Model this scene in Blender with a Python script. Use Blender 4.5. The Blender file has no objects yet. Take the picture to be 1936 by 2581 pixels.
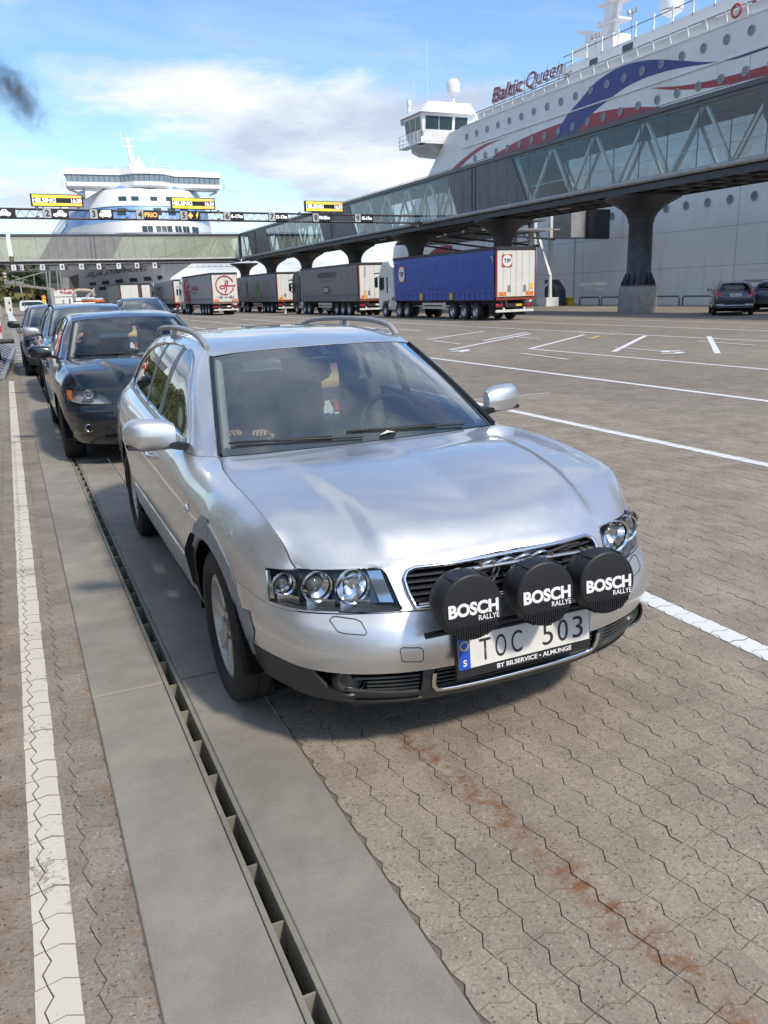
import bpy, bmesh, math, random
import numpy as np
from mathutils import Vector, Matrix
random.seed(7); np.random.seed(7)
SC = bpy.context.scene
COL = SC.collection
# ------------------------------------------------------------------ camera, sky, sun, exposure
cam_d = bpy.data.cameras.new("camera"); cam = bpy.data.objects.new("camera", cam_d); COL.objects.link(cam)
R_ = Vector((0.9109, -0.4115, -0.0310)); F_ = Vector((0.3901, 0.8829, -0.2620)).normalized()
R_ = (R_ - F_*R_.dot(F_)).normalized(); U_ = R_.cross(F_)
cam.matrix_world = Matrix(((R_.x, U_.x, -F_.x, 0), (R_.y, U_.y, -F_.y, 0), (R_.z, U_.z, -F_.z, 1.591), (0, 0, 0, 1)))
cam_d.sensor_fit = 'HORIZONTAL'; cam_d.sensor_width = 36.0; cam_d.lens = 36.0*2047.4/1936.0
cam_d.clip_start = 0.05; cam_d.clip_end = 6000
SC.camera = cam
SUN = Vector((0.27, -0.92, 1.0)).normalized()
EL = math.asin(SUN.z); AZ = math.atan2(SUN.x, SUN.y)
w = bpy.data.worlds.new("World"); SC.world = w; w.use_nodes = True
nt = w.node_tree; nt.nodes.clear()
def N(nt, t, **k):
    n = nt.nodes.new(t)
    for a, b in k.items():
        if a == 'inp':
            for i, v in b.items(): n.inputs[i].default_value = v
        else: setattr(n, a, b)
    return n
def L(nt, a, b): nt.links.new(a, b)
sky = N(nt, 'ShaderNodeTexSky', sky_type='NISHITA', sun_disc=False, sun_elevation=EL, sun_rotation=AZ,
        altitude=0.0, air_density=1.0, dust_density=0.6, ozone_density=2.0)
hsv = N(nt, 'ShaderNodeHueSaturation', inp={'Saturation': 1.15, 'Value': 1.0})
bg1 = N(nt, 'ShaderNodeBackground', inp={'Strength': 0.15})
L(nt, sky.outputs[0], hsv.inputs['Color']); L(nt, hsv.outputs[0], bg1.inputs[0])
tc = N(nt, 'ShaderNodeTexCoord'); sp = N(nt, 'ShaderNodeSeparateXYZ'); L(nt, tc.outputs['Generated'], sp.inputs[0])
def M(nt, op, a, b=None, c=None, clamp=False):
    n = nt.nodes.new('ShaderNodeMath'); n.operation = op; n.use_clamp = clamp
    for i, v in enumerate((a, b, c)):
        if v is None: continue
        if isinstance(v, (int, float)): n.inputs[i].default_value = v
        else: nt.links.new(v, n.inputs[i])
    return n.outputs[0]
zz = M(nt, 'MAXIMUM', sp.outputs[2], 0.0); den = M(nt, 'ADD', zz, 0.16)
cx_ = M(nt, 'DIVIDE', sp.outputs[0], den); cy_ = M(nt, 'DIVIDE', sp.outputs[1], den)
cmb = N(nt, 'ShaderNodeCombineXYZ'); L(nt, cx_, cmb.inputs[0]); L(nt, cy_, cmb.inputs[1]); cmb.inputs[2].default_value = 3.7
n1 = N(nt, 'ShaderNodeTexNoise', inp={'Scale': 0.85, 'Detail': 10.0, 'Roughness': 0.58, 'Distortion': 0.25}); L(nt, cmb.outputs[0], n1.inputs['Vector'])
mp2 = N(nt, 'ShaderNodeMapping'); mp2.inputs['Scale'].default_value = (1.0, 2.6, 1); mp2.inputs['Rotation'].default_value = (0, 0, 0.5); L(nt, cmb.outputs[0], mp2.inputs[0])
n2 = N(nt, 'ShaderNodeTexNoise', inp={'Scale': 1.3, 'Detail': 8.0, 'Roughness': 0.6, 'Distortion': 0.8}); L(nt, mp2.outputs[0], n2.inputs['Vector'])
# cumulus bank low in the sky, thin wisps higher up
bank = M(nt, 'SUBTRACT', 1.0, M(nt, 'MULTIPLY', M(nt, 'ABSOLUTE', M(nt, 'SUBTRACT', zz, 0.14)), 4.2), clamp=True)
over = N(nt, 'ShaderNodeMapRange', inp={1: 0.42, 2: 0.75, 3: 0.0, 4: 0.12}); L(nt, zz, over.inputs[0])
cov = M(nt, 'ADD', M(nt, 'ADD', n1.outputs[0], M(nt, 'MULTIPLY', bank, 0.19)), over.outputs[0])
m1 = N(nt, 'ShaderNodeMapRange', inp={1: 0.565, 2: 0.70, 3: 0.0, 4: 0.93}); m1.interpolation_type = 'SMOOTHSTEP'; L(nt, cov, m1.inputs[0])
m2 = N(nt, 'ShaderNodeMapRange', inp={1: 0.50, 2: 0.85, 3: 0.0, 4: 0.5}); L(nt, n2.outputs[0], m2.inputs[0])
hz = N(nt, 'ShaderNodeMapRange', inp={1: 0.0, 2: 0.15, 3: 0.75, 4: 0.0}); L(nt, zz, hz.inputs[0])
mask = M(nt, 'MAXIMUM', M(nt, 'MAXIMUM', m1.outputs[0], m2.outputs[0]), hz.outputs[0])
mp3 = N(nt, 'ShaderNodeMapping'); mp3.inputs['Location'].default_value = (0.12, -0.1, 0); L(nt, cmb.outputs[0], mp3.inputs[0])
n3 = N(nt, 'ShaderNodeTexNoise', inp={'Scale': 1.4, 'Detail': 6.0, 'Roughness': 0.6}); L(nt, mp3.outputs[0], n3.inputs['Vector'])
cr = N(nt, 'ShaderNodeValToRGB'); L(nt, n3.outputs[0], cr.inputs[0])
cr.color_ramp.elements[0].position = 0.38; cr.color_ramp.elements[0].color = (0.52, 0.60, 0.74, 1)
cr.color_ramp.elements[1].position = 0.62; cr.color_ramp.elements[1].color = (0.97, 0.97, 0.99, 1)
bg2 = N(nt, 'ShaderNodeBackground', inp={'Strength': 0.80}); L(nt, cr.outputs[0], bg2.inputs[0])
mx = N(nt, 'ShaderNodeMixShader'); L(nt, mask, mx.inputs[0]); L(nt, bg1.outputs[0], mx.inputs[1]); L(nt, bg2.outputs[0], mx.inputs[2])
wo = N(nt, 'ShaderNodeOutputWorld'); L(nt, mx.outputs[0], wo.inputs[0])
sl = bpy.data.lights.new("sun", 'SUN'); sl.energy = 2.5; sl.angle = math.radians(5.0); sl.color = (1.0, 0.92, 0.80)
so = bpy.data.objects.new("sun", sl); COL.objects.link(so); so.rotation_euler = SUN.to_track_quat('Z', 'Y').to_euler()
SC.view_settings.view_transform = 'Standard'; SC.view_settings.look = 'None'
SC.view_settings.exposure = 0.50; SC.view_settings.gamma = 1.0; SC.view_settings.use_curve_mapping = False
SC.render.engine = 'CYCLES'
SC.cycles.max_bounces = 8; SC.cycles.transparent_max_bounces = 16; SC.cycles.use_denoising = True
SC.cycles.caustics_reflective = False; SC.cycles.caustics_refractive = False

# ------------------------------------------------------------------ materials
MATS = {}
def mat(name, col=(0.5, 0.5, 0.5), rough=0.5, metal=0.0, coat=0.0, spec=None, noise=None, bump=None, emit=None, alpha=None):
    """noise=(scale, amount) varies the colour, bump=(scale, strength)"""
    if name in MATS: return MATS[name]
    m = bpy.data.materials.new(name); m.use_nodes = True; nt = m.node_tree
    b = nt.nodes['Principled BSDF']
    b.inputs['Base Color'].default_value = (*col, 1); b.inputs['Roughness'].default_value = rough; b.inputs['Metallic'].default_value = metal
    if coat: b.inputs['Coat Weight'].default_value = coat; b.inputs['Coat Roughness'].default_value = 0.04
    if spec is not None: b.inputs['Specular IOR Level'].default_value = spec
    if emit: b.inputs['Emission Color'].default_value = (*emit[0], 1); b.inputs['Emission Strength'].default_value = emit[1]
    if noise or bump:
        t = N(nt, 'ShaderNodeTexCoord')
    if noise:
        n = N(nt, 'ShaderNodeTexNoise', inp={'Scale': noise[0], 'Detail': 8.0, 'Roughness': 0.62}); L(nt, t.outputs['Object'], n.inputs['Vector'])
        mr = N(nt, 'ShaderNodeMapRange', inp={1: 0.3, 2: 0.7, 3: 1-noise[1], 4: 1+noise[1]}); L(nt, n.outputs[0], mr.inputs[0])
        mm = N(nt, 'ShaderNodeMix', data_type='RGBA', blend_type='MULTIPLY'); mm.inputs[0].default_value = 1; mm.inputs[6].default_value = (*col, 1)
        L(nt, mr.outputs[0], mm.inputs[7]); L(nt, mm.outputs[2], b.inputs['Base Color'])
    if bump:
        n = N(nt, 'ShaderNodeTexNoise', inp={'Scale': bump[0], 'Detail': 5.0}); L(nt, t.outputs['Object'], n.inputs['Vector'])
        bp = N(nt, 'ShaderNodeBump', inp={'Strength': bump[1], 'Distance': 0.01}); L(nt, n.outputs[0], bp.inputs['Height']); L(nt, bp.outputs[0], b.inputs['Normal'])
    MATS[name] = m; return m
def glass(name, tint=(0.8, 0.9, 0.88), refl=1.0, ior=1.5, body=None, amount=0.0):
    """thin window glass: clear tinted, with a Fresnel reflection; body/amount adds the milky film of laminated or dirty glass; on the cross footbridge it paints in the reflected sky"""
    if name in MATS: return MATS[name]
    m = bpy.data.materials.new(name); m.use_nodes = True; nt = m.node_tree; nt.nodes.clear()
    tr = N(nt, 'ShaderNodeBsdfTransparent'); tr.inputs[0].default_value = (*tint, 1)
    gl = N(nt, 'ShaderNodeBsdfGlossy'); gl.inputs['Roughness'].default_value = 0.015; gl.inputs[0].default_value = (0.95, 0.97, 1, 1)
    lw = N(nt, 'ShaderNodeLayerWeight'); lw.inputs[0].default_value = 0.5
    r0 = ((ior-1)/(ior+1))**2      # Schlick, the same from both faces of the pane
    f = M(nt, 'MULTIPLY', M(nt, 'ADD', r0, M(nt, 'MULTIPLY', M(nt, 'POWER', lw.outputs['Facing'], 5.0), 1-r0)), refl, clamp=True)
    base = tr.outputs[0]
    if amount:
        d = N(nt, 'ShaderNodeBsdfDiffuse'); d.inputs[0].default_value = (*body, 1)
        q = N(nt, 'ShaderNodeMixShader'); q.inputs[0].default_value = amount; L(nt, tr.outputs[0], q.inputs[1]); L(nt, d.outputs[0], q.inputs[2]); base = q.outputs[0]
    x = N(nt, 'ShaderNodeMixShader'); L(nt, f, x.inputs[0]); L(nt, base, x.inputs[1]); L(nt, gl.outputs[0], x.inputs[2])
    o = N(nt, 'ShaderNodeOutputMaterial'); L(nt, x.outputs[0], o.inputs[0])
    MATS[name] = m; return m
def paint(name, col, metal=0.0, rough=0.35, flake=0.0):
    """car paint with clear coat, a little road dust"""
    if name in MATS: return MATS[name]
    m = mat(name, col, rough, metal, coat=1.0); nt = m.node_tree; b = nt.nodes['Principled BSDF']
    b.inputs['Coat Roughness'].default_value = 0.03
    t = N(nt, 'ShaderNodeTexCoord')
    if flake:
        v = N(nt, 'ShaderNodeTexNoise', inp={'Scale': 900.0, 'Detail': 1.0}); L(nt, t.outputs['Object'], v.inputs['Vector'])
        mr = N(nt, 'ShaderNodeMapRange', inp={1: 0.3, 2: 0.7, 3: 1-flake, 4: 1+flake}); L(nt, v.outputs[0], mr.inputs[0])
        mm = N(nt, 'ShaderNodeMix', data_type='RGBA', blend_type='MULTIPLY'); mm.inputs[0].default_value = 1; mm.inputs[6].default_value = (*col, 1)
        L(nt, mr.outputs[0], mm.inputs[7]); L(nt, mm.outputs[2], b.inputs['Base Color'])
    n = N(nt, 'ShaderNodeTexNoise', inp={'Scale': 7.0, 'Detail': 8.0, 'Roughness': 0.7}); L(nt, t.outputs['Object'], n.inputs['Vector'])
    mr2 = N(nt, 'ShaderNodeMapRange', inp={1: 0.45, 2: 0.8, 3: rough, 4: rough+0.12}); L(nt, n.outputs[0], mr2.inputs[0]); L(nt, mr2.outputs[0], b.inputs['Roughness'])
    return m

# ------------------------------------------------------------------ mesh helpers
class MB:
    def __init__(s): s.v = []; s.f = []
    def add(s, vs, fs):
        o = len(s.v); s.v.extend([tuple(map(float, p)) for p in vs]); s.f.extend([tuple(i+o for i in f) for f in fs]); return s
    def box(s, c, d, rz=0.0, M4=None):
        x, y, z = (k*0.5 for k in d)
        vs = [Vector((a*x, b*y, e*z)) for e in (-1, 1) for a, b in ((-1, -1), (1, -1), (1, 1), (-1, 1))]
        if M4 is not None: vs = [M4 @ p for p in vs]
        elif rz:
            r = Matrix.Rotation(rz, 3, 'Z'); vs = [r @ p for p in vs]
        c = Vector(c); vs = [p+c for p in vs]
        return s.add(vs, [(3, 2, 1, 0), (4, 5, 6, 7), (0, 1, 5, 4), (1, 2, 6, 5), (2, 3, 7, 6), (3, 0, 4, 7)])
    def bar(s, a, b, wd, ht=None, up=(0, 0, 1)):
        a, b = Vector(a), Vector(b); d = b-a; ln = d.length
        if ln < 1e-6: return s
        d.normalize(); u = Vector(up)
        if abs(d.dot(u)) > 0.98: u = Vector((1, 0, 0))
        sd = d.cross(u).normalized(); u = sd.cross(d); ht = ht or wd
        m = Matrix((sd, d, u)).transposed()
        return s.box((a+b)/2, (wd, ln, ht), M4=m)
    def cyl(s, a, b, r0, r1=None, n=16, cap=True):
        a, b = Vector(a), Vector(b); r1 = r0 if r1 is None else r1; d = (b-a).normalized()
        u = Vector((0, 0, 1)) if abs(d.z) < 0.9 else Vector((1, 0, 0)); e = d.cross(u).normalized(); g = d.cross(e)
        vs = []
        for p, r in ((a, r0), (b, r1)):
            for i in range(n):
                t = 2*math.pi*i/n; vs.append(p+(e*math.cos(t)+g*math.sin(t))*r)
        fs = [(i, (i+1) % n, n+(i+1) % n, n+i) for i in range(n)]
        if cap: fs += [tuple(range(n-1, -1, -1)), tuple(range(n, 2*n))]
        return s.add(vs, fs)
    def tube(s, pts, r, n=8, closed=False, cap=True):
        P = [Vector(p) for p in pts]; K = len(P); vs = []; prev = None
        for i, p in enumerate(P):
            a = P[(i-1) % K] if (closed or i > 0) else p; b = P[(i+1) % K] if (closed or i < K-1) else p
            d = (b-a).normalized()
            if prev is None:
                u = Vector((0, 0, 1)) if abs(d.z) < 0.9 else Vector((1, 0, 0)); e = d.cross(u).normalized()
            else:
                e = (prev-d*prev.dot(d)).normalized()
            prev = e; g = d.cross(e); rr = r[i] if isinstance(r, (list, tuple)) else r
            for j in range(n):
                t = 2*math.pi*j/n; vs.append(p+(e*math.cos(t)+g*math.sin(t))*rr)
        fs = []
        for i in range(K if closed else K-1):
            a = i*n; b = ((i+1) % K)*n
            for j in range(n): fs.append((a+j, a+(j+1) % n, b+(j+1) % n, b+j))
        if cap and not closed: fs += [tuple(range(n-1, -1, -1)), tuple(range((K-1)*n, K*n))]
        return s.add(vs, fs)
    def grid(s, G, flip=False, closed=False):
        nu = len(G); nv = len(G[0]); vs = [p for row in G for p in row]; fs = []
        for i in range(nu if closed else nu-1):
            i2 = (i+1) % nu
            for j in range(nv-1):
                q = (i*nv+j, i2*nv+j, i2*nv+j+1, i*nv+j+1); fs.append(q[::-1] if flip else q)
        return s.add(vs, fs)
    def prism(s, poly, o, ex, ey, ez, h0=0.0, h1=1.0):
        """2D polygon in the plane (o, ex, ey) extruded along ez from h0 to h1"""
        o, ex, ey, ez = map(Vector, (o, ex, ey, ez)); n = len(poly)
        vs = [o+ex*x+ey*y+ez*h0 for x, y in poly]+[o+ex*x+ey*y+ez*h1 for x, y in poly]
        fs = [tuple(range(n-1, -1, -1)), tuple(range(n, 2*n))]+[(i, (i+1) % n, n+(i+1) % n, n+i) for i in range(n)]
        return s.add(vs, fs)
    def lathe(s, prof, c=(0, 0, 0), ax='Z', n=24, cap=True):
        """profile of (r, h) about an axis"""
        vs = []
        for r, h in prof:
            for i in range(n):
                t = 2*math.pi*i/n; a, b = r*math.cos(t), r*math.sin(t)
                p = {'Z': (a, b, h), 'X': (h, a, b), 'Y': (b, h, a)}[ax]; vs.append((p[0]+c[0], p[1]+c[1], p[2]+c[2]))
        fs = [(k*n+i, k*n+(i+1) % n, (k+1)*n+(i+1) % n, (k+1)*n+i) for k in range(len(prof)-1) for i in range(n)]
        if cap: fs += [tuple(range(n-1, -1, -1)), tuple(range((len(prof)-1)*n, len(prof)*n))]
        return s.add(vs, fs)
    def mesh(s, name, smooth=None):
        me = bpy.data.meshes.new(name); me.from_pydata(s.v, [], s.f); me.update()
        bm = bmesh.new(); bm.from_mesh(me); bmesh.ops.recalc_face_normals(bm, faces=bm.faces); bm.to_mesh(me); bm.free()
        if smooth:
            me.polygons.foreach_set('use_smooth', [True]*len(me.polygons)); me.set_sharp_from_angle(angle=math.radians(smooth))
        return me
    def build(s, name, m, parent=None, smooth=None, bevel=0.0):
        o = bpy.data.objects.new(name, s.mesh(name, smooth)); COL.objects.link(o)
        if m: o.data.materials.append(m)
        if parent: o.parent = parent
        if bevel:
            b = o.modifiers.new('bevel', 'BEVEL'); b.width = bevel; b.segments = 2; b.limit_method = 'ANGLE'; b.angle_limit = math.radians(40)
            o.data.polygons.foreach_set('use_smooth', [True]*len(o.data.polygons)); o.data.set_sharp_from_angle(angle=math.radians(50))
        return o
def obj_from_bm(bm, name, m, parent=None, smooth=40):
    me = bpy.data.meshes.new(name); bm.to_mesh(me)
    if smooth:
        me.polygons.foreach_set('use_smooth', [True]*len(me.polygons)); me.set_sharp_from_angle(angle=math.radians(smooth))
    o = bpy.data.objects.new(name, me); COL.objects.link(o); me.materials.append(m)
    if parent: o.parent = parent
    return o
def thing(name, label, cat, loc=(0, 0, 0), rz=0.0, group=None):
    o = bpy.data.objects.new(name, None); COL.objects.link(o); o.location = loc; o.rotation_euler = (0, 0, rz); o.empty_display_size = 0.2
    o['label'] = label; o['category'] = cat
    if group: o['group'] = group
    return o
def tag(o, label, cat, group=None):
    o['label'] = label; o['category'] = cat
    if group: o['group'] = group
    return o
def struct(o): o['kind'] = 'structure'; return o
def stuff(o): o['kind'] = 'stuff'; return o
def dup(o, name=None, parent=None, loc=None, rot=None):
    c = o.copy(); COL.objects.link(c)
    if parent is not None: c.parent = parent
    if loc is not None: c.location = loc
    if rot is not None: c.rotation_euler = rot
    return c
def copy_tree(o, parent=None):
    c = o.copy(); COL.objects.link(c); c.parent = parent
    for ch in list(o.children): copy_tree(ch, c)
    return c
FONT = None
def text(name, s, m, parent, org, right, up, h, width=None, bold=0.0, shear=0.0, ext=0.002, align='LEFT', sp=1.0, kind_part=True):
    """flat lettering: baseline origin, reading direction and up vector, cap height h, optional total width"""
    cu = bpy.data.curves.new(name, 'FONT'); cu.body = s; cu.size = 1.0; cu.offset = bold; cu.shear = shear; cu.extrude = 0.0; cu.align_x = 'LEFT'; cu.space_character = sp; cu.resolution_u = 4
    t = bpy.data.objects.new(name, cu); COL.objects.link(t)
    dg = bpy.context.evaluated_depsgraph_get(); me = bpy.data.meshes.new_from_object(t.evaluated_get(dg))
    bpy.data.objects.remove(t); bpy.data.curves.remove(cu)
    n = len(me.vertices); co = np.empty(n*3); me.vertices.foreach_get('co', co); co = co.reshape(-1, 3)
    if n == 0: return None
    x0, x1 = co[:, 0].min(), co[:, 0].max(); k = h/0.70
    kx = (width/(x1-x0)) if width else k
    X = (co[:, 0]-x0)*kx; Y = co[:, 1]*k; wd = (x1-x0)*kx
    if align == 'CENTER': X = X-wd/2
    r, u = Vector(right).normalized(), Vector(up); u = (u-r*u.dot(r)).normalized(); nn = r.cross(u); o = Vector(org)+nn*ext
    P = np.array(o)[None]+X[:, None]*np.array(r)[None]+Y[:, None]*np.array(u)[None]
    me.vertices.foreach_set('co', P.ravel()); me.update(); me.name = name
    ob = bpy.data.objects.new(name, me); COL.objects.link(ob); me.materials.clear(); me.materials.append(m)
    if parent: ob.parent = parent
    return ob
def spline(P, n, mirror0=False, mirror1=False):
    """chord-length Catmull-Rom through P (K,3), n samples per span; mirror = the curve meets x=0 square"""
    P = np.asarray(P, float); fl = np.array([-1, 1, 1.])
    a = P[1]*fl if mirror0 else 2*P[0]-P[1]; b = P[-2]*fl if mirror1 else 2*P[-1]-P[-2]
    Q = np.vstack([a, P, b]); d = np.maximum(np.linalg.norm(np.diff(Q, axis=0), axis=1), 1e-6)**0.75; t = np.concatenate([[0], np.cumsum(d)])
    out = []
    for i in range(1, len(Q)-2):
        t0, t1, t2, t3 = t[i-1], t[i], t[i+1], t[i+2]; h = t2-t1
        m1 = h*((Q[i]-Q[i-1])/(t1-t0)-(Q[i+1]-Q[i-1])/(t2-t0)+(Q[i+1]-Q[i])/(t2-t1))
        m2 = h*((Q[i+1]-Q[i])/(t2-t1)-(Q[i+2]-Q[i])/(t3-t1)+(Q[i+2]-Q[i+1])/(t3-t2))
        u = np.arange(n)[:, None]/n
        out.append((2*u**3-3*u**2+1)*Q[i]+(u**3-2*u**2+u)*m1+(-2*u**3+3*u**2)*Q[i+1]+(u**3-u**2)*m2)
    out.append(P[-1:]); return np.vstack(out)
def resample(C, n):
    d = np.concatenate([[0], np.cumsum(np.linalg.norm(np.diff(C, axis=0), axis=1))]); t = np.linspace(0, d[-1], n)
    return np.stack([np.interp(t, d, C[:, k]) for k in range(3)], 1)
def coons(F, C, Mc, S):
    """F: q=0 edge (p), C: q=1 edge (p), Mc: p=0 edge (q), S: p=1 edge (q) -> grid [q][p]"""
    p = np.linspace(0, 1, len(F))[None, :, None]; q = np.linspace(0, 1, len(Mc))[:, None, None]
    return ((1-q)*F[None]+q*C[None]+(1-p)*Mc[:, None]+p*S[:, None]
            - ((1-p)*(1-q)*F[0]+p*(1-q)*F[-1]+(1-p)*q*C[0]+p*q*C[-1]))
# ------------------------------------------------------------------ ground
PX, PY = 0.1195, 0.119
def surf_nodes(nt, scale_fine=260.0):
    t = N(nt, 'ShaderNodeNewGeometry'); return t.outputs['Position']
def paver_mat(name, base, tint, far=False):
    m = bpy.data.materials.new(name); m.use_nodes = True; nt = m.node_tree; b = nt.nodes['Principled BSDF']
    b.inputs['Roughness'].default_value = 0.85; b.inputs['Specular IOR Level'].default_value = 0.3
    pos = N(nt, 'ShaderNodeNewGeometry').outputs['Position']
    # grit: light and dark aggregate
    v = N(nt, 'ShaderNodeTexVoronoi', inp={'Scale': 170.0}); L(nt, pos, v.inputs['Vector'])
    sx = N(nt, 'ShaderNodeSeparateColor'); L(nt, v.outputs['Color'], sx.inputs[0])
    g1 = N(nt, 'ShaderNodeMapRange', inp={1: 0.0, 2: 1.0, 3: 0.82, 4: 1.15}); L(nt, sx.outputs[0], g1.inputs[0])
    g2 = M(nt, 'MULTIPLY', M(nt, 'GREATER_THAN', sx.outputs[1], 0.984), 0.38)
    g3 = M(nt, 'MULTIPLY', M(nt, 'GREATER_THAN', sx.outputs[2], 0.965), -0.45)
    n = N(nt, 'ShaderNodeTexNoise', inp={'Scale': 2.2, 'Detail': 8.0, 'Roughness': 0.65}); L(nt, pos, n.inputs['Vector'])
    g4 = N(nt, 'ShaderNodeMapRange', inp={1: 0.3, 2: 0.7, 3: 0.86, 4: 1.12}); L(nt, n.outputs[0], g4.inputs[0])
    # every stone a slightly different grey
    wn = N(nt, 'ShaderNodeTexWhiteNoise', noise_dimensions='2D')
    dv = N(nt, 'ShaderNodeVectorMath', operation='DIVIDE'); dv.inputs[1].default_value = (PX, PY, 1); L(nt, pos, dv.inputs[0])
    fl = N(nt, 'ShaderNodeVectorMath', operation='FLOOR'); L(nt, dv.outputs[0], fl.inputs[0]); L(nt, fl.outputs[0], wn.inputs['Vector'])
    g5 = N(nt, 'ShaderNodeMapRange', inp={1: 0.0, 2: 1.0, 3: 0.90, 4: 1.09}); L(nt, wn.outputs[0], g5.inputs[0])
    f = M(nt, 'MULTIPLY', M(nt, 'MULTIPLY', M(nt, 'ADD', M(nt, 'ADD', g1.outputs[0], g2), g3), g4.outputs[0]), g5.outputs[0])
    # rust that washed down a few rows of stones
    sp = N(nt, 'ShaderNodeSeparateXYZ'); L(nt, pos, sp.inputs[0])
    def band(x0, slope, width, y0, y1):
        c = M(nt, 'ADD', x0, M(nt, 'MULTIPLY', M(nt, 'SUBTRACT', sp.outputs[1], 2.0), slope))
        d = M(nt, 'ABSOLUTE', M(nt, 'SUBTRACT', sp.outputs[0], c))
        k = N(nt, 'ShaderNodeMapRange', inp={1: width, 2: width*0.2, 3: 0.0, 4: 1.0}); L(nt, d, k.inputs[0])
        a = M(nt, 'MULTIPLY', M(nt, 'GREATER_THAN', sp.outputs[1], y0), M(nt, 'LESS_THAN', sp.outputs[1], y1))
        return M(nt, 'MULTIPLY', k.outputs[0], a)
    rb = M(nt, 'MAXIMUM', M(nt, 'MAXIMUM', band(1.18, -0.10, 0.085, 0.6, 2.45), M(nt, 'MULTIPLY', band(-0.27, 0.0, 0.14, 1.2, 4.4), 0.45)), M(nt, 'MULTIPLY', band(0.10, 0.0, 0.03, 1.2, 4.0), 0.6))
    rn = N(nt, 'ShaderNodeTexNoise', inp={'Scale': 16.0, 'Detail': 9.0, 'Roughness': 0.72}); L(nt, pos, rn.inputs['Vector'])
    rm = N(nt, 'ShaderNodeMapRange', inp={1: 0.44, 2: 0.60, 3: 0.0, 4: 0.9}); L(nt, rn.outputs[0], rm.inputs[0])
    rust = M(nt, 'MULTIPLY', rb, rm.outputs[0], clamp=True)
    c0 = N(nt, 'ShaderNodeMix', data_type='RGBA', blend_type='MIX'); L(nt, n.outputs[0], c0.inputs[0]); c0.inputs[6].default_value = (*base, 1); c0.inputs[7].default_value = (*tint, 1)
    c1 = N(nt, 'ShaderNodeMix', data_type='RGBA', blend_type='MULTIPLY'); c1.inputs[0].default_value = 1; L(nt, c0.outputs[2], c1.inputs[6]); L(nt, f, c1.inputs[7])
    c2 = N(nt, 'ShaderNodeMix', data_type='RGBA', blend_type='MIX'); L(nt, rust, c2.inputs[0]); L(nt, c1.outputs[2], c2.inputs[6]); c2.inputs[7].default_value = (0.20, 0.085, 0.035, 1)
    out = c2.outputs[2]
    if far:
        # beyond the built stones the joints are relief and dark sand in the material
        w1 = M(nt, 'ADD', M(nt, 'DIVIDE', sp.outputs[0], PX), M(nt, 'MULTIPLY', M(nt, 'SINE', M(nt, 'MULTIPLY', sp.outputs[1], 2*math.pi/PY)), 0.10))
        w2 = M(nt, 'ADD', M(nt, 'DIVIDE', sp.outputs[1], PY), M(nt, 'MULTIPLY', M(nt, 'SINE', M(nt, 'MULTIPLY', sp.outputs[0], 2*math.pi/PX)), 0.09))
        j1 = M(nt, 'LESS_THAN', M(nt, 'ABSOLUTE', M(nt, 'SUBTRACT', M(nt, 'FRACT', w1), 0.5)), 0.035)
        j2 = M(nt, 'MULTIPLY', M(nt, 'LESS_THAN', M(nt, 'ABSOLUTE', M(nt, 'SUBTRACT', M(nt, 'FRACT', w2), 0.5)), 0.03), 0.6)
        jj = M(nt, 'MULTIPLY', M(nt, 'MAXIMUM', j1, j2), 0.5)
        c3 = N(nt, 'ShaderNodeMix', data_type='RGBA', blend_type='MIX'); L(nt, jj, c3.inputs[0]); L(nt, out, c3.inputs[6]); c3.inputs[7].default_value = (0.06, 0.055, 0.05, 1); out = c3.outputs[2]
        # large traffic-worn and damp patches
        ln = N(nt, 'ShaderNodeTexNoise', inp={'Scale': 0.12, 'Detail': 6.0, 'Roughness': 0.6}); L(nt, pos, ln.inputs['Vector'])
        lr = N(nt, 'ShaderNodeMapRange', inp={1: 0.35, 2: 0.65, 3: 0.84, 4: 1.1}); L(nt, ln.outputs[0], lr.inputs[0])
        c4 = N(nt, 'ShaderNodeMix', data_type='RGBA', blend_type='MULTIPLY'); c4.inputs[0].default_value = 1; L(nt, out, c4.inputs[6]); L(nt, lr.outputs[0], c4.inputs[7]); out = c4.outputs[2]
    L(nt, out, b.inputs['Base Color'])
    bp = N(nt, 'ShaderNodeBump', inp={'Strength': 0.35, 'Distance': 0.0022}); L(nt, M(nt, 'ADD', sx.outputs[0], M(nt, 'MULTIPLY', n.outputs[0], 2.0)), bp.inputs['Height']); L(nt, bp.outputs[0], b.inputs['Normal'])
    MATS[name] = m; return m
PAV = paver_mat('paving_stone', (0.262, 0.222, 0.175), (0.315, 0.272, 0.216))
PAVL = paver_mat('paving_stone_reddish', (0.236, 0.203, 0.163), (0.272, 0.238, 0.195))
PAVF = paver_mat('paving_far', (0.250, 0.213, 0.170), (0.296, 0.256, 0.206), far=True)
SAND = mat('joint_sand', (0.15, 0.128, 0.10), 0.95, noise=(60, 0.3))
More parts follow.
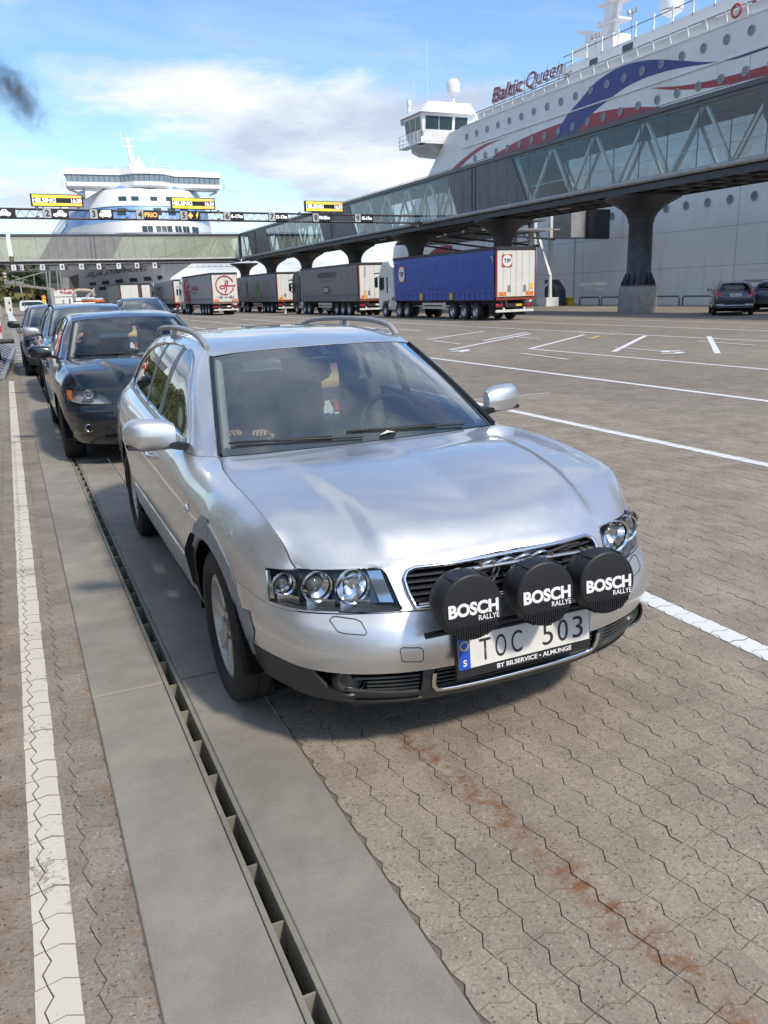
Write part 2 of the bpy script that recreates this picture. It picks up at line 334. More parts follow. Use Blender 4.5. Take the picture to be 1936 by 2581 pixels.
def conc_mat(name, col, stain=0.25):
    m = mat(name, col, 0.75, bump=(180, 0.12)); nt = m.node_tree; b = nt.nodes['Principled BSDF']
    pos = N(nt, 'ShaderNodeNewGeometry').outputs['Position']
    a = N(nt, 'ShaderNodeTexNoise', inp={'Scale': 3.0, 'Detail': 9.0, 'Roughness': 0.68}); L(nt, pos, a.inputs['Vector'])
    c = N(nt, 'ShaderNodeTexNoise', inp={'Scale': 240.0, 'Detail': 2.0}); L(nt, pos, c.inputs['Vector'])
    d = N(nt, 'ShaderNodeTexVoronoi', inp={'Scale': 9.0}); L(nt, pos, d.inputs['Vector'])
    spot = M(nt, 'MULTIPLY', M(nt, 'LESS_THAN', d.outputs['Distance'], 0.035), -0.35)
    big = N(nt, 'ShaderNodeTexNoise', inp={'Scale': 0.9, 'Detail': 6.0, 'Roughness': 0.6, 'Distortion': 0.6}); L(nt, pos, big.inputs['Vector'])
    k0 = N(nt, 'ShaderNodeMapRange', inp={1: 0.35, 2: 0.62, 3: 0.80, 4: 1.08}); L(nt, big.outputs[0], k0.inputs[0])
    k1 = N(nt, 'ShaderNodeMapRange', inp={1: 0.3, 2: 0.7, 3: 1-stain, 4: 1+stain*0.6}); L(nt, a.outputs[0], k1.inputs[0])
    k2 = N(nt, 'ShaderNodeMapRange', inp={1: 0.3, 2: 0.7, 3: 0.88, 4: 1.1}); L(nt, c.outputs[0], k2.inputs[0])
    x = N(nt, 'ShaderNodeMix', data_type='RGBA', blend_type='MULTIPLY'); x.inputs[0].default_value = 1; x.inputs[6].default_value = (*col, 1)
    L(nt, M(nt, 'ADD', M(nt, 'MULTIPLY', k0.outputs[0], M(nt, 'MULTIPLY', k1.outputs[0], k2.outputs[0])), spot), x.inputs[7]); L(nt, x.outputs[2], b.inputs['Base Color'])
    return m
CONC = conc_mat('slab_concrete', (0.285, 0.260, 0.218))
CHAN = conc_mat('channel_galvanised', (0.25, 0.235, 0.185), 0.3)
def paint_mat(name, col, wear):
    m = mat(name, col, 0.6); nt = m.node_tree; b = nt.nodes['Principled BSDF']
    pos = N(nt, 'ShaderNodeNewGeometry').outputs['Position']
    a = N(nt, 'ShaderNodeTexNoise', inp={'Scale': 55.0, 'Detail': 8.0, 'Roughness': 0.75}); L(nt, pos, a.inputs['Vector'])
    d = N(nt, 'ShaderNodeTexNoise', inp={'Scale': 3.0, 'Detail': 4.0}); L(nt, pos, d.inputs['Vector'])
    s = M(nt, 'ADD', M(nt, 'MULTIPLY', a.outputs[0], 0.7), M(nt, 'MULTIPLY', d.outputs[0], 0.5))
    k = N(nt, 'ShaderNodeMapRange', inp={1: wear, 2: wear+0.06, 3: 0.0, 4: 0.85}); L(nt, s, k.inputs[0])
    x = N(nt, 'ShaderNodeMix', data_type='RGBA'); L(nt, k.outputs[0], x.inputs[0]); x.inputs[6].default_value = (*col, 1); x.inputs[7].default_value = (0.27, 0.23, 0.19, 1)
    L(nt, x.outputs[2], b.inputs['Base Color'])
    bp = N(nt, 'ShaderNodeBump', inp={'Strength': 0.3, 'Distance': 0.003}); L(nt, a.outputs[0], bp.inputs['Height']); L(nt, bp.outputs[0], b.inputs['Normal'])
    return m
LINE_OLD = paint_mat('road_paint_worn', (0.62, 0.57, 0.47), 0.66)
LINE_NEW = paint_mat('road_paint_fresh', (0.74, 0.74, 0.73), 0.78)
LINE_YEL = paint_mat('road_paint_yellow', (0.62, 0.46, 0.12), 0.66)

def quad(mb, x0, y0, x1, y1, z): mb.add([(x0, y0, z), (x1, y0, z), (x1, y1, z), (x0, y1, z)], [(0, 1, 2, 3)])
XR, YR = 7.5, 10.5         # built stones reach this far; the ground sheet takes over behind
g = MB()
quad(g, XR, -60, 43.5, 400, -0.001); quad(g, 0.758, YR, XR, 400, -0.001); quad(g, 0.758, -60, XR, -0.8, -0.001)
quad(g, -400, -60, -1.5, 400, -0.001); quad(g, -1.5, YR, 0.106, 400, -0.001); quad(g, -1.5, -60, 0.106, -0.8, -0.001)
struct(g.build('ground', PAVF))
bd = MB(); quad(bd, 0.758, -0.8, XR, YR, -0.0062); quad(bd, -1.5, -0.8, 0.106, YR, -0.0062)
struct(bd.build('paving_bed', SAND))
# --- the stones: one S-edged square, laid in rows
SE = [(0.0, 0.0), (0.32, -0.009), (0.66, 0.0125)]      # offset along the edge
ZE = [(0.0, 0.0), (0.30, 0.0095), (0.66, -0.010)]
def stone_poly(gap=0.0022):
    pts = []
    pts += [(t*PX, o) for t, o in ZE]
    pts += [(PX+o, t*PY) for t, o in SE]
    pts += [((1-t)*PX, PY+{0.0: 0.0, 0.30: -0.010, 0.66: 0.0095}[t]) for t in (0.0, 0.30, 0.66)]
    # top and left edges use the same curves as the neighbours
    top = [(PX, PY)]+[(t*PX, PY+o) for t, o in reversed(ZE[1:])]
    left = [(0, PY)]+[(o, t*PY) for t, o in reversed(SE[1:])]
    pts = [(t*PX, o) for t, o in ZE]+[(PX+o, t*PY) for t, o in SE]+top+left
    cx, cy = PX/2, PY/2; out = []
    for x, y in pts:
        k = 1-gap/math.hypot(x-cx, y-cy); out.append((cx+(x-cx)*k, cy+(y-cy)*k))
    return out
SP = stone_poly(); SPB = stone_poly(0.0004)
def clip(poly, x0=None, x1=None, y0=None, y1=None):
    def half(p, f):
        out = []
        for i in range(len(p)):
            a, b = p[i], p[(i+1) % len(p)]; fa, fb = f(a), f(b)
            if fa >= 0: out.append(a)
            if (fa > 0 and fb < 0) or (fa < 0 and fb > 0):
                t = fa/(fa-fb); out.append((a[0]+(b[0]-a[0])*t, a[1]+(b[1]-a[1])*t))
        return out
    for f in ((x0, lambda p: p[0]-x0), (x1, lambda p: x1-p[0]), (y0, lambda p: p[1]-y0), (y1, lambda p: y1-p[1])):
        if f[0] is not None and poly: poly = half(poly, f[1])
    return poly
def project(p):
    d = Vector(p)-Vector((0, 0, 1.591)); z = d.dot(F_)
    return (968+2047.4*d.dot(R_)/z, 1290.5-2047.4*d.dot(U_)/z, z) if z > 0.05 else None
def stone_vf(poly, polyb, zt):
    n = len(poly); vs = [(x, y, zt) for x, y in poly]+[(x, y, zt-0.009) for x, y in polyb]
    return vs, [tuple(range(n))]+[(i, n+i, n+(i+1) % n, (i+1) % n) for i in range(n)]
rng = random.Random(3)
pave_r = bpy.data.objects.new('paved_apron', None); COL.objects.link(pave_r); struct(pave_r)
pave_l = bpy.data.objects.new('paved_kerb_strip', None); COL.objects.link(pave_l); struct(pave_l)
proto = MB(); vs, fs = stone_vf([(x-PX/2, y-PY/2) for x, y in SP], [(x-PX/2, y-PY/2) for x, y in SPB], 0.0); proto.add(vs, fs)
stone_me = proto.mesh('paver'); stone_me.materials.append(PAV)
stone_ml = stone_me.copy(); stone_ml.materials[0] = PAVL
lines = {'left': (-0.158, -0.057), 'mid': (2.79, 2.91), 'far': (5.905, 6.035)}
paint_polys = {k: [] for k in lines}
cells = []
for side, (ox, oy, xa, xb) in {'r': (1.1205, 1.647, 0.7625, XR), 'l': (-0.130, 2.9938, -1.5, 0.103)}.items():
    i0, i1 = math.floor((xa-ox)/PX)-1, math.ceil((xb-ox)/PX)+1; j0, j1 = math.floor((-0.8-oy)/PY), math.ceil((YR-oy)/PY)
    for i in range(i0, i1):
        for j in range(j0, j1):
            x, y = ox+i*PX, oy+j*PY
            if x+PX*1.1 < xa or x-0.013 > xb or y < -0.8 or y+PY > YR: continue
            pr = project((x+PX/2, y+PY/2, 0))
            if pr is None or not (-120 < pr[0] < 2060 and 600 < pr[1] < 2760): continue
            cut = x-0.013 < xa or x+PX+0.013 > xb
            cells.append((pr[2], side, x, y, cut, xa, xb, pr))
cells.sort(key=lambda c: c[0])
rest = {'r': MB(), 'l': MB()}; made = 0
def under_car(x, y): return 0.65 < x < 2.25 and 2.25 < y < 6.6
for dep, side, x, y, cut, xa, xb, pr in cells:
    dz = rng.uniform(-0.0022, 0.0); tx, ty = rng.uniform(-0.008, 0.008), rng.uniform(-0.008, 0.008)
    top = [(px+x, py+y) for px, py in SP]; bot = [(px+x, py+y) for px, py in SPB]
    if cut: top = clip(top, xa, xb); bot = clip(bot, xa-0.001, xb+0.001)
    if len(top) < 3: continue
    if not cut and made < 300 and not under_car(x, y) and 0 < pr[0] < 1936 and pr[1] < 2581:
        o = bpy.data.objects.new('paver', stone_me if side == 'r' else stone_ml); COL.objects.link(o); o.parent = pave_r if side == 'r' else pave_l
        o.location = (x+PX/2, y+PY/2, dz); o.rotation_euler = (tx, ty, 0); made += 1
    elif len(top) == len(bot):
        vs, fs = stone_vf(top, bot, 0.0)
        vs = [(a, b, c+dz+(a-x-PX/2)*-ty+(b-y-PY/2)*tx) for a, b, c in vs]; rest[side].add(vs, fs)
    for k, (la, lb) in lines.items():
        if x+PX+0.02 > la and x-0.02 < lb and (side == 'l') == (k == 'left'):
            p = clip([(px+x, py+y) for px, py in SP], la+rng.uniform(-0.002, 0.002), lb+rng.uniform(-0.002, 0.002))
            if len(p) > 2: paint_polys[k].append([(a, b, dz+0.0022+(a-x-PX/2)*-ty+(b-y-PY/2)*tx) for a, b in p])
stuff(rest['r'].build('paver_field', PAV, pave_r)); stuff(rest['l'].build('paver_field', PAVL, pave_l))
for k, nm in (('left', LINE_OLD), ('mid', LINE_NEW), ('far', LINE_NEW)):
    mb = MB()
    for p in paint_polys[k]: mb.add(p, [tuple(range(len(p)))])
    la, lb = lines[k]
    ye = 19.0 if k == 'left' else 60.0
    if YR < ye: quad(mb, la, YR, lb, ye, 0.004)
    if k == 'far': quad(mb, la, 2.0, lb, 2.05, 0.004)
    struct(mb.build('lane_line', nm))
def ln(name, a, b, wd, m, z=0.004):
    mb = MB(); d = Vector((b[0]-a[0], b[1]-a[1], 0)).normalized(); s = Vector((-d.y, d.x, 0))*wd/2
    A, B = Vector((a[0], a[1], z)), Vector((b[0], b[1], z)); mb.add([A-s, B-s, B+s, A+s], [(0, 1, 2, 3)]); return struct(mb.build(name, m))
ln('lane_line', (9.2, -5), (9.2, 46), 0.13, LINE_NEW)
for x, y0, y1 in ((12.5, 9.0, 18.3), (18.3, 6, 31), (22.0, 4, 70), (25.6, 2, 80), (15.2, 30, 90), (12.2, 30, 90), (18.4, 31.5, 90)):
    ln('lane_line', (x, y0), (x, y1), 0.12, LINE_NEW)
for i, (a, b) in enumerate([((12.4, 18.3), (17.3, 22.3)), ((13.3, 16.0), (18.1, 20.3)), ((14.5, 13.9), (18.9, 18.5)), ((10.8, 19.7), (16.6, 24.4)), ((13.5, 22.4), (17.0, 25.2)), ((12.6, 24.5), (16.5, 27.4)), ((15.6, 11.8), (20.2, 16.2))]):
    ln('bay_line', a, b, 0.14, LINE_NEW, 0.008)
for i in range(0, 16, 3):
    x = 11.2+(i % 8)*0.95; y = 13.0+(i//8)*6.5+(i % 3)*1.7; ln('bay_dash', (x, y+2), (x+0.25, y+4.2), 0.09, LINE_NEW, 0.0105)
for a in ((16.0, 20.3),): ln('bay_dash', a, (a[0]+1.1, a[1]+1.0), 0.16, LINE_YEL, 0.013)
for k in range(8): ln('cross_line', (-0.3, 23.5+k*2.5), (2.3, 23.7+k*2.5), 0.2, LINE_NEW, 0.0125)
for s_, p in (('4', (10.3, 18.9)), ('5', (13.6, 14.7))):
    struct(text('bay_number', s_, LINE_NEW, None, (p[0], p[1], 0.009), (0.80, -0.6, 0), (0.6, 0.80, 0), 0.9, width=0.55, bold=0.03))
# --- concrete slabs either side of the slot drain
for x0, x1 in ((0.106, 0.3995), (0.4695, 0.758)):
    for k in range(-1, 30):
        mb = MB(); y0, y1 = 3.30-2.75+k*2.75, 3.30+k*2.75
        if k > 6: y1 = y0+2.75
        mb.box(((x0+x1)/2, (y0+y1)/2+2.75-2.75, -0.06), (x1-x0-0.002, 2.738, 0.12+0.0)); o = mb.build('drain_slab', CONC, None, bevel=0.006 if k < 5 else 0)
        o.location.z = 0.0005+rng.uniform(-0.0015, 0.001); struct(o)
dr = thing('slot_drain', 'long narrow slot drain channel running between the concrete slabs', 'drain', (0, 0, 0))
for xa, xb in ((0.4, 0.4165), (0.4525, 0.469)):
    mb = MB(); mb.box(((xa+xb)/2, 37, -0.06), (xb-xa, 80, 0.125)); mb.build('rail', CHAN, dr, bevel=0.003)
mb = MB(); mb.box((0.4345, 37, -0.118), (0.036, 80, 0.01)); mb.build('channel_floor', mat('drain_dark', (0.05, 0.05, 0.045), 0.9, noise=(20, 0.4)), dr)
wb = MB(); wb.box((0, 0, -0.062), (0.037, 0.007, 0.105)); wo_ = wb.build('web', CHAN, dr); wo_.location = (0.4345, 2.5222-0.2525*6, 0)
for k in range(1, 56): dup(wo_, parent=dr, loc=(0.4345, 2.5222-0.2525*6+k*0.2525, rng.uniform(-0.004, 0.004)))
# --- quay edge and water beyond
q = MB(); q.box((44.0, 150, -0.6), (1.0, 420, 1.192)); struct(q.build('quay_edge', mat('quay_concrete', (0.32, 0.30, 0.27), 0.8, noise=(3, 0.25))))
WATER = mat('sea_water', (0.03, 0.05, 0.06), 0.08, bump=(0.9, 0.4))
wt = MB(); quad(wt, 44.5, -400, 3000, 3000, -1.8); quad(wt, -3000, 400, 44.5, 3000, -1.8); struct(wt.build('water', WATER))
# ------------------------------------------------------------------ materials of the structures
DARKCLAD = mat('cladding_dark', (0.11, 0.11, 0.115), 0.45, 0.3, noise=(1.2, 0.2))
GREYCLAD = mat('cladding_grey', (0.25, 0.245, 0.235), 0.5, 0.2, noise=(1.2, 0.15))
STEELD = mat('steel_dark', (0.062, 0.064, 0.07), 0.5, 0.2, noise=(2, 0.3))
STEELM = mat('steel_mid', (0.15, 0.155, 0.16), 0.5, 0.3, noise=(2, 0.25))
STRUT = mat('strut_pale', (0.74, 0.77, 0.72), 0.5, noise=(3, 0.15))
EDGE = mat('edge_beam', (0.36, 0.35, 0.34), 0.45, 0.2, noise=(2, 0.2))
CEIL = mat('walkway_ceiling', (0.17, 0.18, 0.18), 0.7, noise=(1.5, 0.4))
FLOORM = mat('walkway_floor', (0.14, 0.15, 0.14), 0.6)
BGLASS = glass('walkway_glass', (0.83, 0.875, 0.885), 0.9, 1.5)
MULL = mat('mullion', (0.10, 0.12, 0.12), 0.4, 0.3)
CONCR = mat('pier_concrete', (0.36, 0.34, 0.30), 0.85, noise=(3, 0.25), bump=(25, 0.25))
SHIPW = mat('ship_white', (0.80, 0.80, 0.80), 0.35, noise=(0.35, 0.05))
SHIPW2 = mat('ship_white_plate', (0.80, 0.79, 0.77), 0.38, noise=(0.25, 0.06), bump=(0.8, 0.10))
def streaks(m, col, amt):
    nt = m.node_tree; b = nt.nodes['Principled BSDF']; src = b.inputs['Base Color'].links[0].from_socket
    t = N(nt, 'ShaderNodeTexCoord'); mp = N(nt, 'ShaderNodeMapping'); mp.inputs['Scale'].default_value = (1.2, 1.2, 0.10); L(nt, t.outputs['Object'], mp.inputs[0])
    n = N(nt, 'ShaderNodeTexNoise', inp={'Scale': 1.6, 'Detail': 7.0, 'Roughness': 0.7}); L(nt, mp.outputs[0], n.inputs['Vector'])
    k = N(nt, 'ShaderNodeMapRange', inp={1: 0.56, 2: 0.80, 3: 0.0, 4: amt}); L(nt, n.outputs[0], k.inputs[0])
    x = N(nt, 'ShaderNodeMix', data_type='RGBA'); L(nt, k.outputs[0], x.inputs[0]); L(nt, src, x.inputs[6]); x.inputs[7].default_value = (*col, 1); L(nt, x.outputs[2], b.inputs['Base Color'])
streaks(SHIPW2, (0.42, 0.37, 0.30), 0.55)
SHIPBLUE = mat('ship_blue', (0.03, 0.055, 0.22), 0.4)
SHIPRED = mat('ship_red', (0.36, 0.035, 0.05), 0.4)
SBLUE = mat('ship_sky_blue', (0.20, 0.36, 0.62), 0.4, noise=(0.3, 0.08))
PORT = mat('porthole_glass', (0.20, 0.23, 0.27), 0.15, 0.0)
WINGLASS = mat('bridge_window', (0.03, 0.06, 0.07), 0.05)
RIM = mat('porthole_rim', (0.36, 0.37, 0.40), 0.4)
WHITE = mat('white_metal', (0.75, 0.75, 0.74), 0.4, noise=(1, 0.08))
BLACK = mat('black_plastic', (0.018, 0.018, 0.02), 0.5)
LETRED = mat('letter_red', (0.30, 0.03, 0.045), 0.4)
ex, ey, ez = Vector((1, 0, 0)), Vector((0, 1, 0)), Vector((0, 0, 1))

# ------------------------------------------------------------------ covered footbridge
def clip_line(poly, a, b):
    """keep the part of a 2D polygon left of the directed line a->b"""
    f = lambda p: (b[0]-a[0])*(p[1]-a[1])-(b[1]-a[1])*(p[0]-a[0]); out = []
    for i in range(len(poly)):
        p, q = poly[i], poly[(i+1) % len(poly)]; fp, fq = f(p), f(q)
        if fp >= 0: out.append(p)
        if (fp > 0 and fq < 0) or (fp < 0 and fq > 0): t = fp/(fp-fq); out.append((p[0]+(q[0]-p[0])*t, p[1]+(q[1]-p[1])*t))
    return out
ZB, ZT = 6.74, 9.40
def walkway(root, o, d, n, width, y0, y1, joints, phase, clad, glassm, lamp=True):
    """o: point on the near face at z=0, d: along, n: outward normal of the near face"""
    o, d, n = Vector(o), Vector(d), Vector(n)
    P = lambda s, z, off=0.0: o+d*s+n*off+ez*z
    Ls = y1-y0; mid = (y0+y1)/2
    ang = math.atan2(d.y, d.x)
    def slab(name, off, z, w_, h_, m, s0=y0, s1=y1): mb = MB(); mb.box(P((s0+s1)/2, z, off), (s1-s0, w_, h_), rz=ang); return mb.build(name, m, root)
    slab('roof', -width/2, 9.66, width+0.25, 0.22, DARKCLAD); slab('fascia', -0.02, 9.48, 0.10, 0.14, STEELM); slab('fascia', -width+0.02, 9.48, 0.10, 0.14, STEELM)
    slab('ceiling', -width/2, 9.36, width-0.4, 0.06, CEIL); slab('floor', -width/2, 6.60, width-0.3, 0.16, FLOORM)
    slab('underside', -width/2, 6.40, width-0.5, 0.1, STEELD)
    for off in (0.06, -width-0.06):
        mb = MB(); mb.tube([P(y0, 6.60, off), P(y1, 6.60, off)], 0.14, 10); mb.build('edge_beam', EDGE, root, 40)
    mb = MB()
    for off in (-0.1, -width*0.3, -width*0.7, -width+0.1): mb.box(P(mid, 6.28, off), (Ls, 0.14, 0.3), rz=ang)
    mb.build('girder', STEELD, root)
    k = 0; s = y0+0.6
    first = None
    while s < y1:
        if first is None:
            mb = MB(); mb.box((0, 0, 0), (0.12, width-0.4, 0.16), rz=ang); first = mb.build('cross_beam', STEELM, root); first.location = P(s, 6.25, -width/2)
        else: dup(first, parent=root, loc=P(s, 6.25, -width/2))
        s += 1.31
    for off in (-0.15, -width+0.15):
        mb = MB(); mb.tube([P(y0, 9.92, off), P(y1, 9.92, off)], 0.02, 5); s = y0
        while s < y1: mb.tube([P(s, 9.7, off), P(s, 9.92, off)], 0.015, 5); s += 2.6
        mb.build('roof_rail', STEELM, root)
    # opaque joints and glazed bays
    edges = [y0-3]
    J = [(j-4.72, j-6.47, j+3.76, j+2.27) for j in joints]
    def strips(a_top, a_bot, b_top, b_bot):
        lo, hi = min(a_top, a_bot), max(b_top, b_bot); return lo, hi
    for jt, (at, ab, bt, bb) in zip(joints, J):
        lo, hi = min(at, ab), max(bt, bb); kk = max(1, int((hi-lo)/1.05))
        for off in (0.04, -width-0.04):
            for i in range(kk):
                s0, s1 = lo+(hi-lo)*i/kk, lo+(hi-lo)*(i+1)/kk-0.025
                poly = [(s0, ZB-0.04), (s1, ZB-0.04), (s1, ZT+0.04), (s0, ZT+0.04)]
                poly = clip_line(poly, (at, ZT+0.04), (ab, ZB-0.04)); poly = clip_line(poly, (bb, ZB-0.04), (bt, ZT+0.04)) if poly else poly
                poly = [(min(max(a, y0), y1), b) for a, b in poly]
                if len(poly) > 2 and max(a for a, _ in poly)-min(a for a, _ in poly) > 0.02:
                    mb = MB(); mb.prism(poly, P(0, 0, off), d, ez, n, -0.03, 0.03); mb.build('cladding_panel', clad, root)
            if y0 < jt < y1:
                for ds in (-0.22, 0.22):
                    mb = MB(); mb.box(P(jt+ds, (ZB+ZT)/2-0.1, off), (0.10, 0.16, 3.0), rz=ang); mb.build('joint_post', STEELM, root)
    ends = [(y0-9, y0-9)]+[(x[0], x[1]) for x in J]; starts = [(y0-9, y0-9)]+[(x[2], x[3]) for x in J]; ends = ends[1:]+[(y1+9, y1+9)]
    for (st, sb), (et, eb) in zip(starts, ends):
        lo, hi = max(min(st, sb), y0), min(max(et, eb), y1)
        if hi-lo < 0.5: continue
        g0 = math.floor((lo-phase)/1.965)
        for off, far in ((0.03, False), (-width-0.03, True)):
            i = g0
            while phase+i*1.965 < hi:
                s0, s1 = max(phase+i*1.965, y0), min(phase+(i+1)*1.965, y1); i += 1
                if s1-s0 < 0.05: continue
                poly = [(s0+0.012, ZB), (s1-0.012, ZB), (s1-0.012, ZT), (s0+0.012, ZT)]
                poly = clip_line(poly, (st, ZT), (sb, ZB)) if sb > y0-8 else poly
                if poly and eb < y1+8: poly = clip_line(poly, (eb, ZB), (et, ZT))
                if len(poly) > 2:
                    mb = MB(); mb.prism(poly, P(0, 0, off), d, ez, n, -0.008, 0.008); mb.build('glass_pane', glassm, root)
                if lo < s0 < hi and not far:
                    mb = MB(); mb.box(P(s0, (ZB+ZT)/2, off-0.04), (0.02, 0.05, ZT-ZB), rz=ang); mb.build('mullion', MULL, root)
            if not far:
                for zz_ in (7.55,):
                    mb = MB(); mb.tube([P(max(lo, sb, y0), zz_, -0.25), P(min(hi, eb, y1), zz_, -0.25)], 0.025, 6); mb.build('handrail', STRUT, root)
        for off in (-0.28, -width+0.28):
            i = math.floor((lo-phase)/3.93)-1
            while phase+i*3.93 < hi+4:
                b0 = phase+i*3.93; t0 = b0+1.90; b1 = b0+3.93; i += 1
                for (sa, za), (sc, zc) in (((b0+0.12, ZB), (t0-0.1, ZT)), ((t0+0.14, ZT), (b1-0.1, ZB))):
                    if min(sa, sc) < lo-1.8 or max(sa, sc) > hi+1.8 or min(sa, sc) < y0 or max(sa, sc) > y1: continue
                    mb = MB(); mb.bar(P(sa, za, off), P(sc, zc, off), 0.13, 0.15, up=n); mb.build('truss_strut', STRUT, root)
fb = thing('footbridge', 'long glazed passenger footbridge on mushroom pillars running beside the white ferry', 'footbridge')
walkway(fb, (30.3, 0, 0), (0, 1, 0), (-1, 0, 0), 4.1, 14.0, 114.0, [24.15, 51.55, 79.0, 106.4], 29.24, DARKCLAD, BGLASS)
mb = MB(); mb.bar((33.0, 57, 6.05), (40.0, 55, 5.8), 0.1); mb.build('service_pipe', EDGE, fb)
for k in range(3):
    mb = MB(); mb.box((32.3, 44+27.4*k, 6.2), (0.2, 1.2, 0.1)); mb.build('underside_lamp', WHITE, fb)
fb2 = thing('footbridge', 'glazed footbridge crossing high over the car lanes in front of the distant ship', 'footbridge')
BGLASS2 = glass('walkway_glass_painted_sky', (0.82, 0.86, 0.80), 2.5, 1.5, body=(0.72, 0.72, 0.56), amount=0.32)  # cream diffuse share paints the reflected sky into the glass
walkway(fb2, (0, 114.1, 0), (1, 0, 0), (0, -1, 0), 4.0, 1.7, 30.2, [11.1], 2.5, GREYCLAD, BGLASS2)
fb3 = thing('footbridge', 'end section of the cross footbridge at the left picture edge, past the joint', 'footbridge')
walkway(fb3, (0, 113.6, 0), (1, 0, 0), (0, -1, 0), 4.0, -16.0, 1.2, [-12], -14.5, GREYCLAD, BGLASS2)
mb = MB(); mb.box((30.2, 114, 8.1), (0.3, 0.3, 3.1)); mb.build('corner_post', STEELM, fb2)
def pillar(x, y, label, r=0.66):
    t = thing('bridge_pillar', label, 'pillar', (x, y, 0), 0, 'pillars under the footbridge')
    mb = MB(); mb.lathe([(1.06, 0.0), (1.02, 1.30), (0.98, 1.42)], n=28); mb.build('concrete_base', CONCR, t, 40)
    mb = MB(); mb.lathe([(0.74, 1.42), (0.72, 1.5), (r, 1.55), (r-0.02, 4.75), (r+0.03, 4.8), (r+0.03, 4.86), (r+0.06, 5.0), (0.86, 5.25), (1.1, 5.5), (1.5, 5.75), (1.95, 5.97), (2.05, 6.02), (2.05, 6.13)], n=32); mb.build('shaft', STEELD, t, 50)
    mb = MB(); mb.lathe([(0.98, 1.421), (0.98, 1.50)], n=28); mb.build('base_flange', STEELM, t, 40)
    gm = MB(); gm.prism([(0, 0), (0.30, 0), (0.30, 0.1), (0.06, 0.65), (0, 0.65)], (0, 0, 0), ex, ez, ey, -0.02, 0.02); g0 = gm.build('gusset', STEELD, t)
    for k in range(12):
        a = 2*math.pi*k/12; o = g0 if k == 0 else dup(g0, parent=t); o.location = (math.cos(a)*(r-0.02), math.sin(a)*(r-0.02), 1.5); o.rotation_euler = (0, 0, a)
for y, lb in ((37.1, 'nearest dark steel pillar of the footbridge standing on a round concrete base'),
              (51.1, 'dark mushroom pillar rising behind the rear end of the blue trailer'),
              (64.8, 'dark mushroom pillar rising behind the front half of the blue trailer'),
              (78.4, 'dark mushroom pillar rising behind the middle of the dark grey trailer'),
              (93.1, 'dark mushroom pillar rising above the cab of the dark grey lorry'),
              (107.2, 'dark mushroom pillar above the grey trailer with the green sign'),
              (120.5, 'farthest mushroom pillar of the row, where the two footbridges meet')):
    pillar(32.35, y, lb)
pillar(-1.5, 116.0, 'dark pillar under the cross footbridge at the left edge of the lanes')

# ------------------------------------------------------------------ lane gantries
LED_Y = mat('led_yellow', (0.9, 0.75, 0.05), 0.5, emit=((1.0, 0.85, 0.05), 0.75)); LED_O = mat('led_orange', (0.9, 0.4, 0.1), 0.5, emit=((1.0, 0.45, 0.12), 0.7))
LED_W = mat('led_white', (0.9, 0.9, 0.9), 0.5, emit=((1, 1, 1), 0.75)); PLATE = mat('sign_grey_plate', (0.48, 0.48, 0.47), 0.5); SCREEN = mat('sign_black', (0.02, 0.02, 0.022), 0.4)
INK = mat('sign_ink', (0.03, 0.03, 0.03), 0.5)
GY0, GSL = 56.6, 0.0858
gd = Vector((1, GSL, 0)).normalized(); gn = Vector((GSL, -1, 0)).normalized()
gant = thing('sign_gantry', 'lattice gantry of dark tubes spanning the lanes and carrying the lane signs', 'gantry', (0, GY0, 0), math.atan(GSL))
for z in (6.60, 7.12):
    for y in (0.0, 0.45):
        mb = MB(); mb.tube([(-14, y, z), (30.35, y, z)], 0.045, 8); mb.build('chord', STEELD, gant, 40)
for y in (0.0, 0.45):
    mb = MB(); x = -13.8
    while x < 30.2: mb.bar((x, y, 6.62), (x+0.28, y, 7.10), 0.017); mb.bar((x+0.28, y, 7.10), (x+0.56, y, 6.62), 0.017); x += 0.56
    o = mb.build('lacing', STEELD, gant); stuff(o)
for x in (2.55, 14.0, 20.0, 7.9):
    mb = MB(); mb.cyl((x, -0.08, 6.5), (x, -0.08, 6.72), 0.09, n=10); mb.cyl((x, -0.08, 7.02), (x, -0.08, 7.24), 0.09, n=10); mb.build('coupling', STEELM, gant, 40)
mb = MB(); mb.box((-0.2, 0.2, 3.4), (0.3, 0.3, 6.9)); mb.box((-14, 0.2, 3.4), (0.3, 0.3, 6.9)); mb.bar((29.6, 0.2, 6.3), (30.3, 0.2, 6.6), 0.12)
o = mb.build('wall_bracket', STEELD, gant); o.data.clear_geometry(); mb2 = MB(); mb2.bar((29.3, 0.2, 6.45), (30.25, 0.2, 6.62), 0.14); mb2.cyl((30.0, 0.2, 6.3), (30.0, 0.2, 6.75), 0.12); mb2.build('bracket', EDGE, gant); bpy.data.objects.remove(o)
def gpt(x, off, z): return Vector((0, GY0, 0))+gd*x+gn*off+ez*z
CAR_ICON = [(0, .18), (.02, .42), (.10, .5), (.28, .56), (.40, .86), (.46, .92), (.70, .92), (.80, .62), (.95, .55), (1, .45), (.99, .2), (.90, .16), (.86, .06), (.76, .06), (.72, .16), (.30, .16), (.26, .06), (.16, .06), (.12, .16)]
VAN_ICON = [(0, .15), (0, .5), (.08, .6), (.14, .82), (.2, .95), (.98, 1), (1, .2), (.9, .16), (.85, .02), (.74, .02), (.70, .15), (.34, .15), (.30, .02), (.2, .02), (.14, .15)]
signs = [(-0.25, 1.30, '1', 'car'), (2.85, 4.35, '2', 'car'), (5.6, 7.05, '3', 'van'), (8.48, 9.92, '4', 'PRIO'), (11.35, 12.72, '5', 'haz'), (14.33, 15.77, '6', '6-17m'), (17.6, 19.05, '7', '15-17m'), (20.95, 22.37, '8', '18-25m'), (24.35, 25.9, '9', '15-17m')]
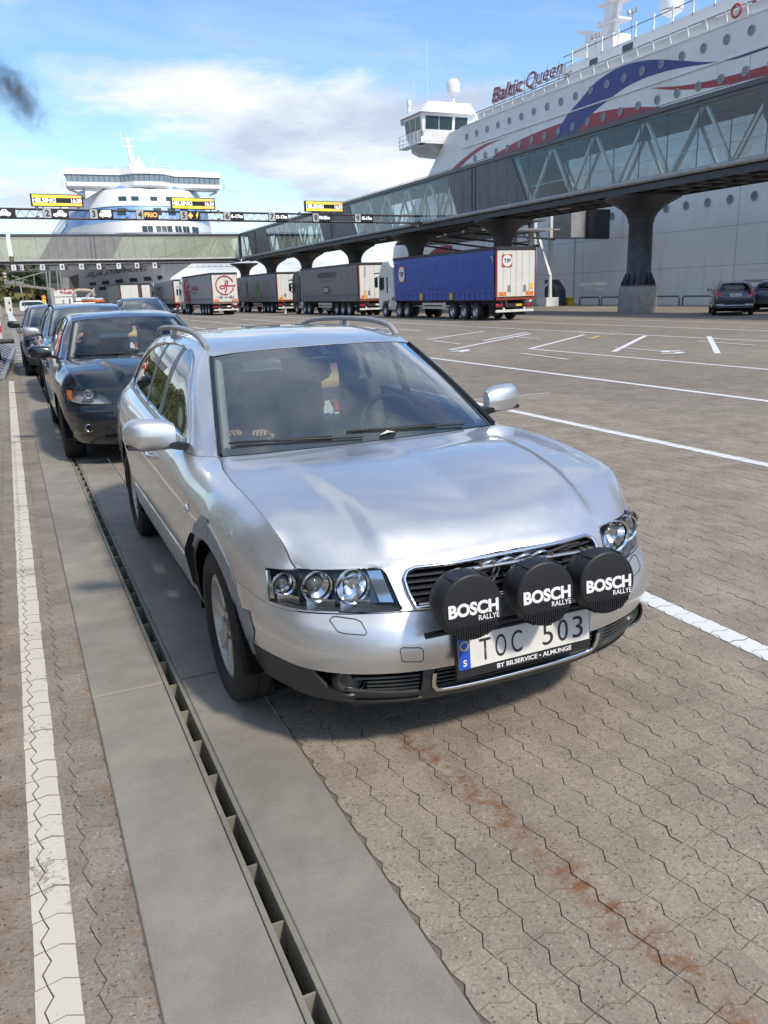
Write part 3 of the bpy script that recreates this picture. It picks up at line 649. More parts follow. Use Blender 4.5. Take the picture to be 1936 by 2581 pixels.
desc = {'1': 'lane sign with a white car symbol cut by the left picture edge', '2': 'lane sign numbered 2 with a white car symbol', '3': 'lane sign numbered 3 with a white camper symbol', '4': 'lane sign numbered 4 with orange word PRIO',
        '5': 'lane sign numbered 5 with orange diamond and yellow lightning bolt', '6': 'lane sign numbered 6 reading 6-17m', '7': 'lane sign numbered 7 reading 15-17m', '8': 'lane sign numbered 8 reading 18-25m under a display board', '9': 'lane sign numbered 9 reading 15-17m at the bridge end of the gantry'}
for x0, x1, num, kind in signs:
    s = thing('lane_sign', desc[num], 'lane sign', gpt((x0+x1)/2, 0.1, 6.86), math.atan(GSL), 'lane signs on the near gantry')
    wd = x1-x0; pw = 0.46
    mb = MB(); mb.box((0, 0, 0), (wd, 0.12, 0.56)); mb.build('screen', SCREEN, s, bevel=0.01)
    if num != '1':
        mb = MB(); mb.box((-wd/2+pw/2+0.01, -0.075, 0), (pw, 0.03, 0.54)); pl = mb.build('number_plate', PLATE, s)
        text('numeral', num, INK, pl, (-wd/2+pw/2+0.01, -0.09, -0.17), ex, ez, 0.36, bold=0.035, align='CENTER', ext=0.004)
    cxs = (-wd/2+pw+(wd-pw)/2) if num != '1' else 0.1
    def flat(poly, m, x, z, sx, sz, off=-0.065, nm='symbol'):
        mb = MB(); mb.prism([(x+a*sx, z+b*sz) for a, b in poly], (0, off, 0), ex, ez, ey, -0.004, 0.0); return mb.build(nm, m, s)
    if kind == 'car':
        c = flat(CAR_ICON, LED_W, cxs-0.4, -0.22, 0.8, 0.44); mb = MB()
        mb.prism([(cxs-0.13, 0.05), (cxs-0.05, 0.15), (cxs, 0.15), (cxs, 0.05)], (0, -0.071, 0), ex, ez, ey, -0.002, 0); mb.prism([(cxs+0.04, 0.05), (cxs+0.04, 0.15), (cxs+0.12, 0.15), (cxs+0.17, 0.05)], (0, -0.071, 0), ex, ez, ey, -0.002, 0); mb.build('symbol_window', SCREEN, c)
    elif kind == 'van':
        c = flat(VAN_ICON, LED_W, cxs-0.36, -0.2, 0.72, 0.44); mb = MB(); mb.prism([(cxs-0.28, 0.06), (cxs-0.24, 0.14), (cxs-0.16, 0.14), (cxs-0.16, 0.06)], (0, -0.071, 0), ex, ez, ey, -0.002, 0); mb.build('symbol_window', SCREEN, c)
    elif kind == 'haz':
        flat([(-.5, 0), (0, -.5), (.5, 0), (0, .5)], LED_O, cxs-0.22, 0, 0.36, 0.42); flat([(0.2, .5), (-.3, -.02), (0, -.02), (-.2, -.5), (.35, .1), (.05, .1), (.45, .5)], LED_Y, cxs+0.22, 0, 0.26, 0.40)
    else:
        text('lettering', kind, LED_O if kind == 'PRIO' else LED_W, s, (cxs, -0.065, -0.13 if kind == 'PRIO' else -0.1), ex, ez, 0.28 if kind == 'PRIO' else 0.21, width=0.82, bold=0.03, align='CENTER', ext=0.004)
for x0, x1, lb in ((2.25, 5.3, 'departure display board over lanes two and three reading HELSINKI 16:30'), (10.82, 13.8, 'departure display board over lane five reading HELSINKI 16:30'), (20.4, 23.45, 'departure display board over lane eight in front of the footbridge reading HELSINKI 16:30')):
    s = thing('display_board', lb, 'display board', gpt((x0+x1)/2, 0.05, 7.62), math.atan(GSL), 'HELSINKI display boards on the gantry')
    wd = x1-x0
    mb = MB(); mb.box((0, 0, 0), (wd, 0.22, 0.72)); mb.build('cabinet', SCREEN, s, bevel=0.015)
    for z in (0.225, -0.235):
        mb = MB(); mb.box((-wd*0.14, -0.115, z), (wd*0.66, 0.012, 0.15)); mb.build('yellow_bar', LED_Y, s)
        mb = MB(); mb.box((wd*0.332, -0.115, z), (wd*0.28, 0.012, 0.15)); mb.build('orange_bar', LED_O, s)
    text('lettering', 'HELSINKI', LED_W, s, (-wd/2+0.09, -0.115, -0.12), ex, ez, 0.235, width=wd*0.44, bold=0.02, ext=0.004)
    text('lettering', '16:30', LED_W, s, (wd/2-0.1-wd*0.2, -0.115, -0.12), ex, ez, 0.22, width=wd*0.2, bold=0.02, ext=0.004)
    for x in (-wd*0.28, wd*0.05, wd*0.4):
        mb = MB(); mb.box((x, 0.05, -0.42), (0.05, 0.05, 0.25)); mb.build('post', STEELD, s)
# far gantry under the cross footbridge
g2 = thing('sign_gantry', 'small far gantry hung under the cross footbridge with white number plates', 'gantry', (0, 112.4, 0))
for z in (5.48, 6.08):
    mb = MB(); mb.tube([(0.5, 0, z), (29, 0, z)], 0.04, 6); mb.build('chord', STEELM, g2)
mb = MB(); x = 0.6
while x < 28.5: mb.bar((x, 0, 5.5), (x+0.4, 0, 6.06), 0.03); mb.bar((x+0.4, 0, 6.06), (x+0.8, 0, 5.5), 0.03); x += 0.8
stuff(mb.build('lacing', STEELM, g2))
for i, x in enumerate((1.53, 2.36, 4.78, 7.03, 9.31, 11.40, 13.81, 16.07, 18.29)):
    s = thing('lane_number_sign', ['leftmost white number plate under the cross footbridge, reading one', 'white number plate beside the leftmost one, reading two', 'white number plate reading three under the cross footbridge', 'white number plate reading four over the motorhome', 'white number plate reading five under the cross footbridge', 'white number plate reading six before the grey ship hull', 'white number plate reading seven before the ship name', 'white number plate reading eight, last but one of the row', 'rightmost white number plate of the row, reading nine'][i], 'number sign', (x, 112.3, 5.77), 0, 'number plates under the cross footbridge')
    mb = MB(); mb.box((0, 0, 0), (0.52, 0.06, 0.66)); mb.build('plate', WHITE, s); text('numeral', str(i+1), INK, s, (0, -0.032, -0.2), ex, ez, 0.42, bold=0.03, align='CENTER', ext=0.01)
    mb = MB(); mb.cyl((0.55, 0, -0.25), (0.55, 0, 0.25), 0.16, n=10); mb.build('signal_lamp', STEELD, s, 40)

# ------------------------------------------------------------------ white ferry alongside
bq = thing('ferry', 'huge white passenger ferry with blue and red waves moored beyond the footbridge', 'ferry', (0, 0, 0))
XH = 46.0
def outline(z):
    ys = 90.4-(max(z, 6.0)-14.26)*1.34
    return [(x, y, z) for x, y in [(XH, -60), (XH, 30), (XH, ys-4.5), (XH+0.25, ys-1.5), (XH+0.9, ys+0.2), (XH+2.6, ys+2.2), (XH+6, ys+4.8), (XH+10.5, ys+7), (XH+14.5, ys+8.2), (XH+29, 70), (XH+29, -60)]]
zs = [-1.9, 3, 7, 9, 11, 13, 15.79, 15.83, 17.9]
mb = MB(); mb.grid([outline(z) for z in zs]); mb.add(outline(17.9), [tuple(range(11))]); mb.build('hull', SHIPW2, bq, 25)
mb = MB(); mb.tube([(XH-0.03, -60, 15.80), (XH-0.03, 80.5, 15.80)], 0.07, 6); mb.build('rubbing_strake', SHIPW, bq, 40)
def decal(nm, m, top, bot, dx):
    """a painted band between two curves given as (Y, z)"""
    T = spline(np.array([(0, y, z) for y, z in top]), 6); B = spline(np.array([(0, y, z) for y, z in bot]), 6); n_ = 60
    T, B = resample(T, n_), resample(B, n_); mb = MB()
    mb.grid([[(XH-dx, a[1], a[2]), (XH-dx, b[1], b[2])] for a, b in zip(T, B)]); return mb.build(nm, m, bq)
kz = lambda y, z: (y*1.0952, 1.591+(z-1.591)*1.0952)
decal('blue_wave', SHIPBLUE, [kz(*p) for p in ((60.4, 11.4), (58.84, 13.08), (57.23, 14.4), (55.53, 15.21), (54.19, 15.89), (52.13, 16.35), (50.16, 16.42), (48.07, 16.16), (44.81, 15.33), (42.42, 14.69), (40.6, 14.61), (38.26, 14.58), (30, 15.1))],
      [kz(*p) for p in ((57.0, 11.4), (55.71, 13.14), (54.08, 13.97), (52.52, 14.45), (50.54, 14.95), (48.67, 15.13), (45.81, 15.05), (42.41, 14.63), (40.6, 14.42), (38.26, 14.42), (30, 14.8))], 0.012)
decal('red_wave', SHIPRED, [kz(*p) for p in ((78.5, 11.6), (75.47, 13.11), (73.18, 13.72), (70.18, 14.27), (65.5, 14.28))], [kz(*p) for p in ((77.2, 11.6), (74.09, 12.98), (71.02, 13.81), (68.16, 14.2), (65.5, 14.27))], 0.008)
decal('red_wave', SHIPRED, [kz(*p) for p in ((70, 12.2), (67.76, 13.12), (65.48, 13.53), (61.96, 13.87), (57.66, 14.0), (54.0, 13.95), (51.45, 13.78), (47.15, 13.07), (43, 12.0))], [kz(*p) for p in ((69, 11.5), (66, 12), (62, 12), (55, 12), (48, 11.8), (44.5, 11.6), (43, 11.6))], 0.008)
decal('red_wave', SHIPRED, [kz(*p) for p in ((47.93, 14.4), (44.67, 13.87), (41.75, 13.62), (38.15, 13.53), (28, 13.9))], [kz(*p) for p in ((47.93, 14.39), (45.7, 13.81), (42.66, 13.28), (39.75, 13.05), (28, 12.9))], 0.008)
decal('red_wave', SHIPRED, [(89.6, 5.2), (88, 5.9), (85, 6.4), (83, 6.3)], [(89.6, 5.1), (88, 4.3), (85, 4.2), (83, 5.0)], 0.02)
pm = MB(); pm.lathe([(0.40, 0.02), (0.40, -0.05), (0.33, -0.06), (0.32, -0.02)], ax='X', n=20, cap=False); pr_ = pm.build('porthole', RIM, bq, 40)
gm_ = MB(); gm_.cyl((-0.03, 0, 0), (-0.02, 0, 0), 0.325, n=20); pg_ = gm_.build('pane', PORT, pr_)
def porthole(y, z, first=[True]):
    if first[0]: o = pr_; first[0] = False
    else: o = dup(pr_, parent=bq); dup(pg_, parent=o)
    o.location = (XH-0.01, y, z); o.scale = (1, .74, .80)
for i in range(21): porthole(79.75-2.025*i, 16.82+i*0.012)
for i in range(20): porthole(78.05-2.03*i, 14.50+i*0.012)
for i in range(16): porthole(58.2-2.03*i, 6.93)
mb = MB()
for y in (52.9, 61.0): mb.box((XH-0.02, y, 3.2), (0.06, 0.08, 6.6))
for y in np.arange(10, 80, 8.3): mb.box((XH-0.004, y, 7.9), (0.012, 0.035, 15.6))
for z in (2.6, 5.2, 8.9, 11.6): mb.box((XH-0.003, 10, z), (0.012, 136, 0.03))
mb.build('plate_seam', RIM, bq)
# deck edge, railing, deckhouse
mb = MB(); mb.box((XH+0.3, 12, 17.93), (0.7, 138, 0.08)); mb.build('deck_edge', SHIPW, bq)
rl = MB(); rl.tube([(XH+0.02, -40, 18.75), (XH+0.02, 78, 18.75)], 0.05, 6); rl.build('rail', mat('rail_grey', (0.35, 0.37, 0.4), 0.4), bq, 40)
bw = MB(); bw.box((XH+0.35, 19, 18.32), (0.03, 118, 0.78)); bw.build('windbreak', SHIPW2, bq)
pp = MB(); pp.bar((0.35, 0, 0), (0.0, 0, 0.85), 0.09); p0 = pp.build('rail_post', SHIPW, bq); p0.location = (XH-0.05, -6, 17.9)
for i in range(1, 50): dup(p0, parent=bq, loc=(XH-0.05, -6+i*1.72, 17.9))
mb = MB(); mb.box((62, 12, 19.2), (27, 110, 2.55)); mb.build('deckhouse', SHIPW, bq)
mb = MB(); mb.tube([(48.6, -40, 21.35), (48.6, 67, 21.35)], 0.04, 5); mb.build('rail', STEELM, bq)
pp = MB(); pp.bar((0, 0, 0), (0, 0, 1.3), 0.10); p1 = pp.build('rail_post', SHIPW, bq); p1.location = (48.55, 0, 20.3)
for i in range(1, 33): dup(p1, parent=bq, loc=(48.55, i*2.05, 20.3))
for y, z, a, b, m in ((62.5, 19.9, 1.0, 0.5, WINGLASS), (58.2, 19.9, 1.2, 0.6, WINGLASS), (57.0, 19.3, 0.5, 0.4, SHIPRED), (49.6, 19.3, 1.3, 0.6, mat('beige', (0.5, 0.45, 0.33), 0.6)), (45.6, 19.6, 0.3, 0.3, SHIPRED), (66.2, 19.6, 0.5, 0.4, WINGLASS)):
    mb = MB(); mb.box((48.47, y, z), (0.05, a, b)); mb.build('deckhouse_window', m, bq)
lr = MB(); lr.tube([(45.9, 44.6+0.38*math.cos(t), 18.5+0.38*math.sin(t)) for t in np.linspace(0, 2*math.pi, 18, endpoint=False)], 0.08, 6, closed=True); lr.build('lifebuoy', mat('lifebuoy_red', (0.55, 0.08, 0.05), 0.5), bq, 50)
for y in (40.2, 46.3):
    mb = MB(); mb.tube([(48.4, y, 20.4), (48.4, y, 21.9)], 0.06, 6); mb.box((48.4, y, 21.9), (0.5, 0.4, 0.4)); mb.tube([(48.4, y-0.3, 21.5), (48.4, y+0.3, 22.1)], 0.1, 6); mb.build('floodlight', STEELD, bq)
for y, z in ((64.2, 22.3), (59.6, 22.9)):
    mb = MB(); mb.tube([(50, y, 20.4), (50, y, z)], 0.05, 5); mb.bar((50, y-0.5, z), (50, y+0.5, z+0.1), 0.06)
    for d_ in (-0.5, 0, 0.5): mb.cyl((50, y+d_, z), (50, y+d_, z+0.35), 0.09, n=6)
    mb.build('light_mast', EDGE, bq)
# name in free-standing letters on a frame
word = bpy.data.objects.new('name_sign', None); COL.objects.link(word); word.parent = bq
xx = 46.15; ys = 74.8
for wtxt, y_start, wid in (('Baltic', 74.8, 5.35), ('Queen', 68.9, 5.6)):
    o = text('letters', wtxt, LETRED, word, (xx, y_start, 19.05), (0, -1, 0), (0, 0, 1), 1.22, width=wid, shear=0.28, bold=0.012 if wtxt == 'Baltic' else 0.0, ext=0.22)
    o2 = text('letters_back', wtxt, SHIPW, word, (xx, y_start+0.12, 19.02), (0, -1, 0), (0, 0, 1), 1.26, width=wid+0.2, shear=0.28, bold=0.03 if wtxt == 'Baltic' else 0.0, ext=0.0)
mb = MB()
for z in (19.1, 19.9): mb.tube([(46.4, 75.4, z), (46.4, 62.6, z)], 0.04, 5)
for i in range(8): mb.bar((46.4, 75-i*1.75, 18.7), (46.4, 75-i*1.75, 20.3), 0.06)
mb.build('letter_frame', EDGE, word)
# navigating bridge wing
wg = bpy.data.objects.new('bridge_wing', None); COL.objects.link(wg); wg.parent = bq
def loft(name, m, A, B, parent, smooth=None): mb = MB(); mb.grid([A+[A[0]], B+[B[0]]]); mb.add(A, [tuple(range(len(A)))]); mb.add(B, [tuple(range(len(B)))]); return mb.build(name, m, parent, smooth)
E1 = [(43.6, 85.5, 20.25), (43.5, 90.4, 20.25), (45.0, 93.4, 20.25), (50.6, 94.5, 20.25), (50.6, 85.5, 20.25)]
E2 = [(45.1, 86.4, 21.5), (45.0, 89.4, 21.5), (46.2, 91.6, 21.5), (50.3, 92.6, 21.5), (50.3, 86.4, 21.5)]
loft('wing_roof', SHIPW, E1, E2, wg)
B0 = [(45.0, 86.6, 17.0), (44.6, 89.8, 17.0), (45.6, 91.8, 17.0), (51, 93, 17.0), (51, 86.6, 17.0)]
B1 = [(44.15, 86.2, 18.5), (44.0, 90.0, 18.5), (45.3, 92.4, 18.5), (51, 93.4, 18.5), (51, 86.2, 18.5)]
loft('wing_parapet', SHIPW2, B0, B1, wg)
loft('wing_wall', SHIPW, B1, [(44.0, 86.0, 20.25), (43.85, 90.2, 20.25), (45.2, 92.8, 20.25), (51, 93.8, 20.25), (51, 86.0, 20.25)], wg)
loft('wing_floor', SHIPW2, [(45.9, 87.0, 16.5), (45.6, 89.4, 16.5), (46.2, 91.2, 16.5), (51, 92.6, 16.5), (51, 87.0, 16.5)], B0, wg)
for xa, xb in ((44.5, 46.1), (46.2, 47.8), (48.15, 49.7)):
    mb = MB(); mb.add([(xa, 86.14, 18.65), (xb, 86.14, 18.65), (xb, 85.98, 19.95), (xa, 85.98, 19.95)], [(0, 1, 2, 3)]); mb.build('wing_window', WINGLASS, wg)
for ya, yb in ((86.5, 87.6), (87.75, 88.85), (89.0, 90.0)):
    xw_ = lambda y, z: 44.13-(y-86.2)*.04-(z-18.5)*.08
    mb = MB(); mb.add([(xw_(ya, 18.65), ya, 18.65), (xw_(yb, 18.65), yb, 18.65), (xw_(yb, 19.95), yb, 19.95), (xw_(ya, 19.95), ya, 19.95)], [(0, 1, 2, 3)]); mb.build('wing_window', WINGLASS, wg)
mb = MB()
for z in (17.5, 17.95, 18.4): mb.tube([(49.5, 85.6, z), (43.7, 85.6, z), (43.3, 90.4, z), (45, 93), (47, 94, z)] if False else [(49.5, 85.6, z), (43.7, 85.6, z), (43.3, 90.6, z), (45.2, 93.2, z)], 0.03, 5)
for k in range(7): mb.bar((43.7+k*.9, 85.6, 17.2), (43.7+k*.9, 85.6, 18.4), 0.04); mb.bar((43.7-k*.06, 85.6+k*.8, 17.2), (43.7-k*.06, 85.6+k*.8, 18.4), 0.04)
mb.box((46.4, 86.1, 17.15), (5.6, 1.1, .12)); mb.box((43.9, 88.2, 17.15), (1.0, 5.0, .12)); mb.build('wing_rail', SHIPW, wg)
mb = MB(); mb.add([(43.6, 85.5, 17.1), (44.9, 85.5, 17.5), (44.9, 85.5, 18.3), (43.6, 85.5, 17.7)], [(0, 1, 2, 3)]); mb.build('wing_shield', SHIPW, wg)
mb = MB(); mb.lathe([(.70, 0), (.74, 0.25), (.75, .8), (.65, 1.15), (.38, 1.4), (0.03, 1.48)], (48.7, 87.4, 22.7), n=20); mb.lathe([(0.22, -1.3), (0.16, -0.4), (.70, 0.0)], (48.7, 87.4, 22.7), n=14); mb.build('radome', SHIPW, bq, 40)
mb = MB(); mb.lathe([(.95, 0), (1.0, 0.25), (1.02, 1.2), (.8, 1.7), (0.05, 1.95)], (56, 61.7, 24.3), n=20); mb.lathe([(0.12, -3.0), (0.12, -0.5), (.95, 0.0)], (56, 61.7, 24.2), n=14); mb.build('radome', SHIPW, bq, 40)
mb = MB(); mb.tube([(45.2, 91.5, 20.6), (45.2, 91.5, 22.6)], [0.3, 0.2], 8); mb.tube([(45.2, 91.5, 22.0), (45.2, 91.5, 22.5)], 0.3, 8); mb.tube([(46, 88.4, 21.5), (46, 88.4, 28)], 0.025, 4); mb.tube([(45.6, 91, 21.3), (45.6, 91, 25)], 0.025, 4); mb.build('aerial', SHIPW, bq, 40)
mb = MB(); mb.add([(55, 73.2, 20.4), (58, 73.2, 20.4), (58, 68, 20.4), (55, 68, 20.4), (55.4, 71.5, 24.4), (57.5, 71.5, 24.4), (57.5, 68.6, 24.4), (55.4, 68.6, 24.4)], [(0, 1, 5, 4), (1, 2, 6, 5), (2, 3, 7, 6), (3, 0, 4, 7), (4, 5, 6, 7)])
mb.bar((56, 70.2, 23.5), (56, 68.6, 31), 1.1, 0.9); mb.bar((56, 69.8, 23.5), (56, 68.2, 31), 0.5, 1.3)
for z, a in ((25.4, 1.6), (27.1, 1.8), (28.9, 1.4)): mb.box((56, 69.4-(z-25)*0.2, z), (1.6, 2*a, 0.16)); mb.bar((56, 69.4-a, z+0.6), (56, 69.4+a, z+0.6), 0.06)
mb.box((56, 72.8, 25.0), (0.7, 0.8, 0.9)); mb.bar((56, 74.6, 26.0), (56, 71.4, 25.0), 0.5, 0.35); mb.box((56, 73.0, 23.9), (2.2, 2.6, 0.5))
for y, z in ((67.5, 27.4), (71.3, 27.4), (67.2, 25.7), (71.4, 25.9)): mb.box((56, y, z), (0.2, 0.2, 0.35))
mb.build('radar_mast', SHIPW, bq)
mb = MB()
for z in (8, 9.5, 11, 12.6): mb.box((46.3, 84.5, z), (1.6, 2.6, 0.12)); mb.tube([(45.6, 83.3, z+1), (45.6, 85.7, z+1)], 0.04, 5)
for y in (83.3, 85.7): mb.bar((45.6, y, 7.8), (45.6, y, 13.8), 0.08)
mb.box((45.9, 86.2, 11.4), (0.5, 0.9, 1.4)); mb.build('pilot_platform', SHIPW, bq)

# ------------------------------------------------------------------ distant bow-on ship
ss = thing('cruise_ship', 'distant white cruise ship seen bow on behind the cross footbridge, with pale blue bands', 'cruise ship', (29.2, 172, 0))
def bowring(hw, y0, ln, p, z, back=210, n_=22, xs=0.0):
    pts = [(-hw+xs, back, z)]
    for i in range(n_+1):
        t = -1+2*i/n_; pts.append((hw*t+xs, y0+ln*abs(t)**p, z))
    pts.append((hw+xs, back, z)); return pts
def shell(name, m, rings, parent=ss, smooth=30): mb = MB(); mb.grid(rings); return mb.build(name, m, parent, smooth)
HULLG = mat('far_hull_white', (0.62, 0.63, 0.65), 0.35, noise=(0.15, 0.06))
shell('hull', HULLG, [bowring(3.5, 4.0, 60, 1.2, -1.8), bowring(7.5, 2.0, 55, 1.3, 3), bowring(11.0, -1, 50, 1.45, 7), bowring(13.2, -3, 36, 2.1, 9.6), bowring(14.2, -3.5, 28, 2.5, 12), bowring(14.6, -3.5, 22, 2.9, 14.0)])
shell('front_lower', SHIPW, [bowring(14.6, -2.5, 20, 3.0, 14.0), bowring(14.5, -1.5, 18, 3.0, 16.3)])
shell('blue_band', SBLUE, [bowring(14.3, 1.0, 15, 3.2, 16.3), bowring(14.0, 2.4, 14, 3.2, 19.4)])
shell('front_upper', SHIPW, [bowring(13.6, 2.3, 13, 3.4, 19.35), bowring(12.6, 3.8, 12, 3.4, 22.7)])
shell('upper_gap', SBLUE, [bowring(12.2, 5.0, 11, 3.4, 22.6), bowring(12.2, 5.2, 11, 3.4, 23.4)])
for z, hw, y0, ln, p in ((16.3, 14.55, -1.5, 18, 3.0), (22.7, 12.65, 3.8, 12, 3.4), (19.38, 14.0, 2.2, 14, 3.2)):
    mb = MB(); r0 = bowring(hw, y0, ln, p, z); mb.add([(0, 120, z)]+r0, [(0, i+1, i+2) for i in range(len(r0)-1)]); mb.build('deck', SHIPW, ss)
def curve_y(x, hw, y0, ln, p): return y0+ln*abs(x/hw)**p
def cwin(x0, x1, z0, z1, hw, y0a, ln, p, rise, m=WINGLASS, off=-0.12):
    mb = MB(); G = []
    for z in (z0, z1): G.append([(x0+(x1-x0)*k/3, curve_y(x0+(x1-x0)*k/3, hw, y0a(z), ln, p)+off, z) for k in range(4)])
    mb.grid(G); return mb.build('front_window', m, ss)
fu = lambda z: 2.3+(z-19.35)*0.448; fl = lambda z: -2.5+(z-14)*0.435; bl = lambda z: 1.0+(z-16.3)*0.45
for x in (-6.2, -3.9, -0.3, 2.8, 6.2, 9.2): cwin(x, x+1.4, 20.35, 21.15, 13.2, fu, 12.5, 3.4, 0)
for a, b in ((-3.2, -1.1), (-0.6, 2.6), (3.1, 4.5), (4.7, 6.2), (6.8, 8.5)):
    for k in range(2 if b-a < 2.5 else 3):
        w_ = (b-a)/(2 if b-a < 2.5 else 3); cwin(a+k*w_+0.06, a+(k+1)*w_-0.06, 14.05, 15.25, 14.55, fl, 19, 3.0, 0)
for x in (0.0, 2.8, 5.6, -6.8): cwin(x, x+1.5, 17.6, 18.9, 14.1, bl, 14.5, 3.2, 0)
for r_, (z, x) in enumerate(((19.9, -13.9), (18.0, -14.35), (15.0, -14.6))):
    for k in range(20):
        mb = MB(); mb.add([(x-0.05, 34+k*2.4, z), (x-0.05, 35.6+k*2.4, z), (x-0.05, 35.6+k*2.4, z+0.9), (x-0.05, 34+k*2.4, z+0.9)], [(0, 1, 2, 3)]); mb.build('side_window', WINGLASS, ss)
HR = [(3, 7.5, 2.0, 55, 1.3), (7, 11.0, -1, 50, 1.45), (9.6, 13.2, -3, 36, 2.1)]
def hull_y(x, z):
    """depth of the bow plating at (x, z)"""
    (z0, h0, a0, l0, p0), (z1, h1, a1, l1, p1) = (HR[0], HR[1]) if z < 7 else (HR[1], HR[2]); f = (z-z0)/(z1-z0); t = abs(x)/(h0+(h1-h0)*f)
    return (a0+l0*t**p0)*(1-f)+(a1+l1*t**p1)*f
for r_ in range(2):
    for k in range(6):
        x = -9.3+k*1.75; z = 5.2+r_*-1.2
        mb = MB(); mb.add([(x, hull_y(x, z)-.25, z), (x+0.9, hull_y(x+.9, z)-.25, z), (x+0.6, hull_y(x+.6, z+.75)-.25, z+0.75), (x-0.3, hull_y(x-.3, z+.75)-.25, z+0.75)], [(0, 1, 2, 3)]); mb.build('mooring_port', BLACK, ss)
nm = text('name_lettering', 'SILJA SYMPHONY', mat('name_grey', (0.14, 0.15, 0.2), 0.5), ss, (0, 0, 0), ex, ez, 0.85, width=8.4, bold=0.02, ext=0)
for v in nm.data.vertices: x_, z_ = v.co.x-10.6, 7.1+v.co.z; v.co = (x_, hull_y(x_, z_)-.35, z_)
# navigating bridge across the full beam
def wingring(z, grow=0.0, dy=0.0):
    g_ = grow; f = [(-15.2-g_, 9.5-g_), (-15.2-g_, 6.4-g_+dy), (-5.2, 6.0-g_+dy), (-3.0, 3.6-g_+dy), (0, 3.0-g_+dy), (3.0, 3.6-g_+dy), (5.2, 6.0-g_+dy), (14.8+g_, 6.4-g_+dy), (14.8+g_, 9.5-g_)]
    return [(x, y, z) for x, y in f]
def wring(name, m, za, zb, ga, gb):
    A, B = wingring(za, ga), wingring(zb, gb); return loft(name, m, A, B, ss)
wring('wing_floor', SHIPW, 22.9, 23.25, -0.3, 0.0); wring('wing_parapet', SHIPW, 23.25, 24.0, 0.0, 0.0); wring('window_backing', mat('bridge_interior', (0.22, 0.24, 0.26), 0.6), 24.0, 25.4, -0.35, -0.05); wring('wing_roof', SHIPW, 25.35, 26.4, 0.25, -0.2)
pa = wingring(0, 0); seg = [(pa[i], pa[i+1]) for i in range(1, 7)]
for a, b in seg:
    a, b = Vector(a), Vector(b); n_ = max(1, int((b-a).length/1.0))
    for k in range(n_):
        p, q = a+(b-a)*(k+0.05)/n_, a+(b-a)*(k+0.95)/n_
        mb = MB(); mb.add([(p.x, p.y+0.12, 24.02), (q.x, q.y+0.12, 24.02), (q.x, q.y-0.03, 25.33), (p.x, p.y-0.03, 25.33)], [(0, 1, 2, 3)]); mb.build('front_window', mat('far_window', (0.27, 0.34, 0.39), 0.06), ss)
for s_ in (-1, 1):
    mb = MB()
    for z in (23.3, 23.8, 24.3): mb.tube([(s_*15.2, 6.2, z), (s_*16.0, 6.2, z), (s_*16.0, 9.4, z)], 0.05, 5)
    mb.bar((s_*13, 9, 22.2), (s_*14.8, 9, 22.9), 0.4); mb.build('wing_rail', SHIPW, ss)
mb = MB(); mb.add([(-12, 7, 21.0), (-8.5, 7, 22.9), (-12, 7, 22.9), (-12, 9, 21.0), (-8.5, 9, 22.9), (-12, 9, 22.9)], [(0, 1, 2), (3, 5, 4), (0, 3, 4, 1), (1, 4, 5, 2)]); mb.build('wing_bracket', SHIPW, ss)
mb = MB()
mb.bar((-1.6, 12, 26), (-2.2, 12, 33.2), 0.6, 0.6); mb.bar((-0.8, 12, 26), (-1.9, 12, 30), 0.9, 0.9); mb.box((-0.6, 12, 28.2), (2.0, 2, 1.2)); mb.box((-1.0, 12, 27.0), (3.2, 3, 1.6)); mb.cyl((-0.4, 12, 28.8), (-0.4, 12, 29.6), 0.5)
mb.box((-2.1, 12, 33), (2.6, 0.4, 0.2)); mb.box((-2.1, 12, 31.6), (2.0, 0.3, 0.2)); mb.bar((-3.4, 12, 32.0), (-3.4, 12, 34.4), 0.12); mb.bar((-0.9, 12, 31.3), (-0.9, 12, 33.0), 0.12); mb.bar((-2.2, 12, 33), (-2.2, 12, 34.0), 0.1)
mb.bar((-3.4, 12, 32.0), (-2.2, 12, 31.0), 0.1); mb.bar((-0.9, 12, 31.4), (-2.0, 12, 30.4), 0.12)
for x, h_ in ((2.2, 29.4), (1.9, 28), (-5.2, 27.6), (-10.6, 27.8), (7.0, 27.6), (10.8, 27.4), (11.3, 27.6), (-13.9, 27.5)): mb.bar((x, 10, 26.2), (x-0.1, 10, h_), 0.16)
mb.build('signal_mast', SHIPW, ss)
mb = MB()
for z in (26.7, 27.2): mb.tube([(2.5, 6, z), (6.2, 7, z), (6.2, 12, z)], 0.05, 5)
mb.build('roof_rail', SHIPW, ss)
mb = MB(); mb.tube([(-13.5, 70, 18), (-12.2, 12, 21.8)], 0.25, 6); mb.build('boarding_guide', STEELM, ss)

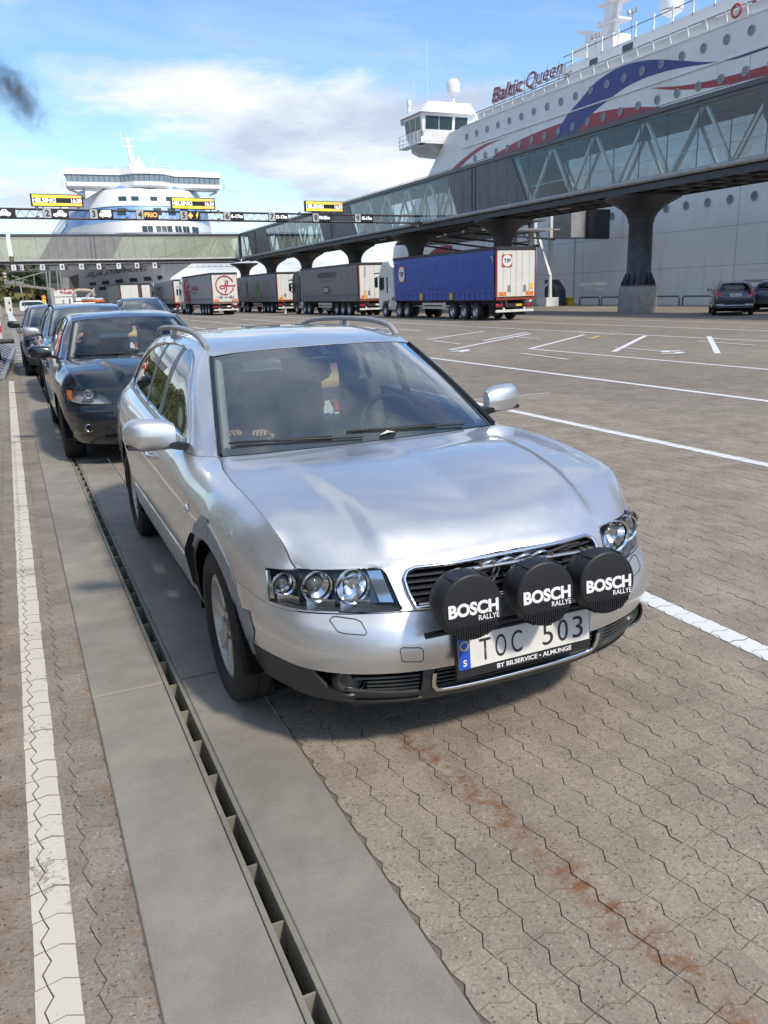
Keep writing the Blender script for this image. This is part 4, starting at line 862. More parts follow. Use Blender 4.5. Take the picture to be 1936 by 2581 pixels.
# ------------------------------------------------------------------ quay furniture
for i, (a, b) in enumerate(((56.47, 53.95), (53.67, 51.2), (47.67, 45.25), (44.92, 42.39), (50.9, 48.4))):
    lb = ['low tubular quay rail beside the yellow bollard', 'low tubular quay rail second from the yellow bollard', 'low tubular quay rail just right of the big pillar', 'low tubular quay rail left of the grey estate car on the quay', 'low tubular quay rail half hidden behind the big pillar'][i]
    mb = MB(); p = [(43.2, a, 0.0), (43.2, a, 0.48), (43.2, a-0.12, 0.62), (43.2, b+0.12, 0.62), (43.2, b, 0.48), (43.2, b, 0.0)]; mb.tube(p, 0.06, 8); o = mb.build('quay_rail', mat('rail_steel', (0.16, 0.17, 0.19), 0.45, 0.4), None, 50); tag(o, lb, 'quay rail', 'tubular rails along the quay edge')
bo = MB(); bo.lathe([(0.34, 0), (0.30, 0.25), (0.26, 0.35), (0.36, 0.5), (0.36, 0.6), (0.1, 0.66)], (43.0, 57.5, 0), n=16); bo.box((43.0, 57.5, 0.08), (0.9, 0.9, 0.16)); tag(bo.build('bollard', mat('bollard_yellow', (0.62, 0.43, 0.03), 0.5), None, 40), 'yellow mooring bollard on the quay edge below the ferry', 'bollard')
gw = thing('boarding_gangway', 'white steel boarding gangway tower and tube between footbridge and ferry', 'gangway', (0, 0, 0))
mb = MB()
for y in (59.3, 61.6):
    for x in (40.2, 42.2): mb.bar((x, y, 0), (x, y, 7.2), 0.28)
mb.build('tower_leg', WHITE, gw)
mb = MB()
for z in (1.9, 3.6, 5.2, 6.6): mb.bar((40.2, 59.3, z), (40.2, 61.6, z), 0.14); mb.bar((40.2, 59.3, z-1.4), (40.2, 61.6, z), 0.08)
mb.bar((40.5, 58.9, 6.0), (40.5, 56.9, 2.4), 0.22); mb.bar((40.5, 56.9, 2.4), (40.5, 56.8, 0.2), 0.22); mb.bar((40.3, 59.3, 2.0), (40.5, 56.9, 2.4), 0.12); mb.bar((40.3, 59.3, 0.3), (40.5, 56.9, 2.0), 0.1); mb.box((40.6, 57.2, 0.35), (1.2, 1.2, 0.7)); mb.build('brace', WHITE, gw)
mb = MB(); mb.box((38, 66.5, 6.75), (5.5, 17, 0.14)); mb.box((38, 66.5, 5.95), (5.5, 17, 0.14)); mb.build('gangway_deck', STEELM, gw)
for k in range(6):
    mb = MB(); mb.box((35.4, 74-k*3.1, 6.35), (0.25, 0.5, 0.75)); mb.cyl((35.2, 74-k*3.1, 6.0), (35.2, 74-k*3.1, 6.6), 0.22, n=10); mb.build('roller', mat('roller_beige', (0.42, 0.39, 0.33), 0.5), gw, 40)
mb = MB(); mb.box((42.5, 56.4, 6.2), (2.6, 2.4, 1.9)); mb.build('gangway_head', EDGE, gw); mb = MB(); mb.box((43.6, 55.0, 6.2), (2.0, 0.5, 2.2)); mb.build('fender_curtain', BLACK, gw)
for k in range(4):
    mb = MB(); mb.bar((35, 60+k*4, 5.9), (41, 57+k*2.0, 5.2-k*0.4), 0.16); mb.build('gangway_truss', STEELD, gw)
fp = MB(); fp.box((42.6, 54.0, 1.65), (0.9, 2.1, 0.28)); fp.box((42.6, 54.0, 1.35), (0.5, 1.8, 0.3)); tag(fp.build('fender_panel', WHITE), 'small white fender panel on the quay left of the big pillar', 'fender')
mb = MB(); mb.prism([(0, 0), (1.7, 0), (1.5, 1.3), (0.6, 2.1), (0, 2.1)], (41.5, 59.0, 0), (0, -1, 0), ez, ex, 0, 1.0); tag(mb.build('tarpaulin', mat('tarp_black', (0.03, 0.035, 0.045), 0.6, noise=(3, 0.3))), 'black tarpaulin heap at the foot of the white gangway tower', 'tarpaulin')
rp = thing('loading_ramp', 'white canopy ledge and grey wall of a quay ramp behind the grey estate car', 'ramp', (0, 0, 0))
mb = MB(); mb.box((41.0, 33.4, 2.12), (1.2, 8.2, 0.22)); mb.build('canopy', WHITE, rp); mb = MB(); mb.box((41.0, 33.4, 1.52), (0.8, 8.0, 0.14)); mb.build('ledge', EDGE, rp); mb = MB(); mb.box((41.2, 31.9, 1.0), (0.6, 6.0, 2.0)); mb.build('wall', GREYCLAD, rp)
# ------------------------------------------------------------------ cars: one smooth body net, cut into panels
TYRE = mat('tyre_rubber', (0.018, 0.018, 0.019), 0.75, noise=(12, 0.35), bump=(60, 0.2))
ALLOY = mat('alloy', (0.56, 0.54, 0.50), 0.38, 0.45, noise=(8, 0.12)); CHROME = mat('chrome', (0.78, 0.78, 0.79), 0.07, 1.0)
TRIMB = mat('trim_black', (0.012, 0.012, 0.013), 0.35); RUBBER = mat('seal_rubber', (0.015, 0.015, 0.016), 0.6); UNDER = mat('underbody', (0.006, 0.006, 0.006), 0.95, spec=0.1)
PLAST = mat('bumper_plastic', (0.045, 0.050, 0.050), 0.55, noise=(30, 0.15), bump=(300, 0.08)); DISC = mat('brake_disc', (0.25, 0.23, 0.21), 0.45, 0.8)
CARGLASS = glass('windscreen_glass', (0.72, 0.80, 0.76), 4.2, 1.5, body=(0.45, 0.5, 0.46), amount=0.04); SIDEGLASS = glass('side_glass', (0.24, 0.29, 0.27), 1.3, 1.5)
LENS = glass('lamp_lens', (0.93, 0.95, 0.95), 1.0, 1.45); LAMPIN = mat('lamp_black', (0.02, 0.02, 0.022), 0.25); REFL = mat('reflector', (0.85, 0.85, 0.85), 0.12, 1.0); AMBER = mat('amber', (0.75, 0.20, 0.03), 0.2, coat=1.0)
SEAT = mat('seat_cloth', (0.13, 0.135, 0.12), 0.85); SEATL = mat('seat_light', (0.42, 0.41, 0.36), 0.7); DASH = mat('dashboard', (0.020, 0.022, 0.024), 0.7); LINER = mat('headlining', (0.38, 0.38, 0.35), 0.85); REDL = mat('tail_red', (0.35, 0.015, 0.02), 0.15, coat=1.0)
PLATE_W = mat('plate_white', (0.74, 0.73, 0.68), 0.45, noise=(25, 0.06)); PLATE_B = mat('plate_blue', (0.02, 0.09, 0.50), 0.4); GOLD = mat('star_yellow', (0.8, 0.6, 0.05), 0.5); PRINTW = mat('print_white', (0.82, 0.82, 0.82), 0.5)
NET = [ # columns from the middle of the nose round to the middle of the tail; rows sill -> belt: (x, s, z)
 [(0,.10,.235),(0,.045,.30),(0,.02,.385),(0,0,.455),(0,.015,.53),(0,.045,.58),(0,.072,.62),(0,.095,.66),(0,.118,.695),(0,.145,.732)],
 [(.25,.11,.235),(.25,.055,.30),(.25,.03,.385),(.25,.010,.455),(.25,.028,.53),(.25,.06,.58),(.25,.086,.62),(.25,.108,.66),(.25,.128,.694),(.25,.152,.728)],
 [(.43,.145,.237),(.44,.092,.30),(.443,.072,.383),(.445,.048,.455),(.445,.07,.53),(.442,.108,.582),(.44,.135,.62),(.44,.157,.66),(.44,.175,.69),(.442,.196,.716)],
 [(.60,.235,.24),(.613,.182,.305),(.617,.155,.385),(.620,.135,.46),(.619,.160,.53),(.617,.205,.578),(.616,.228,.618),(.616,.246,.655),(.616,.262,.688),(.616,.277,.713)],
 [(.69,.335,.243),(.708,.282,.312),(.716,.252,.388),(.722,.232,.465),(.721,.252,.533),(.717,.288,.578),(.715,.305,.62),(.713,.320,.655),(.711,.333,.688),(.695,.352,.712)],
 [(.745,.465,.245),(.766,.408,.315),(.776,.378,.392),(.783,.358,.468),(.784,.372,.535),(.783,.396,.580),(.782,.408,.622),(.780,.418,.660),(.774,.428,.698),(.712,.405,.775)],
 [(.785,.590,.245),(.810,.550,.315),(.824,.525,.398),(.833,.510,.472),(.835,.512,.548),(.834,.520,.612),(.831,.525,.668),(.823,.528,.718),(.792,.515,.782),(.735,.472,.831)],
 [(.812,.74,.245),(.842,.735,.315),(.858,.73,.405),(.866,.73,.475),(.868,.73,.555),(.866,.73,.635),(.859,.73,.70),(.844,.73,.76),(.806,.72,.823),(.746,.67,.874)],
 [(.83,.92,.245),(.86,.92,.315),(.875,.92,.405),(.882,.92,.475),(.884,.92,.56),(.882,.92,.65),(.876,.92,.725),(.86,.92,.785),(.82,.92,.850),(.752,.92,.900)],
 [(.83,1.15,.245),(.86,1.15,.315),(.875,1.15,.405),(.882,1.15,.48),(.884,1.15,.57),(.882,1.15,.66),(.876,1.15,.74),(.858,1.15,.805),(.815,1.13,.868),(.745,1.10,.914)],
 [(.825,1.38,.24),(.857,1.38,.31),(.872,1.38,.40),(.881,1.38,.48),(.884,1.38,.575),(.882,1.38,.67),(.875,1.38,.755),(.855,1.38,.825),(.805,1.36,.882),(.716,1.335,.922)],
 [(.82,1.60,.235),(.855,1.60,.305),(.871,1.60,.395),(.880,1.60,.48),(.884,1.60,.58),(.882,1.60,.68),(.874,1.60,.765),(.853,1.60,.838),(.825,1.57,.880),(.782,1.52,.908)],
 [(.82,2.05,.23),(.855,2.05,.30),(.871,2.05,.39),(.880,2.05,.48),(.884,2.05,.585),(.882,2.05,.69),(.874,2.05,.78),(.853,2.05,.855),(.828,2.05,.897),(.790,2.05,.926)],
 [(.82,2.60,.23),(.855,2.60,.30),(.871,2.60,.39),(.880,2.60,.48),(.884,2.60,.59),(.882,2.60,.70),(.873,2.60,.795),(.851,2.60,.872),(.825,2.60,.916),(.786,2.60,.946)],
 [(.82,3.15,.235),(.855,3.15,.305),(.872,3.15,.395),(.881,3.15,.485),(.884,3.15,.60),(.881,3.15,.71),(.870,3.15,.81),(.845,3.15,.890),(.815,3.15,.935),(.772,3.15,.966)],
 [(.82,3.58,.245),(.858,3.58,.315),(.874,3.58,.405),(.882,3.58,.495),(.884,3.58,.61),(.879,3.58,.725),(.866,3.58,.825),(.838,3.58,.905),(.805,3.58,.950),(.758,3.58,.982)],
 [(.79,4.02,.265),(.83,4.02,.335),(.850,4.02,.425),(.860,4.02,.515),(.862,4.02,.625),(.857,4.02,.735),(.843,4.02,.835),(.815,4.02,.915),(.780,4.02,.960),(.735,4.02,.993)],
 [(.73,4.28,.29),(.775,4.30,.36),(.80,4.32,.44),(.815,4.33,.525),(.815,4.33,.63),(.805,4.32,.74),(.79,4.30,.835),(.762,4.28,.915),(.735,4.26,.960),(.705,4.24,.995)],
 [(.58,4.40,.30),(.62,4.43,.37),(.645,4.45,.45),(.66,4.47,.53),(.66,4.475,.62),(.65,4.46,.735),(.64,4.43,.835),(.62,4.40,.91),(.60,4.37,.955),(.58,4.34,.985)],
 [(0,4.46,.30),(0,4.49,.37),(0,4.52,.45),(0,4.544,.53),(0,4.544,.62),(0,4.52,.735),(0,4.49,.835),(0,4.46,.91),(0,4.43,.955),(0,4.40,.985)]]
TOP = [None]*10+[(.559,2.024,1.305),(.557,2.12,1.332),(.553,2.38,1.366),(.549,2.78,1.380),(.543,3.25,1.375),(.534,3.58,1.360),(.51,3.92,1.332),(.47,4.08,1.305),(.35,4.13,1.315),(0,4.15,1.320)]
HOODC = [(0,.145,.732),(0,.20,.768),(0,.32,.812),(0,.50,.852),(0,.75,.892),(0,1.0,.922),(0,1.20,.938)]
COWL = [(0,1.20,.938),(.25,1.215,.936),(.50,1.262,.930),(.716,1.335,.922)]
HEAD = [(0,1.905,1.335),(.25,1.92,1.331),(.45,1.965,1.321),(.559,2.024,1.305)]
ROOFC = [(0,1.905,1.335),(0,2.10,1.375),(0,2.45,1.402),(0,2.95,1.404),(0,3.4,1.392),(0,3.85,1.358),(0,4.15,1.320)]
NS, NR = 8, 5
class Warp:
    def __init__(s, sk=None, zk=None, xk=1.0): s.sk, s.zk, s.xk = sk, zk, xk
    def __call__(s, P):
        P = np.array(P, float); Q = P.copy(); Q[..., 0] *= s.xk
        if s.sk: Q[..., 1] = np.interp(P[..., 1], *s.sk)
        if s.zk: Q[..., 2] = np.interp(P[..., 2], *s.zk)
        return Q
def pip(p, poly):
    x, y = p; c = False; n = len(poly)
    for i in range(n):
        (x1, y1), (x2, y2) = poly[i], poly[i-1]
        if (y1 > y) != (y2 > y) and x < (x2-x1)*(y-y1)/(y2-y1)+x1: c = not c
    return c
def cut(bm, poly, ax, filt, eps=0.003):
    """cut the polygon (in the plane of the two axes) into the faces that pass filt; returns the faces inside"""
    n = len(poly); third = ({0, 1, 2}-set(ax)).pop()
    for i in range(n):
        a, b = poly[i], poly[(i+1) % n]; d = (b[0]-a[0], b[1]-a[1]); ln_ = math.hypot(*d)
        if ln_ < 1e-6: continue
        co = [0, 0, 0]; co[ax[0]], co[ax[1]] = a; no = [0, 0, 0]; no[ax[0]], no[ax[1]] = -d[1]/ln_, d[0]/ln_
        lo0, hi0 = min(a[0], b[0])-eps, max(a[0], b[0])+eps; lo1, hi1 = min(a[1], b[1])-eps, max(a[1], b[1])+eps
        sel = []
        for f in bm.faces:
            if not filt(f): continue
            xs = [v.co[ax[0]] for v in f.verts]; ys = [v.co[ax[1]] for v in f.verts]
            if max(xs) < lo0 or min(xs) > hi0 or max(ys) < lo1 or min(ys) > hi1: continue
            ds = [(x-a[0])*no[ax[0]]+(y-a[1])*no[ax[1]] for x, y in zip(xs, ys)]
            if min(ds) < -1e-6 and max(ds) > 1e-6: sel.append(f)
        if sel:
            geom = list({v for f in sel for v in f.verts})+list({e for f in sel for e in f.edges})+sel
            bmesh.ops.bisect_plane(bm, geom=geom, dist=1e-6, plane_co=co, plane_no=no)
    return [f for f in bm.faces if filt(f) and pip((f.calc_center_median()[ax[0]], f.calc_center_median()[ax[1]]), poly)]
def take(bm, faces):
    """move faces out of bm into a new bmesh"""
    nb = bmesh.new(); mp = {}
    for f in faces:
        for v in f.verts:
            if v not in mp: mp[v] = nb.verts.new(v.co)
        try: nb.faces.new([mp[v] for v in f.verts])
        except ValueError: pass
    bmesh.ops.delete(bm, geom=faces, context='FACES'); nb.normal_update(); return nb
def mirrored(bm):
    nb = bm.copy()
    for v in nb.verts: v.co.x = -v.co.x
    bmesh.ops.reverse_faces(nb, faces=nb.faces); nb.normal_update(); return nb
def join(a, b, weld=True):
    mp = {}
    for v in b.verts: mp[v] = a.verts.new(v.co)
    for f in b.faces:
        try: a.faces.new([mp[v] for v in f.verts])
        except ValueError: pass
    if weld: bmesh.ops.remove_doubles(a, verts=a.verts, dist=4e-4)
    a.normal_update(); return a
def both(bm): return join(bm.copy(), mirrored(bm))
def edge_panel(bm, gap=0.002, depth=0.012):
    """shrink the open border a little and fold it inward, so that neighbouring panels show a real gap"""
    bm.normal_update(); bd = [e for e in bm.edges if e.is_boundary and len(e.link_faces) == 1]
    mv = {}; nrm = {}
    for e in bd:
        f = e.link_faces[0]; d = (e.verts[1].co-e.verts[0].co)
        if d.length < 1e-9: continue
        d.normalize(); inn = f.normal.cross(d)
        if inn.dot(f.calc_center_median()-e.verts[0].co) < 0: inn = -inn
        for v in e.verts: mv.setdefault(v, Vector()); mv[v] += inn
    for v in mv: nrm[v] = v.normal.copy()
    for v, d in mv.items():
        if d.length > 1e-6 and abs(v.co.x) > 1e-4: v.co += d.normalized()*gap
    if depth:
        bd2 = [e for e in bd if not all(abs(v.co.x) < 1e-4 for v in e.verts)]
        r = bmesh.ops.extrude_edge_only(bm, edges=bd2)
        old = {}
        for v in [g for g in r['geom'] if isinstance(g, bmesh.types.BMVert)]:
            # nearest source normal
            best = min(nrm, key=lambda q: (q.co-v.co).length_squared) if len(nrm) < 3 else None
            for e in v.link_edges:
                q = e.other_vert(v)
                if q in nrm: v.co -= nrm[q]*depth; break
    bm.normal_update(); return bm
def offset_bm(bm, d):
    bm.normal_update(); n = {v: v.normal.copy() for v in bm.verts}
    for v in bm.verts: v.co += n[v]*d
    return bm
def face_out(bm, ref):
    """make face normals point away from the reference point"""
    bm.normal_update(); s = sum((f.normal.dot(f.calc_center_median()-Vector(ref)))*f.calc_area() for f in bm.faces)
    if s < 0: bmesh.ops.reverse_faces(bm, faces=bm.faces)
    bm.normal_update(); return bm
def grid_bm(G):
    bm = bmesh.new(); V = [[bm.verts.new(p) for p in r] for r in G]
    for i in range(len(V)-1):
        for j in range(len(V[0])-1):
            try: bm.faces.new((V[i][j], V[i+1][j], V[i+1][j+1], V[i][j+1]))
            except ValueError: pass
    bmesh.ops.dissolve_degenerate(bm, dist=1e-5, edges=bm.edges); bm.normal_update(); return bm
def make_wheel(parent, x, s, r, wd, rim_r, spokes=7, detail=True, name='wheel', rimmat=None):
    """tyre and rim as sub-parts of one wheel; local axis X, outside towards sign(x)"""
    sg = 1 if x > 0 else -1
    w_ = bpy.data.objects.new(name, None); COL.objects.link(w_); w_.parent = parent; w_.location = (x, s, r); w_.scale = (sg, 1, 1); w_.empty_display_size = 0.1
    h = wd/2; mb = MB()
    prof = [(rim_r-0.004, -h*0.8), (rim_r+0.01, -h*0.95), (r-0.04, -h), (r-0.012, -h*0.86), (r-0.002, -h*0.6), (r, -h*0.3), (r-0.006, -h*0.28), (r-0.006, -h*0.22), (r, -h*0.2), (r, h*0.2), (r-0.006, h*0.22), (r-0.006, h*0.28), (r, h*0.3), (r-0.002, h*0.6), (r-0.012, h*0.86), (r-0.04, h), (rim_r+0.03, h*1.02), (rim_r+0.012, h*0.97), (rim_r-0.004, h*0.82)]
    if not detail: prof = [(rim_r, -h), (r-0.02, -h), (r, -h*0.7), (r, h*0.7), (r-0.02, h), (rim_r, h*0.9)]
    mb.lathe(prof, ax='X', n=48 if detail else 24, cap=False); mb.build('tyre', TYRE, w_, 35)
    mb = MB(); R = rim_r
    mb.lathe([(R, h*0.85), (R+0.004, h*0.80), (R-0.012, h*0.78), (R-0.02, h*0.5), (R-0.03, -h*0.6)], ax='X', n=48 if detail else 20, cap=False)
    hub = h*0.62
    mb.lathe([(0.001, hub), (0.052, hub), (0.07, hub-0.008), (0.075, hub-0.04)], ax='X', n=20, cap=False)
    n_ = spokes
    for k in range(n_):
        a = 2*math.pi*k/n_+0.2; ca, sa = math.cos(a), math.sin(a)
        def P(rr, t, hh): return (hh, rr*ca-t*sa, rr*sa+t*ca)
        w0, w1 = 0.045, 0.034
        sec = [(0.05, w0, hub-0.004), (R*0.45, w1*0.95, hub+0.002), (R*0.75, w1, hub+0.004), (R-0.008, w1*1.35, h*0.78)]
        G = [[P(rr, -ww, hh-0.035), P(rr, -ww*0.8, hh), P(rr, -ww*0.2, hh-0.006), P(rr, ww*0.2, hh-0.006), P(rr, ww*0.8, hh), P(rr, ww, hh-0.035)] for rr, ww, hh in sec]
        mb.grid(G)
    mb.build('rim', rimmat or ALLOY, w_, 35)
    if detail:
        mb = MB()
        for k in range(5):
            a = 2*math.pi*k/5; mb.cyl((hub-0.012, 0.062*math.cos(a), 0.062*math.sin(a)), (hub+0.004, 0.062*math.cos(a), 0.062*math.sin(a)), 0.012, n=10)
        mb.lathe([(0.001, hub+0.004), (0.028, hub+0.004), (0.032, hub)], ax='X', n=16, cap=False); mb.build('wheel_bolt', DISC, w_, 40)
        mb = MB(); mb.lathe([(0.001, 0), (0.145, 0), (0.145, -0.02), (0.001, -0.02)], (-0.01, 0, 0), ax='X', n=28, cap=False); mb.build('brake_disc', DISC, w_, 40)
    mb = MB(); mb.lathe([(0.001, -h*0.4), (R-0.03, -h*0.4)], ax='X', n=24, cap=False); mb.build('wheel_back', UNDER, w_)
    return w_
def strip_along(pts, wd, nrm, th, mb):
    """flat ribbon through pts, wd wide across, lying on a surface with normal nrm (callable or vector)"""
    P = [Vector(p) for p in pts]; G = []
    for i, p in enumerate(P):
        d = (P[min(i+1, len(P)-1)]-P[max(i-1, 0)]).normalized(); n = Vector(nrm(i)) if callable(nrm) else Vector(nrm); s = d.cross(n).normalized()
        G.append([p-s*wd/2+n*0, p-s*wd/2+n*th, p+s*wd/2+n*th, p+s*wd/2+n*0])
    mb.grid(G); return mb
DLO = [(1.66,.945),(2.05,.958),(2.6,.978),(3.15,.998),(3.58,1.014),(3.86,1.028),(3.95,1.05),(3.93,1.09),(3.80,1.19),(3.62,1.265),(3.42,1.308),(3.15,1.332),(2.8,1.344),(2.5,1.340),(2.30,1.322),(2.17,1.292),(2.05,1.24),(1.88,1.12),(1.72,1.0)]
HLP = [(.7765,.699),(.70,.706),(.60,.709),(.50,.711),(.452,.710),(.440,.700),(.432,.66),(.422,.61),(.416,.592),(.43,.587),(.50,.586),(.60,.586),(.70,.587),(.76,.589),(.7815,.592),(.7805,.64)]
GRP = [(-.01,.715),(.345,.706),(.372,.697),(.386,.676),(.384,.64),(.372,.592),(-.01,.590)]
LGP = [(-.01,.45),(.333,.45),(.333,.365),(.330,.315),(.315,.296),(-.01,.290)]
SGP = [(.372,.45),(.690,.45),(.690,.372),(.655,.318),(.372,.296)]
PILB = [(2.46,.9),(2.60,.9),(2.545,1.37),(2.455,1.37)]
PILC = [(3.02,.9),(3.12,.9),(3.055,1.37),(2.965,1.37)]
def make_car(name, label, loc, rz, P, group=None, tilt=0.0):
    """P: paint, warp, features; returns the root Empty. Local axes: x across, y from nose to tail, z up"""
    root = thing(name, label, 'car', loc, rz, group); root.rotation_euler = (0, -tilt, rz)
    W = P.get('warp', Warp()); pm = P['paint']; trim = P.get('trim', PLAST); hi = P.get('hi', False)
    def wf2(poly, ax):
        v = np.zeros((len(poly), 3)); v[:, ax[0]] = [q[0] for q in poly]; v[:, ax[1]] = [q[1] for q in poly]
        q = W(v); return [(float(a[ax[0]]), float(a[ax[1]])) for a in q]
    net = W(np.array(NET, float)); nc = len(net)
    fine = [spline(c, NR) for c in net]                           # along rows
    fine = np.array(fine)                                         # (nc, nr, 3)
    D = np.array([spline(fine[:, k], NS, True, True) for k in range(fine.shape[1])])   # (nr, ncols, 3)
    nrow, ncol = D.shape[0], D.shape[1]
    bm = bmesh.new(); lay = bm.faces.layers.int.new('id')
    V = [[bm.verts.new(D[r, c]) for c in range(ncol)] for r in range(nrow)]
    for r in range(nrow-1):
        for c in range(ncol-1):
            f = bm.faces.new((V[r][c], V[r][c+1], V[r+1][c+1], V[r+1][c])); f[lay] = r*1000+c
    bm.normal_update()
    cidx = lambda f: f[lay] % 1000; ridx = lambda f: f[lay]//1000
    # belt / hood edge as a curve
    edge = D[-1]
    # ---- greenhouse side and roof
    tp = W(np.array(TOP[10:], float)); T = spline(tp, NS, False, True); Bt = edge[10*NS:]
    rows = 14; GH = []
    for i in range(rows+1):
        v = i/rows; q = Bt*(1-v)+T*v; bul = 0.062*v*v*(1-v)*6.75
        sidew = np.clip(np.arange(len(T))/6.0, 0.0, 1)*np.clip((len(T)-1-np.arange(len(T)))/(2.0*NS), 0, 1)
        q = q.copy(); q[:, 0] += bul*P.get('bulge', 0.6)*sidew*1.0; q[:, 1] += bul*0.5*np.clip((np.arange(len(T))-7*NS)/NS, 0, 1); GH.append(q)
    gh = grid_bm(GH); face_out(gh, (0, W([[0, 2.6, 1]])[0][1], 0.9))
    head = spline(W(np.array(HEAD, float)), NS, True, False); headR = resample(head, 25)
    sideT = T[:7*NS+1]; rearT = T[7*NS:][::-1]; rearR = resample(rearT, 25)
    roofc = resample(spline(W(np.array(ROOFC, float)), 8), len(sideT))
    # p runs from the middle to the side
    RG = coons(headR, rearR, roofc, sideT)
    roof = grid_bm(RG); face_out(roof, (0, RG[:, 0, 1].mean(), 0.5))
    # ---- hood
    fr = edge[:4*NS+1]; sd = edge[4*NS:10*NS+1]; cw = resample(spline(W(np.array(COWL, float)), 8, True), len(fr)); cw[-1] = sd[-1]
    hc = resample(spline(W(np.array(HOODC, float)), 8), len(sd)); hc[0] = fr[0]
    HG = coons(fr, cw, hc, sd); qn, pn = HG.shape[:2]
    xk = P.get('crease', ([.1, .30, .43, .66, 1.03, 1.3], [.435, .44, .452, .48, .511, .535]))
    s_un = np.interp(HG[..., 1], *(reversed(W.sk))) if W.sk else HG[..., 1]
    xc = np.interp(s_un, *xk)*W.xk; qq = np.linspace(0, 1, qn)[:, None]*np.ones((1, pn)); pp_ = np.linspace(0, 1, pn)[None, :]*np.ones((qn, 1))
    sst = lambda v: np.clip(v, 0, 1)**2*(3-2*np.clip(v, 0, 1)); amp = P.get('dome', 0.024)*sst(qq/0.16)*sst((0.92-qq)/0.35)
    HG[..., 2] += amp*0.5*(1-np.tanh((HG[..., 0]-xc)/0.013))
    HG[..., 2] += P.get('crown', 0.012)*np.sin(math.pi*pp_)*sst(qq/0.3)*sst((1-qq)/0.3)
    hood = grid_bm(HG); face_out(hood, (0, HG[..., 1].mean(), 0))
    # ---- cuts in the shell (right half; mirrored later)
    front = lambda f: f.calc_center_median().y < W([[0, 1.0, 0]])[0][1] and cidx(f) < 6*NS
    side = lambda f: 4.4*NS < cidx(f) < 17.2*NS
    out = {}
    def cutter(key, poly, ax, flt): out[key] = take(bm, cut(bm, wf2(poly, ax), ax, flt))
    if P.get('hl', True): cutter('hl', P.get('hl_poly', HLP), (0, 2), lambda f: front(f) and f.calc_center_median().y < W([[0, .5, 0]])[0][1])
    if P.get('grille', True): cutter('grille', P.get('gr_poly', GRP), (0, 2), lambda f: cidx(f) < 3*NS)
    if hi:
        cutter('lg', LGP, (0, 2), lambda f: cidx(f) < 3*NS and ridx(f) < 2*NR); cutter('sg', SGP, (0, 2), lambda f: cidx(f) < 5*NS and ridx(f) < 2*NR)
    ar = P.get('arch_r', 0.365); sF, sR = P.get('axles', (.92, 3.57)); wr = P.get('wheel_r', 0.316)
    for s0, key in ((sF, 'archF'), (sR, 'archR')):
        sc = W([[0, s0, 0]])[0][1]; poly = [(sc+ar*math.cos(t), wr+ar*math.sin(t)) for t in np.linspace(0, 2*math.pi, 40, endpoint=False)]
        out[key] = take(bm, cut(bm, poly, (1, 2), side)); out[key].free()
    # panels on the side
    if P.get('doors', True):
        fd = [(1.50,1.02),(1.44,.915),(1.345,.845),(1.335,.75),(1.36,.62),(1.44,.48),(1.53,.37),(1.57,.305),(2.51,.300),(2.53,.40),(2.54,1.02)]
        rd = [(2.54,1.04),(2.53,.40),(2.51,.300),(3.02,.302),(3.08,.36),(3.15,.48),(3.24,.62),(3.38,.72),(3.45,.82),(3.48,1.06)]
        cutter('front_door', fd, (1, 2), side); cutter('rear_door', rd, (1, 2), side)
    # tail lamps and rear glass
    rear = lambda f: cidx(f) >= 16.6*NS
    if P.get('rear', False): cutter('tl', P['tl_poly'], (0, 2), rear)
    # ---- what is left: trim (below row 2), bumper, fender, quarter
    cF, cR = 7*NS, 13*NS
    groups = {'bumper_trim': [], 'bumper': [], 'nose': [], 'fender': [], 'sill': [], 'quarter_panel': [], 'rear_bumper': []}
    for f in bm.faces:
        c, r = cidx(f), ridx(f); fs = f.calc_center_median().y; s0 = W([[0, sF, 0]])[0][1]; s1 = W([[0, sR, 0]])[0][1]
        if fs < s0: k = 'bumper_trim' if r < 2*NR else ('bumper' if r < 5*NR else ('nose' if c < 4*NS else 'fender'))
        elif r < 1*NR and fs < s1: k = 'sill'
        elif fs < (s0+s1)/2: k = 'fender'
        else: k = 'rear_bumper' if (fs > s1+0.15 and r < 5*NR) else 'quarter_panel'
        groups[k].append(f)
    pan = {k: None for k in groups}
    for k in list(groups):
        fl = [f for f in groups[k] if f.is_valid]
        if fl: pan[k] = take(bm, fl)
    bm.free()
    rp_ = (0, W([[0, 2.3, 0]])[0][1], 0.55)
    gap = P.get('gap', 0.002)
    # hood joined to the painted nose strip between lamps and grille
    if pan['nose']: hood = join(hood, pan['nose'])
    hood = both(hood); face_out(hood, (0, W([[0, .8, 0]])[0][1], 0.3)); obj_from_bm(edge_panel(hood, gap*1.8), 'hood', pm, root, 50)
    for k, m_ in (('bumper', pm), ('bumper_trim', trim), ('rear_bumper', pm)):
        if pan[k]: b_ = both(pan[k]); face_out(b_, rp_); obj_from_bm(edge_panel(b_, gap*.35), k, m_, root, 50)
    for k in ('fender', 'quarter_panel', 'sill'):
        if pan[k]:
            face_out(pan[k], (0, rp_[1], .55)); l_ = edge_panel(pan[k], gap*.45); r_ = mirrored(l_)
            obj_from_bm(l_, k, pm, root, 50); obj_from_bm(r_, k, pm, root, 50)
    doors = {}
